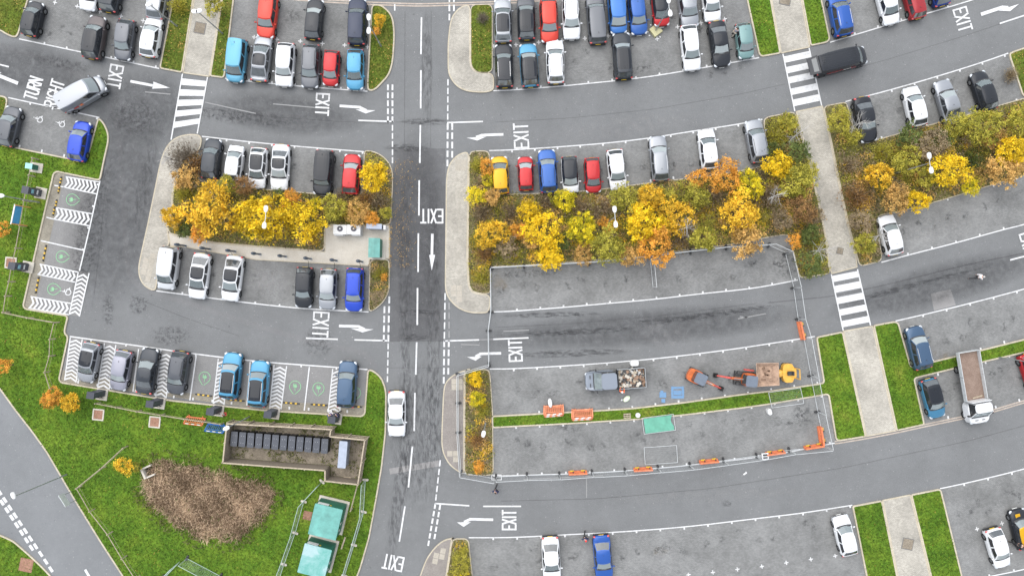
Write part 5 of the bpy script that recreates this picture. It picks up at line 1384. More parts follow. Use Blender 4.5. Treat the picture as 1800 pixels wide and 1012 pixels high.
MB().add([(-.58, -.98, 1.46), (.58, -.98, 1.46), (.58, .98, 1.46), (-.58, .98, 1.46), (-.58, -.98, 1.52), (.0, -.98, 1.60), (.58, -.98, 1.52), (.58, .98, 1.52), (.0, .98, 1.60), (-.58, .98, 1.52)],
         [(4, 5, 8, 9), (5, 6, 7, 8), (0, 1, 6, 5, 4), (2, 3, 9, 8, 7), (1, 2, 7, 6), (3, 0, 4, 9)]).build('roof', M['kiosk_roof'], o)
for y in (-.45, .45): MB().box((.56, y, .8), (.03, .8, 1.2)).build('door', M['kiosk'], o)

# chargers
def rapid(px, py, rz, label, facing=1, z=.085):
    c = W(px, py); o = empty('charging_unit', (c.x, c.y, z), rz); tag(o, label, 'charger', 'rapid chargers with concrete pads')
    MB().box((-.1, 0, .04), (1.15, 1.15, .12)).build('pad', M['concrete'], o)
    MB().box((.1, 0, 1.05), (.62, .72, 1.9), taper=.93).build('housing', M['cab_black'], o)
    MB().box((.12, 0, 2.02), (.70, .76, .07)).build('roof_cap', plain('charger_cap', (.022, .025, .036), .5, var=.1), o)
    MB().box((-.225, 0, 1.45), (.03, .42, .34)).build('screen', plain('charger_screen', (.14, .30, .34), .2, var=.1), o)
    MB().box((-.23, 0, .75), (.03, .46, .2)).build('logo_panel', M['galv_w'], o)
    for s in (-1, 1):
        cb = MB(); pts = [(-.15, s * .36, 1.5), (-.28, s * .44, .9), (-.3, s * .42, .45), (-.2, s * .40, .8), (-.12, s * .38, 1.2)]
        for a, b in zip(pts[:-1], pts[1:]): cb.tube(a, b, .03, .03, 5)
        cb.build('cable', M['trim'], o)
rapid(72, 339.5, math.pi - .2, 'black rapid charger between the small green utility box and the blue board')
rapid(49, 469, math.pi - .2, 'black rapid charger beside the square brown cover')
for x, y, t in [(181, 691, 'behind the gap between silver and lilac cars'), (282, 706, 'behind the dark grey saloon'), (385, 719, 'near the blue pedestrian barrier'), (483, 724, 'behind the hatched strip by the light blue off-roaders'), (592, 733, 'where two people stand')]:
    rapid(x, y, math.pi / 2 + math.pi - .15 + math.pi, 'black rapid charger ' + t)
names = ['beside the boxy pearl car', 'between boxy car and first white saloon', 'between the two white saloons', 'beside the second white saloon', 'between empty bays below the great yellow tree', 'at the empty bay below the golden tree', 'serving the black electric hatchback', 'serving the silver electric hatchback', 'serving the royal blue car']
for k, (x, y) in enumerate([(319, 431), (362, 437), (406, 441), (450, 446), (495, 450), (539, 454), (584, 457), (629, 459)]):
    c = W(x + 8 if x < 800 else x, y + 1); o = empty('charging_post', (c.x, c.y, .095), -.1); tag(o, 'slim dark charging post on the concrete path, ' + names[k if k < 4 else k + 1], 'charger', 'charging posts on the concrete path')
    pm_ = plain('charging_post_grey', (.05, .065, .085), .5, var=.1) if 'charging_post_grey' not in bpy.data.materials else bpy.data.materials['charging_post_grey']
    MB().tube((0, 0, 0), (0, 0, 1.35), .10, .085, 8).build('column', pm_, o); MB().ell((0, 0, 1.75), (.24, .17, .52), 10, 8).build('head', pm_, o, True)
    MB().tube((0, 0, 0), (0, 0, .03), .16, .16, 8).build('base_plate', M['galv'], o)
    if k in (5, 6, 7, 0, 1, 2):
        cb = MB(); pts = [(0, -.1, 1.1), (-.05, -.35, .5), (-.12, -.8, .12), (-.2, -1.3, .35), (-.22, -1.45, .7)]
        for a, b in zip(pts[:-1], pts[1:]): cb.tube(a, b, .022, .022, 5)
        cb.build('cable', M['trim'], o)
# wheel stops
def stop(px, py, rz, label, n=6, l=1.7):
    c = W(px, py); o = empty('wheel_stop', (c.x, c.y, .012), rz); tag(o, label, 'wheel stop', 'striped wheel stops')
    for k in range(n): MB().box((0, -l / 2 + (k + .5) * l / n, .05), (.15, l / n, .1), taper=.85).build('block', M['yellow_pl'] if k % 2 else M['trim'], o)
WS = 'black and yellow wheel stop '
for x, y, t in [(107, 318, 'nearest the small green utility box'), (104, 333, 'in front of the charger by the utility box'), (99, 358, 'opposite the blue information board'), (95, 372, 'at the second hatched strip')]: stop(x, y, -.2, WS + t, 5, .85)
for x, y, t in [(79, 445, 'in the bay beside the square brown cover'), (66, 501, 'in the wheelchair charging bay')]: stop(x, y, -.2, WS + t, 7, 1.75)
for x, y, r, t in [(358, 694, -.12, 'in the empty bay between grey and light blue cars'), (512, 708, -.08, 'in the empty bay by the hatched strip'), (561, 711, -.07, 'in the empty bay beside the slate blue off-roader'), (622, 714, -.06, 'behind the slate blue off-roader'), (415, 703, -.1, 'behind the twin light blue off-roader')]:
    stop(x, y, math.pi / 2 + r, WS + t, 7, 1.75)
# ground covers
def cover(px, py, label, s=1.05, rz=-.1, z=.085):
    c = W(px, py); o = empty('inspection_cover', (c.x, c.y, z), rz); tag(o, label, 'cover', 'square covers in the grass')
    for sx, sy, w, h in ((0, .5, 1.1, .13), (0, -.5, 1.1, .13), (.5, 0, .13, .87), (-.5, 0, .13, .87)): MB().box((sx * s, sy * s, .03), (w * s, h * s, .08)).build('surround', M['concrete'], o)
    MB().box((0, 0, .02), (.86 * s, .86 * s, .06)).build('lid', M['plate_brown'], o)
cover(174, 728, 'square brown cover in white surround below the lilac car charger'); cover(273, 741, 'square brown cover in white surround near the orange leaning barrier'); cover(20.5, 462, 'square brown cover in white surround beside a rapid charger')
for x, y, t, s in [(541, 905, 'bare brown soil patch cover beside the teal roofed kiosk', .45), (47, 992, 'brown square cover on the corner grass', .7), (1380, 0, 'grey inspection cover in the brick footpath by the zebra', .6), (352, 50, 'dark inspection cover in the leafy footpath', .6), (1595, 955, 'worn inspection cover in the brick footpath between two bare grass strips', .6), (1476, 441, 'small grey inspection cover in the footpath beside the birch', .35)]:
    c = W(x, y); o = empty('inspection_cover', (c.x, c.y, .086 if 'soil' in t or 'corner' in t else .062), -.2); tag(o, t, 'cover')
    m_ = M['plate_brown'] if 'brown' in t else M['galv']
    MB().box((0, 0, .01), (s * 2, s * 2, .03), taper=.96).build('frame', M['cover'] if m_ is M['galv'] else m_, o); MB().box((0, 0, .02), (s * 1.7, s * 1.7, .03)).build('lid', m_ if m_ is not M['galv'] else M['gravel'], o)
# utility boxes and signs
c = W(43, 292, 1.0); o = empty('utility_box', (c.x + .5, c.y, .085), -.15); tag(o, 'small green utility box on a cream base in the grass', 'utility box')
MB().box((.1, 0, .03), (1.3, 1.0, .1)).build('base', M['concrete'], o); MB().box((0, 0, .5), (.62, .5, .95)).build('housing', M['kiosk'], o); MB().box((0, 0, 1.0), (.7, .56, .06)).build('lid', M['sky_c'] if 'sky_c' in M else plain('pale_teal_lid', (.22, .45, .45), .5, var=.1), o)
c = W(52, 381); o = empty('information_sign', (c.x, c.y, .085), -.2); tag(o, 'blue information board on two orange posts in the grass', 'sign')
for y in (-.95, .95): MB().box((0, y, 1.1), (.1, .1, 2.2)).build('post', M['timber_l'] if False else plain('orange_post', (.55, .27, .07), .7, var=.1), o)
MB().box((-.06, 0, 1.65), (.06, 2.0, 1.0)).build('board', M['sign_blue'], o); MB().box((-.06, 0, 2.17), (.12, 2.05, .06)).build('top_rail', M['white_pl'], o)
c = W(131, 870); o = empty('road_sign', (c.x, c.y, .085), -1.01 + math.pi); tag(o, 'pale grey road sign on two posts at the main road kerb', 'sign')
for x in (-.5, .5): MB().tube((x, 0, 0), (x, 0, 2.0), .035, .035, 6).build('post', M['galv'], o)
MB().box((0, -.05, 1.55), (1.35, .05, .8)).build('plate', M['galv_w'], o)
c = W(873, 838); o = empty('warning_frame', (c.x, c.y, .02)); tag(o, 'small white framed sign by the corner of the flower bed fence', 'sign', 'white framed signs on the fence')
for a, b in (((-.5, -.25), (.5, -.25)), ((.5, -.25), (.5, .25)), ((.5, .25), (-.5, .25)), ((-.5, .25), (-.5, -.25))): MB().tube((*a, .06), (*b, .06), .05, .05, 5).build('frame', M['white_pl'], o)
c = W(1341, 799); o = empty('warning_frame', (c.x, c.y, .02), .1); tag(o, 'small white framed sign with dark panels by the orange barrier', 'sign', 'white framed signs on the fence')
MB().box((0, 0, .62), (.7, .7, .04)).build('panel', M['white_pl'], o)
for y in (-.13, .15): MB().box((0, y, .65), (.45, .17, .03)).build('dark_panel', M['dig_dark'], o)
for x in (-.3, .3): MB().tube((x, 0, 0), (x, 0, .62), .03, .03, 5).build('leg', M['white_pl'], o)
c = W(1114, 637); o = empty('bulk_bag', (c.x, c.y, .02), .06); tag(o, 'white square water tank beside the grey tipper truck', 'tank')
r_ = MB(); r_.prism(chaikin([(-.42, -.3), (.42, -.3), (.42, .3), (-.42, .3)], .12, 2), 0, .5); r_.build('tank', M['white_pl'], o); MB().box((0, 0, .52), (.3, .2, .05)).build('lid', M['white_pl'], o)
c = W(1350, 722); o = empty('fluid_drum', (c.x, c.y, .02), .3); tag(o, 'white plastic drum standing on the bay below the loose fence panel', 'drum')
MB().prism(chaikin([(-.2, -.32), (.2, -.32), (.2, .32), (-.2, .32)], .1, 2), 0, .5).build('drum_body', M['white_pl'], o); MB().tube((.05, .15, .5), (.05, .15, .58), .06, .06, 8).build('cap', M['white_pl'], o)
c = W(1120, 728); o = empty('water_bucket', (c.x, c.y, .09)); tag(o, 'round white bucket on the verge beside the green netting', 'bucket')
MB().tube((0, 0, 0), (0, 0, .35), .2, .24, 14).build('bucket_body', M['white_pl'], o); MB().tube((0, 0, .35), (0, 0, .37), .25, .25, 14).build('lid', M['white_pl'], o)
c = W(1102, 730); o = empty('pallet', (c.x, c.y, .09), .05); tag(o, 'short timber pallet lying on the verge beside the white bucket', 'pallet')
for y in (-.2, 0, .2): MB().box((0, y, .1), (.75, .1, .04)).build('slat', M['timber_l'], o)
for x in (-.3, 0, .3): MB().box((x, 0, .04), (.08, .5, .08)).build('bearer', M['timber'], o)
c = W(396, 727); o = empty('traffic_cone', (c.x, c.y, .085)); tag(o, 'red and white traffic cone beside a rapid charger', 'cone')
MB().box((0, 0, .02), (.36, .36, .05)).build('base', M['dig_red'], o); MB().tube((0, 0, .04), (0, 0, .3), .14, .09, 10).build('cone_lower', M['dig_red'], o); MB().tube((0, 0, .3), (0, 0, .5), .09, .055, 10).build('sleeve', M['white_pl'], o); MB().tube((0, 0, .5), (0, 0, .68), .055, .03, 10).build('cone_tip', M['dig_red'], o)
# headwall at the pond, stray timbers
c = W(263, 827); o = empty('pond_headwall', (c.x, c.y, .085), .42); tag(o, 'concrete headwall with dark opening at the pond edge', 'headwall')
MB().box((-.35, 0, .3), (.22, 1.1, .6)).build('back_wall', M['concrete'], o)
for y in (-.5, .5): MB().box((.2, y, .25), (.9, .16, .5)).build('wing_wall', M['concrete'], o)
MB().box((.2, 0, .02), (.8, .8, .05)).build('apron', M['dig_dark'], o)
for x, y, r, l, t in [(604, 953, 1.25, 1.3, 'loose timber plank on the grass between kiosk and fence'), (611, 838, -.15, .75, 'loose plank inside the timber compound')]:
    c = W(x, y); o = MB().box((0, 0, .03), (l, .15, .05), 0).build('plank', M['timber_l'], None, False, (c.x, c.y, .11), (0, 0, r)); tag(o, t, 'plank')
c = W(1309, 832); o = empty('small_debris', (c.x, c.y, .03), .6); 
tag(o, 'small white litter scrap on the aisle outside the works fence', 'litter'); MB().box((0, 0, 0), (.34, .14, .04)).build('scrap', M['white_pl'], o); MB().box((.2, .03, .01), (.1, .18, .03)).build('fold', M['white_pl'], o)

# ------------------------------------------------------------------ lamp posts
def lamp(px, py, h, heads, label, z=.085, arm=None, pad=False):
    c = W(px, py); o = empty('lamp_post', (c.x, c.y, z)); tag(o, label, 'lamp post', 'car park lamp posts')
    MB().tube((0, 0, 0), (0, 0, 1.2), .085, .08, 8).build('base_section', M['galv'], o)
    MB().tube((0, 0, 1.2), (0, 0, h), .06, .045, 8).build('pole', M['galv'], o)
    for (dx, dy) in heads:
        v = Vector((dx, dy, 0)); 
        if v.length > .3: MB().tube((0, 0, h - .05), (dx * .8, dy * .8, h + .03), .035, .03, 6).build('bracket_arm', M['galv_w'], o)
        a = math.atan2(dy, dx) if v.length > .01 else (arm or 0)
        ca, sa = math.cos(a), math.sin(a); hd = MB(); ot = chaikin([(dx + ca * u - sa * v, dy + sa * u + ca * v) for u, v in ((-.34, -.17), (.3, -.22), (.3, .22), (-.34, .17))], .16, 2)
        hd.prism(ot, h - .02, h + .07); hd.poly(offset(ot, .06), h + .10); hd.build('lantern', M['lantern'], o)
LP = 'grey lamp post with '
lamp(118, 833, 7.4, [(-.05, .12)], LP + 'single white lantern at the main road verge', arm=math.radians(20))
lamp(70, 356, 5.1, [(-.1, 0)], LP + 'single white lantern among the grass behind charging bays', arm=0)
lamp(312, 47, 5.4, [(0, 0)], LP + 'single lantern in the leafy strip beside the silver estate', arm=.5)
lamp(392, 60, 5.6, [(-.25, 0), (.15, .05)], LP + 'double lantern leaning over the leafy footpath', arm=0)
lamp(670, 82, 5.8, [(-.03, .68), (-.03, -.62)], LP + 'twin lanterns on the rounded grass island')
lamp(503, 392, 5.8, [(.06, .8), (-.1, -.8)], LP + 'twin lanterns rising through the yellow trees')
lamp(1066, 392, 5.8, [(-.06, .75), (.05, -.7)], LP + 'twin lanterns rising through the mixed shrub bed')
lamp(1573, 305, 5.8, [(-.1, .7), (.1, -.7)], LP + 'twin lanterns beside the round golden tree')
lamp(1152, 55, 5.8, [(-.05, .62), (.1, -.65)], LP + 'twin lanterns standing on a square yellow pad', z=.3)
lamp(854, 741, 5.6, [(0, 0)], LP + 'single lantern in the brown flower bed', arm=1.4)
lamp(1755, 628, 5.8, [(-.05, .7), (.1, -.7)], LP + 'twin lanterns on the verge beyond the flatbed lorry')
lamp(439, 732, 5.6, [(0, 0)], LP + 'single lantern over the timber compound corner', arm=.4)
c = W(1152, 55); o = empty('lamp_pad', (c.x, c.y, .01), math.radians(38)); tag(o, 'square yellow concrete pad around a lamp post base', 'lamp base')
MB().box((0, 0, .15), (1.05, 1.05, .28), taper=.94).build('pad_block', mottled('yellow_concrete', [(.3, (.36, .34, .19)), (.7, (.47, .44, .27))], 1.5, fine=.3), o)
for a in range(4): MB().box((math.cos(a * 1.571) * .78, math.sin(a * 1.571) * .78, .02), (.16, .1, .05), a * 1.571).build('corner_marker', M['white_pl'], o)
# ------------------------------------------------------------------ vegetation
FOL = {
 'yellow': foliage('bright_yellow_leaves', (.28, .19, .008), (.95, .68, .03)),
 'gold':   foliage('golden_leaves', (.26, .165, .014), (.90, .58, .05)),
 'orange': foliage('orange_leaves', (.26, .125, .018), (.88, .45, .075)),
 'tan':    foliage('tan_leaves', (.22, .135, .04), (.76, .48, .155)),
 'olive':  foliage('olive_leaves', (.10, .11, .016), (.52, .46, .07)),
 'ygreen': foliage('yellow_green_leaves', (.13, .15, .012), (.82, .66, .03)),
 'green':  foliage('dark_green_leaves', (.03, .05, .014), (.17, .205, .055)),
 'brown':  foliage('brown_leaves', (.095, .075, .045), (.38, .29, .175)),
 'redbrown': foliage('red_brown_leaves', (.10, .06, .03), (.42, .24, .09)),
 'grey':   foliage('bare_twigs', (.11, .09, .07), (.25, .21, .16)),
 'reed':   foliage('dead_reeds', (.13, .085, .05), (.74, .55, .37)),
 'blade':  foliage('grass_blades', (.028, .072, .004), (.215, .295, .028)),
 'blade_d': foliage('tired_grass_blades', (.04, .07, .007), (.28, .28, .045)),
 'litter': foliage('fallen_leaves', (.20, .095, .02), (.56, .36, .10), .1),
 'weed':   foliage('weeds', (.055, .065, .02), (.19, .19, .07)),
}
def leafq(mb, p, nrm, s, tint, r, elong=1.35):
    n = Vector(nrm).normalized(); a = n.orthogonal().normalized(); a = (Matrix.Rotation(r.uniform(0, 6.28), 3, n) @ a); b = n.cross(a)
    p = Vector(p); mb.add([p - a * s * elong, p - b * s * .62, p + a * s * elong, p + b * s * .62], [(0, 1, 2, 3)]); mb.tint.append(tint)
def leafy(seed, nc=110, nl=26, ls=.040, spread=.14):
    r = random.Random(seed); mb = MB(); lob = [r.uniform(.62, 1.2) for _ in range(9)]
    for c in range(nc):
        az = r.uniform(0, 6.283); el = math.asin(r.uniform(-.1, 1.0)); k = az / 6.283 * 9; i = int(k) % 9; f = k - int(k)
        rad = (lob[i] * (1 - f) + lob[(i + 1) % 9] * f) * r.uniform(.35, 1.0) ** .6 * .93
        cc = Vector((math.cos(az) * math.cos(el) * rad, math.sin(az) * math.cos(el) * rad, math.sin(el) * rad * .9)); ct = r.uniform(.05, .95); cs = spread * r.uniform(.6, 1.4)
        for _ in range(int(nl * r.uniform(.5, 1.5))):
            d = Vector((r.gauss(0, .55), r.gauss(0, .55), r.gauss(0, .4))) * cs; p = cc + d
            n = p.normalized() * .4 + Vector((r.gauss(0, .6), r.gauss(0, .6), r.gauss(.4, .5)))
            leafq(mb, p, n, ls * r.uniform(.6, 1.4), max(0, min(1, ct + r.gauss(0, .16))), r)
    return mb.mesh('crown')
def twiggy(seed, n=330, leaves=420, ls=.045):
    r = random.Random(seed); mb = MB()
    for _ in range(n):
        az = r.uniform(0, 6.283); el = r.uniform(.1, 1.45); L = r.uniform(.5, 1.05); d = Vector((math.cos(az) * math.cos(el), math.sin(az) * math.cos(el), math.sin(el)))
        s0 = d * r.uniform(.05, .45) + Vector((r.gauss(0, .12), r.gauss(0, .12), 0)); s1 = s0 + (d + Vector((r.gauss(0, .35), r.gauss(0, .35), r.gauss(0, .2)))).normalized() * L * .55
        q = d.cross(Vector((r.gauss(0, 1), r.gauss(0, 1), r.gauss(0, 1)))).normalized() * .011
        mb.add([s0 - q, s0 + q, s1 + q * .4, s1 - q * .4], [(0, 1, 2, 3)]); mb.tint.append(r.uniform(.3, 1.0))
    for _ in range(leaves):
        az = r.uniform(0, 6.283); rad = r.uniform(.15, 1.0) ** .7; el = math.asin(r.uniform(0, 1))
        p = Vector((math.cos(az) * math.cos(el) * rad, math.sin(az) * math.cos(el) * rad, math.sin(el) * rad * .85))
        leafq(mb, p, (r.gauss(0, .6), r.gauss(0, .6), .7), ls * r.uniform(.5, 1.3), r.uniform(0, .8), r)
    return mb.mesh('crown')
def trunk_mesh(seed, nb=7):
    r = random.Random(seed); mb = MB(); mb.tube((0, 0, 0), (.02, .01, .55), .055, .04, 6)
    for k in range(nb):
        a = 6.283 * k / nb + r.uniform(-.3, .3); z0 = r.uniform(.3, .6); e = (math.cos(a) * r.uniform(.4, .7), math.sin(a) * r.uniform(.4, .7), r.uniform(.75, 1.2))
        m = (e[0] * .45, e[1] * .45, (z0 + e[2]) / 2 + .06); mb.tube((0.01, 0, z0), m, .028, .018, 5); mb.tube(m, e, .018, .008, 4)
    return mb.mesh('trunk')
LEAFY = [leafy(100 + k, 105, 26, .046, .13) for k in range(7)]
FINE = [leafy(150 + k, 130, 22, .038, .13) for k in range(4)]
SPARSE = [leafy(200 + k, 60, 24, .048, .16) for k in range(4)]
TWIG = [twiggy(300 + k, 420, 600, .040) for k in range(5)]
TRUNK = [trunk_mesh(400 + k) for k in range(4)]
def tree(px, py, rpx, colr, label, style='leafy', h=None, kind='shrub', group='autumn shrubs in the planted beds', z=.085, trunkm='bark', flat=1.0):
    r0 = rpx / PPM; h = h or (r0 * 1.75 + .4); zc = h * .58
    c = W(px, py, zc); r = r0 * (CAM_H - zc) / CAM_H
    o = empty(kind, (c.x, c.y, z), rng.uniform(0, 6.28)); tag(o, label, 'tree' if 'tree' in kind else 'shrub', group)
    me = rng.choice({'leafy': LEAFY, 'fine': FINE, 'sparse': SPARSE, 'twig': TWIG}[style])
    rz_ = min(r, h * .46) * flat
    link('crown', me, FOL[colr], o, (0, 0, zc if style != 'twig' else .1), None, (r * 1.08 * rng.uniform(.9, 1.12), r * 1.08 * rng.uniform(.9, 1.12), rz_ if style != 'twig' else h * .85))
    link('trunk', rng.choice(TRUNK), M[trunkm], o, (0, 0, -.05), None, (r * .9, r * .9, zc * 1.0))
    return o
CN = {'yellow': 'bright yellow', 'gold': 'golden', 'orange': 'orange', 'tan': 'tan', 'olive': 'olive', 'ygreen': 'yellow-green', 'green': 'dark green', 'brown': 'brown', 'redbrown': 'red-brown', 'grey': 'bare grey'}
VEG_N = [ # left planted island
 (341, 288, 23, 'redbrown', 'twig', 'beside the black hatchback'), (326, 312, 22, 'tan', 'sparse', 'on the paved corner near the bare shrub'), (318, 342, 20, 'olive', 'twig', 'at the paved edge near the bare shrub'),
 (304, 380, 24, 'gold', 'leafy', 'spilling over the concrete path corner'), (368, 368, 46, 'gold', 'fine', 'broad, beside the twin-lamp yellow tree'), (326, 404, 17, 'green', 'sparse', 'low at the concrete path corner'), (352, 412, 20, 'orange', 'sparse', 'hanging over the concrete path'),
 (402, 326, 20, 'olive', 'sparse', 'behind the tiny white city car'), (432, 328, 20, 'redbrown', 'fine', 'behind the white glass-roofed hatchback'), (463, 384, 50, 'yellow', 'leafy', 'surrounding the twin lamp post'), (535, 390, 40, 'yellow', 'fine', 'next to the concrete pad'),
 (512, 352, 20, 'orange', 'fine', 'behind the white glass-roofed saloon'), (556, 358, 15, 'ygreen', 'sparse', 'small, between orange and olive shrubs'), (588, 368, 27, 'olive', 'fine', 'above the white cooling units'), (628, 374, 22, 'tan', 'fine', 'above the second cooling unit'), (652, 386, 16, 'orange', 'leafy', 'above the grey pad cabinet'),
 (600, 345, 20, 'brown', 'twig', 'behind the tall boxy black vehicle'), (654, 310, 30, 'yellow', 'leafy', 'overhanging the red hatchback'), (665, 355, 24, 'brown', 'twig', 'beside the leaf covered road edge'), (640, 350, 20, 'redbrown', 'twig', 'between the red hatchback and the pad'), (490, 345, 16, 'green', 'sparse', 'tucked behind the big yellow trees'), (680, 375, 14, 'olive', 'sparse', 'at the road edge by the pad'),
 (415, 395, 18, 'gold', 'sparse', 'between the broad golden and twin-lamp trees'), (392, 345, 14, 'tan', 'twig', 'behind the largest golden tree'), (668, 480, 15, 'olive', 'twig', 'in the narrow bed by the royal blue car'), (675, 487, 7, 'orange', 'sparse', 'tiny, in the narrow bed by the central road'), (666, 520, 14, 'brown', 'sparse', 'low, at the tip of the narrow bed'),
]
VEG_L = [ # large right bed
 (840, 290, 16, 'olive', 'twig', 'at the bed corner beside the paved island'), (855, 292, 17, 'orange', 'sparse', 'touching the yellow car'), (858, 318, 14, 'ygreen', 'sparse', 'behind the yellow car mirror'), (838, 345, 18, 'ygreen', 'sparse', 'low beside the paved island'), (866, 345, 17, 'tan', 'sparse', 'behind the yellow car'), (848, 372, 24, 'brown', 'twig', 'dark, beside the paved island'),
 (864, 412, 28, 'gold', 'fine', 'round, near the paved island end of the bed'), (842, 420, 20, 'olive', 'twig', 'against the paved island edge'), (850, 448, 20, 'redbrown', 'twig', 'above the compound corner'), (846, 488, 18, 'olive', 'twig', 'in the narrow foot of the bed'), (893, 436, 22, 'brown', 'sparse', 'above the first fence panel'), (896, 372, 22, 'brown', 'twig', 'behind the small red car'),
 (932, 370, 20, 'yellow', 'leafy', 'behind the blue crossover'), (960, 355, 22, 'brown', 'twig', 'dark, beside the small yellow tree'), (993, 350, 24, 'ygreen', 'leafy', 'behind the black-roofed white car'), (953, 402, 33, 'yellow', 'fine', 'with a grey middle, beside a small orange shrub'), (911, 405, 16, 'orange', 'leafy', 'beside the fine yellow tree'), (935, 425, 18, 'tan', 'sparse', 'below the fine yellow tree'),
 (1026, 402, 30, 'ygreen', 'leafy', 'dark edged, near the twin lamp'), (970, 452, 26, 'yellow', 'leafy', 'leaning over the compound fence'), (1025, 448, 20, 'tan', 'fine', 'overhanging the compound fence'), (985, 425, 20, 'green', 'sparse', 'between two yellow crowns'), (1030, 366, 24, 'brown', 'twig', 'bare, behind the red small car'), (1062, 362, 26, 'brown', 'twig', 'bare, behind the white hatchback'),
 (1068, 430, 32, 'olive', 'fine', 'below the twin lamp'), (1065, 395, 15, 'orange', 'sparse', 'beside the lamp head'), (1098, 352, 28, 'olive', 'fine', 'behind the white hatchback bonnet'), (1146, 345, 27, 'gold', 'leafy', 'below the silver estate'), (1128, 392, 38, 'yellow', 'leafy', 'broad, in the bed centre'), (1152, 428, 38, 'orange', 'fine', 'broad, above the lone inner fence panel'), (1110, 450, 22, 'tan', 'fine', 'at the fence above the lone inner panel'),
 (1188, 378, 30, 'gold', 'fine', 'between broad yellow and bare shrubs'), (1175, 345, 20, 'olive', 'sparse', 'below the silver estate tail'), (1200, 418, 30, 'brown', 'twig', 'bare grey brown, in the bed centre'), (1238, 420, 26, 'olive', 'leafy', 'beside the bare centre shrub'), (1222, 345, 24, 'olive', 'fine', 'above the bare centre shrub'), (1298, 372, 38, 'gold', 'fine', 'wide, near the compound corner by the footpath'), (1308, 422, 34, 'tan', 'fine', 'overhanging the compound corner'),
 (1228, 312, 20, 'orange', 'sparse', 'below the white hatchback'), (1275, 310, 30, 'orange', 'fine', 'below the gap between white and silver cars'), (1318, 325, 26, 'ygreen', 'leafy', 'below the silver crossover'), (1366, 294, 26, 'yellow', 'leafy', 'spiky, beside the silver crossover'), (1258, 345, 26, 'brown', 'twig', 'bare, below the orange shrub'), (1352, 345, 30, 'brown', 'twig', 'bare grey, between golden crown and footpath'), (1340, 380, 22, 'olive', 'twig', 'thin, by the golden crown edge'),
 (1398, 322, 32, 'olive', 'fine', 'dull, by the footpath bend'), (1372, 385, 24, 'brown', 'sparse', 'above the compound corner'), (1408, 365, 28, 'redbrown', 'fine', 'rusty, beside the footpath'), (1400, 268, 24, 'green', 'sparse', 'by the footpath near the silver crossover'), (1368, 238, 28, 'olive', 'twig', 'at the bed head near the zebra'), (1385, 215, 18, 'olive', 'sparse', 'at the verge by the zebra'), (1418, 300, 18, 'olive', 'sparse', 'on the footpath edge'),
 (1421, 412, 20, 'green', 'leafy', 'dark, beside the birch'), (1424, 465, 26, 'green', 'sparse', 'rounded, at the foot of the bed'), (1440, 428, 20, 'olive', 'twig', 'pale, leaning over the footpath'), (1395, 425, 16, 'orange', 'sparse', 'by the compound corner kerb'), (1430, 380, 18, 'brown', 'sparse', 'small, on the footpath edge'), (1355, 265, 16, 'green', 'sparse', 'beside the silver crossover boot'),
]
VEG_K = [ # far right bed
 (1665, 300, 34, 'yellow', 'fine', 'perfectly round beside the twin lamp'), (1542, 308, 28, 'gold', 'leafy', 'between brick footpath and the lone twin lamp'), (1572, 350, 27, 'tan', 'fine', 'dry, above the bay kerb'), (1612, 352, 22, 'yellow', 'leafy', 'low, at the bay kerb'), (1588, 285, 27, 'olive', 'fine', 'beside the leaning lamp pole'), (1632, 255, 28, 'brown', 'fine', 'above the twin lamp'),
 (1772, 264, 32, 'yellow', 'leafy', 'wide, beyond the perfectly round tree'), (1742, 245, 22, 'tan', 'sparse', 'beside the wide yellow shrub'), (1722, 220, 32, 'olive', 'fine', 'below the silver saloon'), (1498, 290, 24, 'brown', 'twig', 'bare, by the brick footpath'), (1513, 345, 30, 'redbrown', 'twig', 'dark bare, by the brick footpath'), (1512, 392, 22, 'brown', 'fine', 'dull, beside the bay corner'),
 (1519, 430, 23, 'olive', 'fine', 'at the bed end beside the white hatchback and birch'), (1474, 213, 22, 'olive', 'fine', 'at the bed end near the black van'), (1556, 265, 24, 'olive', 'twig', 'below the black saloon'), (1598, 240, 24, 'green', 'sparse', 'below the white hatchback'), (1680, 222, 26, 'olive', 'fine', 'below the silver saloon tail'), (1760, 300, 30, 'tan', 'fine', 'dry, beside the long empty bays'), (1703, 328, 20, 'ygreen', 'sparse', 'at the long empty bay kerb'),
 (1655, 245, 22, 'green', 'sparse', 'between dull shrubs below the aisle'), (1790, 215, 26, 'olive', 'fine', 'at the bed corner below the verge'), (1715, 280, 26, 'green', 'twig', 'behind the round golden tree'), (1625, 315, 20, 'olive', 'sparse', 'under the twin lamp'), (1500, 240, 16, 'olive', 'sparse', 'by the black saloon tail'), (1830, 240, 34, 'olive', 'fine', 'beyond the wide yellow shrub'), (1782, 130, 15, 'brown', 'twig', 'in the corner verge'),
]
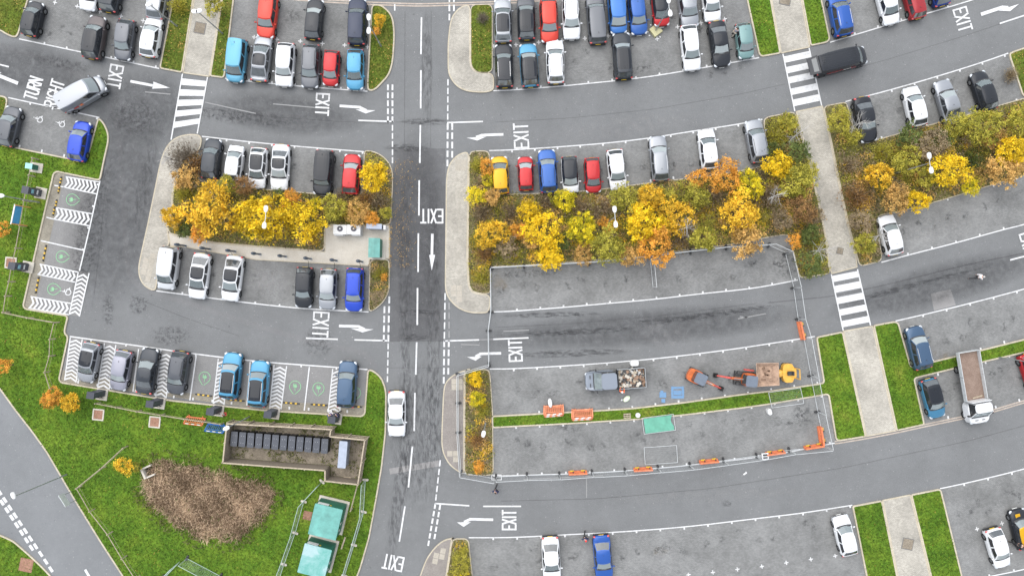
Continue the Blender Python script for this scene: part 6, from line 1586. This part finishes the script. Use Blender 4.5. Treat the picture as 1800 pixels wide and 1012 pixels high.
VEG_X = [
 (836, 664, 15, 'yellow', 'leafy', 'in the fenced flower bed'), (832, 678, 8, 'redbrown', 'sparse', 'small, in the fenced flower bed'), (840, 700, 18, 'ygreen', 'sparse', 'in the middle of the fenced flower bed'), (845, 722, 16, 'olive', 'twig', 'beside the lamp in the fenced flower bed'), (838, 775, 20, 'redbrown', 'twig', 'dry, in the fenced flower bed'), (842, 820, 11, 'orange', 'leafy', 'at the foot of the fenced flower bed'),
 (810, 990, 18, 'olive', 'fine', 'low, in the small slabbed island'), (818, 965, 8, 'olive', 'sparse', 'tiny, in the small slabbed island'), (812, 1018, 16, 'ygreen', 'sparse', 'largest in the small slabbed island'),
 (93, 700, 19, 'orange', 'leafy', 'by the bent post and rail fence'), (128, 708, 19, 'gold', 'leafy', 'below the end charging bay'), (218, 816, 20, 'gold', 'sparse', 'between post fence and pond'), (2, 403, 16, 'orange', 'leafy', 'on the grass behind the blue board'), (8, 643, 18, 'orange', 'sparse', 'on the grass near the main road'), (240, 820, 10, 'olive', 'sparse', 'small, beside the headwall'),
 (308, 8, 20, 'olive', 'twig', 'in the leafy strip under the lamp'), (378, 12, 20, 'olive', 'sparse', 'overhanging the leafy footpath'), (668, 38, 14, 'gold', 'sparse', 'on the rounded grass island'), (662, 55, 9, 'orange', 'sparse', 'small, beside the island lamp'), (848, 30, 12, 'grey', 'twig', 'bare, in the paved island by the silver car'), (318, 276, 34, 'grey', 'twig', 'bare spreading, over the paved corner'), (475, 80, 9, 'brown', 'twig', None),
]
used = set()
for lst, place in ((VEG_N, 'left'), (VEG_L, 'mid'), (VEG_K, 'right'), (VEG_X, 'x')):
    for x, y, r, c_, st, t in lst:
        if t is None: continue
        big = r >= 28 and st != 'twig'
        kd = 'autumn_tree' if big else 'shrub'
        hh = None if st != 'twig' else r / PPM * 1.2 + .5
        tree(x, y, r, c_, '%s %s %s' % (CN[c_], 'tree' if big else 'shrub', t), st, hh, kd, 'autumn trees and shrubs')
# bare birches
def birch(px, py, ang, L, label, z=.085):
    c = W(px, py); o = empty('birch_tree', (c.x, c.y, z), ang); tag(o, label, 'tree', 'pale bare birches'); r = random.Random(int(px))
    t = MB(); p0 = Vector((0, 0, 0)); p1 = Vector((.05, 0, L * .5)); p2 = Vector((.12, .06, L)); t.tube(p0, p1, .07, .05, 6); t.tube(p1, p2, .05, .02, 6); t.build('trunk', M['birch'], o)
    for k in range(16):
        q = p0.lerp(p2, r.uniform(.35, .98)); a = r.uniform(0, 6.28); l = L * r.uniform(.16, .32); e = q + Vector((math.cos(a) * l, math.sin(a) * l, l * .6))
        b = MB().tube(q, e, .022, .008, 4)
        for _ in range(3):
            s = q.lerp(e, r.uniform(.4, .9)); a2 = a + r.gauss(0, .8); b.tube(s, s + Vector((math.cos(a2) * l * .5, math.sin(a2) * l * .5, l * .25)), .010, .004, 3)
        b.build('limb', M['birch'], o)
birch(1484, 229, 0, 3.8, 'bare pale birch beside the black saloon'); birch(1526, 418, 1, 3.6, 'bare pale birch beside the white hatchback at the bay corner'); birch(1385, 247, 2, 3.4, 'bare pale birch at the bed head near the silver crossover'); birch(1420, 443, .5, 4.2, 'bare pale birch leaning over the footpath'); birch(1345, 352, 1.5, 3.6, 'bare pale birch among grey shrubs by the golden crown'); birch(1195, 405, 2.5, 3.4, 'bare pale birch in the centre of the mixed bed'); birch(312, 283, 3, 2.6, 'bare thin birch on the paved corner by the black hatchback')

# low scrub filling the beds between the shrubs
def scrub(polys, dens, mat, label, seed, hmax=1.1):
    r = random.Random(seed); mb = MB()
    for poly in polys:
        xs = [p[0] for p in poly]; ys = [p[1] for p in poly]; x0, x1, y0, y1 = min(xs), min(max(xs), 57), max(min(ys), -33), max(ys); ins = offset(poly, .5)
        for _ in range(int((x1 - x0) * (y1 - y0) * dens)):
            cx, cy = r.uniform(x0, x1), r.uniform(y0, y1)
            if not inside((cx, cy), ins): continue
            R0 = r.uniform(.3, .95); hh = r.uniform(.3, hmax); ct = r.uniform(.15, .8)
            for _ in range(int(62 * R0 / .5)):
                a = r.uniform(0, 6.28); q = R0 * math.sqrt(r.random()); z = .1 + hh * (1 - (q / R0) ** 2) * r.uniform(.5, 1.1)
                leafq(mb, (cx + math.cos(a) * q, cy + math.sin(a) * q, z), (r.gauss(0, .5), r.gauss(0, .5), .8), r.uniform(.035, .08), max(0, min(1, ct + r.gauss(0, .17))), r)
    tag(mb.build('low_scrub', FOL[mat]), label, 'scrub', kind='stuff')
BEDS = [AREAS[k] for k in ('bK', 'bL', 'bN', 'bN2', 'bR', 'bW')]
scrub(BEDS, 1.6, 'olive', 'olive low scrub filling the planted beds', 31)
scrub(BEDS, .8, 'tan', 'tan low scrub filling the planted beds', 32)
scrub(BEDS, .6, 'brown', 'brown low scrub filling the planted beds', 33)
scrub(BEDS, .32, 'gold', 'golden low scrub dotted through the planted beds', 34)

# --- stuff: grass blades, undergrowth, litter, reeds
def scatter(polys, dens, fn, name, mat, label, cat, seed=1, cap=140000):
    r = random.Random(seed); mb = MB()
    for poly in polys:
        xs = [p[0] for p in poly]; ys = [p[1] for p in poly]; x0, x1, y0, y1 = max(min(xs), -56), min(max(xs), 56), max(min(ys), -33), min(max(ys), 33)
        n = int((x1 - x0) * (y1 - y0) * dens)
        for _ in range(n):
            p = (r.uniform(x0, x1), r.uniform(y0, y1))
            if inside(p, poly): fn(mb, p, r)
    o = mb.build(name, FOL[mat]); return tag(o, label, cat, kind='stuff')
import functools
def clump(x, y, s, seed):
    return math.sin(x * s + seed) * math.sin(y * s * 1.13 + seed * 2.1) + .6 * math.sin(x * s * 2.3 + y * s * 1.7 + seed)
def blade(mb, p, r):
    h = r.uniform(.03, .12); a = r.uniform(0, 6.28); w = r.uniform(.03, .07); dx, dy = math.cos(a) * w, math.sin(a) * w; l = r.uniform(.04, .16); b = r.uniform(0, 6.28)
    mb.add([(p[0] - dx, p[1] - dy, .08), (p[0] + dx, p[1] + dy, .08), (p[0] + math.cos(b) * l, p[1] + math.sin(b) * l, .085 + h)], [(0, 1, 2)])
    mb.tint.append(max(0, min(1, .38 + .17 * clump(p[0], p[1], .33, 1) + .16 * clump(p[0], p[1], 3.1, 2) + r.gauss(0, .24))))
hole = [offset(AREAS['comp'], -.1)]
pond = [W(x, y).xy for x, y in [(262, 815), (300, 806), (370, 822), (430, 840), (470, 850), (487, 868), (470, 900), (440, 935), (400, 953), (345, 945), (300, 915), (262, 890), (247, 860)]]
pond = chaikin(pond, 1.0, 2)
pond_in = offset(pond, 1.0)
def blade_o(mb, p, r):
    if inside(p, hole[0]) or (inside(p, pond_in) and r.random() < .85): return
    blade(mb, p, r)
scatter([AREAS['gO'], AREAS['gQ']], 52, blade_o, 'grass_blades', 'blade', 'short green grass on the bank around pond and charging bays', 'grass', 5)
scatter([AREAS[k] for k in ('gF', 'gH', 'gST', 'gU', 'gV1', 'gV2')], 60, blade, 'grass_blades', 'blade', 'short green grass on the verges beside the brick footpaths', 'grass', 6)
scatter([AREAS[k] for k in ('gA', 'gB', 'gC', 'gD', 'gE', 'gI', 'gP')], 60, blade, 'grass_blades', 'blade_d', 'leafy tired grass on the leaf-strewn verges', 'grass', 7)
def under(mb, p, r):
    n = Vector((r.gauss(0, .5), r.gauss(0, .5), .8)); leafq(mb, (p[0], p[1], .10 + abs(r.gauss(0, .16))), n, r.uniform(.05, .12), max(0, min(1, .4 + .2 * clump(p[0], p[1], .9, 3) + r.gauss(0, .22))), r)
scatter([AREAS[k] for k in ('bK', 'bL', 'bN', 'bN2', 'bR', 'bW')], 22, under, 'undergrowth', 'brown', 'brown undergrowth covering the planted beds', 'undergrowth', 8)
scatter([AREAS[k] for k in ('bK', 'bL', 'bN', 'bN2', 'bR', 'bW')], 16, under, 'undergrowth', 'weed', 'olive ground cover between the bed shrubs', 'undergrowth', 9)
def litter(mb, p, r):
    if clump(p[0], p[1], .8, 5) + r.gauss(0, .5) < .25: return
    leafq(mb, (p[0], p[1], .15 + r.uniform(0, .03)), (r.gauss(0, .25), r.gauss(0, .25), 1), r.uniform(.03, .065), r.random(), r)
scatter([AREAS[k] for k in ('gA', 'gB', 'gC', 'gD', 'gE', 'gI', 'gP', 'bK', 'bL', 'bN', 'bN2', 'bR', 'bW')], 13, litter, 'fallen_leaves', 'litter', 'yellow fallen leaves on leaf-strewn verges and beds', 'leaves', 10)
def litter2(mb, p, r):
    if r.random() < .8 and clump(p[0], p[1], .35, 9) < .5: return
    if inside(p, hole[0]): return
    leafq(mb, (p[0], p[1], .14), (r.gauss(0, .25), r.gauss(0, .25), 1), r.uniform(.025, .055), r.random(), r)
scatter([AREAS[k] for k in ('gO', 'gST', 'gU', 'gV1', 'gV2', 'gF', 'gH', 'gQ')], 1.6, litter2, 'fallen_leaves', 'litter', 'scattered fallen leaves on the green grass', 'leaves', 12)
def roadlit(x0, x1, y0, y1, n, z, seed, label):
    r = random.Random(seed); mb = MB()
    for _ in range(n):
        t = abs(r.gauss(0, .45)); p = W(x0 + (x1 - x0) * min(t, 1), r.uniform(y0, y1)); leafq(mb, (p.x, p.y, z), (r.gauss(0, .2), r.gauss(0, .2), 1), r.uniform(.025, .05), r.random(), r)
    tag(mb.build('fallen_leaves', FOL['litter']), label, 'leaves', kind='stuff')
roadlit(694, 735, 280, 470, 300, .04, 21, 'fallen leaves scattered along the central road gutter')
roadlit(684, 690, 330, 470, 260, .125, 22, 'fallen leaves heaped on the kerb by the concrete pad')
def weeds(mb, p, r):
    if clump(p[0], p[1], 1.1, 2) + r.gauss(0, .4) < .2: return
    for _ in range(3): leafq(mb, (p[0] + r.gauss(0, .12), p[1] + r.gauss(0, .12), .12 + r.uniform(0, .25)), (r.gauss(0, .5), r.gauss(0, .5), .8), r.uniform(.05, .1), r.random(), r)
scatter([AREAS['comp']], 20, weeds, 'weeds', 'weed', 'low weeds growing in the gravel compound', 'weeds', 13)
# pond bed of dead reeds
po = tag(MB().poly(offset(pond, .9), .095).build('pond_bed', mottled('pond_mud', [(.3, (.12, .085, .05)), (.7, (.26, .18, .11))], 1.5), None), kind='structure')
def reed(mb, p, r):
    if not inside(p, reed_core) and clump(p[0], p[1], 1.6, 6) + r.gauss(0, .35) < .15: return
    for _ in range(3):
        a = r.uniform(0, 6.28); l = r.uniform(.2, .75); w = r.uniform(.010, .026); h = r.uniform(.12, .5); x, y = p[0] + r.gauss(0, .1), p[1] + r.gauss(0, .1); nx, ny = -math.sin(a) * w, math.cos(a) * w
        e = (x + math.cos(a) * l, y + math.sin(a) * l); z1 = h * r.uniform(.5, 1.1)
        mb.add([(x - nx, y - ny, .1), (x + nx, y + ny, .1), (x + math.cos(a) * l * .5 + nx, y + math.sin(a) * l * .5 + ny, h), (x + math.cos(a) * l * .5 - nx, y + math.sin(a) * l * .5 - ny, h), (*e, z1)], [(0, 1, 2, 3), (3, 2, 4)])
        t = max(0, min(1, .33 + .2 * clump(p[0], p[1], 1.0, 4) + r.gauss(0, .30))); mb.tint += [t, t]
reed_core = offset(pond, .45)
scatter([offset(pond, .0)], 72, reed, 'reeds', 'reed', 'mass of dead brown reeds filling the pond', 'reeds', 14)
def edgew(mb, p, r):
    if inside(p, offset_pond) and r.random() < .74: return
    if clump(p[0], p[1], 1.3, 7) + r.gauss(0, .5) < -.1: return
    for _ in range(2): leafq(mb, (p[0], p[1], .12 + r.uniform(0, .3)), (r.gauss(0, .6), r.gauss(0, .6), .6), r.uniform(.05, .11), r.random() * .9, r)
offset_pond = offset(pond, 1.1)
scatter([offset(pond, -1.1)], 26, edgew, 'pond_margin_weeds', 'weed', 'olive weeds fringing the reed pond', 'weeds', 15)
# ------------------------------------------------------------------ people
def skin_mesh(verts, edges, radii, root, sub=1):
    me = bpy.data.meshes.new('skel'); me.from_pydata(verts, edges, []); ob = bpy.data.objects.new('skel', me); col.objects.link(ob)
    m = ob.modifiers.new('s', 'SKIN'); m.use_smooth_shade = True
    for i, r in enumerate(radii):
        sv = me.skin_vertices[0].data[i]; sv.radius = (r, r); sv.use_root = (i == root)
    s = ob.modifiers.new('u', 'SUBSURF'); s.levels = sub; s.render_levels = sub
    dg = bpy.context.evaluated_depsgraph_get(); dg.update()
    out = bpy.data.meshes.new_from_object(ob.evaluated_get(dg)); bpy.data.objects.remove(ob); bpy.data.meshes.remove(me)
    return out
def person(px, py, d, label, top, legs, hair, stride=.28, arms='walk', z=.02, scale=1.0, hat=None):
    c = W(px, py); o = empty('person', (c.x, c.y, z), math.atan2(-d[1], d[0])); o.scale = (scale,) * 3; tag(o, label, 'person', None)
    V = []; E = []; R_ = []
    def v(p, r, par=None):
        V.append(p); R_.append(r)
        if par is not None: E.append((par, len(V) - 1))
        return len(V) - 1
    pel = v((0, 0, .95), .13); sp = v((0.01, 0, 1.15), .125, pel); ch = v((.02, 0, 1.36), .14, sp); nk = v((.03, 0, 1.5), .055, ch); hd0 = v((.045, 0, 1.60), .085, nk); hd1 = v((.05, 0, 1.70), .085, hd0)
    top_i = [pel, sp, ch]; armr = {}
    for s in (1, -1):
        hip = v((0, s * .10, .90), .085, pel); kx = s * stride * .5
        kn = v((kx + .06, s * .11, .50), .06, hip); an = v((kx * 1.5 - (.12 if s * stride < 0 else 0), s * .11, .09), .042, kn); v((kx * 1.5 + .14 - (.12 if s * stride < 0 else 0), s * .12, .045), .04, an)
        sh = v((.02, s * .19, 1.40), .06, ch)
        if arms == 'walk': el = (-s * stride * .35, s * .25, 1.14); wr = (-s * stride * .6 + .10, s * .25, .92)
        elif arms == 'reach': el = (.18, s * .26, 1.2); wr = (.42, s * .16, 1.15)
        e_ = v(el, .045, sh); w_ = v(wr, .032, e_); dv = (Vector(wr) - Vector(el)).normalized(); palm = Vector(wr) + dv * .07; pm_ = v(tuple(palm), .034, w_); armr[s] = (sh, e_, w_)
        for f in range(4):
            b = palm + dv * .045 + Vector((.018 * (f - 1.5), 0, 0)); k = v(tuple(b), .010, pm_); v(tuple(b + dv * (.035 + .008 * (f in (1, 2))) + Vector((0, -s * .012, 0))), .009, k)
        t = v(tuple(palm + Vector((.03, -s * .02, .0))), .011, pm_); v(tuple(palm + dv * .03 + Vector((.045, -s * .03, 0))), .009, t)
    body = skin_mesh(V, E, R_, 0); link('body', body, M['skin'], o)
    # nose, ears stay in the body silhouette; jacket, trousers, hair, shoes are clothing
    jv = [V[pel], V[sp], V[ch], (V[nk][0], 0, 1.46)]; je = [(0, 1), (1, 2), (2, 3)]; jr = [.155, .155, .175, .075]
    for s in (1, -1):
        a, b, w = [V[i] for i in armr[s]]; n = len(jv); jv += [a, b, w]; je += [(2, n), (n, n + 1), (n + 1, n + 2)]; jr += [.085, .065, .052]
    link('jacket', skin_mesh(jv, je, jr, 0), top, o)
    tv = [(0, 0, .96)]; te = []; tr = [.15]
    for s in (1, -1):
        kx = s * stride * .5; n = len(tv); tv += [(0, s * .10, .88), (kx + .06, s * .11, .50), (kx * 1.5 - (.12 if s * stride < 0 else 0), s * .11, .12)]; te += [(0, n), (n, n + 1), (n + 1, n + 2)]; tr += [.105, .078, .062]
        MB().ell((kx * 1.5 + .06 - (.12 if s * stride < 0 else 0), s * .115, .05), (.145, .055, .055), 8, 5).build('shoe', M['trim'], o, True)
    link('trousers', skin_mesh(tv, te, tr, 0), legs, o)
    h = MB().ell((.03, 0, 1.70), (.108, .098, .11), 10, 6); h.build('hair' if not hat else 'hat', hair if not hat else hat, o, True)
    MB().ell((.135, 0, 1.64), (.03, .018, .03), 6, 4).build('nose', M['skin'], o, True)
    for s in (1, -1): MB().ell((.04, s * .092, 1.645), (.02, .014, .035), 6, 4).build('ear', M['skin'], o, True)
    return o
def cl(n, c): return plain('cloth_' + n, c, .85, var=.12, scale=8)
navy, grey_c, white_c, red_c, hiv, hig, black_c, brownh, jeans = cl('navy', (.02, .025, .07)), cl('grey', (.25, .25, .28)), cl('white', (.6, .58, .58)), cl('red', (.6, .03, .03)), cl('hivis_orange', (.75, .16, .05)), cl('hivis_yellow', (.65, .8, .35)), cl('black', (.02, .02, .022)), cl('hair_brown', (.05, .03, .02)), cl('jeans', (.05, .07, .13))
person(1287, 62, (.6, -.8), 'person in grey top and pale trousers between black saloon and green hatchback', grey_c, cl('beige', (.4, .36, .3)), brownh, .15, 'reach')
person(1709, 487, (1, -.05), 'person in pale grey coat walking in the aisle beyond the zebra crossing', white_c, black_c, cl('hair_grey', (.4, .38, .36)), .45)
person(872, 857, (-.5, .85), 'person in navy coat walking by the flower bed fence corner', navy, black_c, brownh, .4)
person(1027, 939, (-.4, .9), 'person in navy with a red hat stepping over the bay line', navy, black_c, brownh, .4, hat=red_c)
person(1089, 685, (.3, -1), 'worker in orange hi-vis jacket beside the grey tipper truck', hiv, navy, brownh, .1, 'reach', hat=cl('helmet_white', (.75, .72, .7)))
c = W(1101, 700); o = empty('bulk_sack', (c.x, c.y, .02), .7); tag(o, 'pale green sack on the ground behind the orange worker', 'sack'); MB().ell((0, 0, .18), (.42, .27, .18), 10, 6).build('sack_body', plain('pale_green_sack', (.6, .68, .5), .7, var=.1), o, True); MB().ell((-.45, .2, .08), (.14, .1, .08), 8, 5).build('tied_neck', M['white_pl'], o, True)
person(586, 724, (0, 1), 'person in white and navy facing the rapid charger', cl('navywhite', (.06, .06, .16)), white_c, cl('hair_blond', (.4, .3, .18)), .1, 'reach', .03)
person(598, 725, (-.8, .5), 'person in dark blue standing behind the slate blue off-roader', navy, black_c, brownh, .15, 'walk', .03)
person(1778, 950, (1, .3), 'person in black leaning towards the black and yellow car', black_c, black_c, brownh, .3, 'reach')
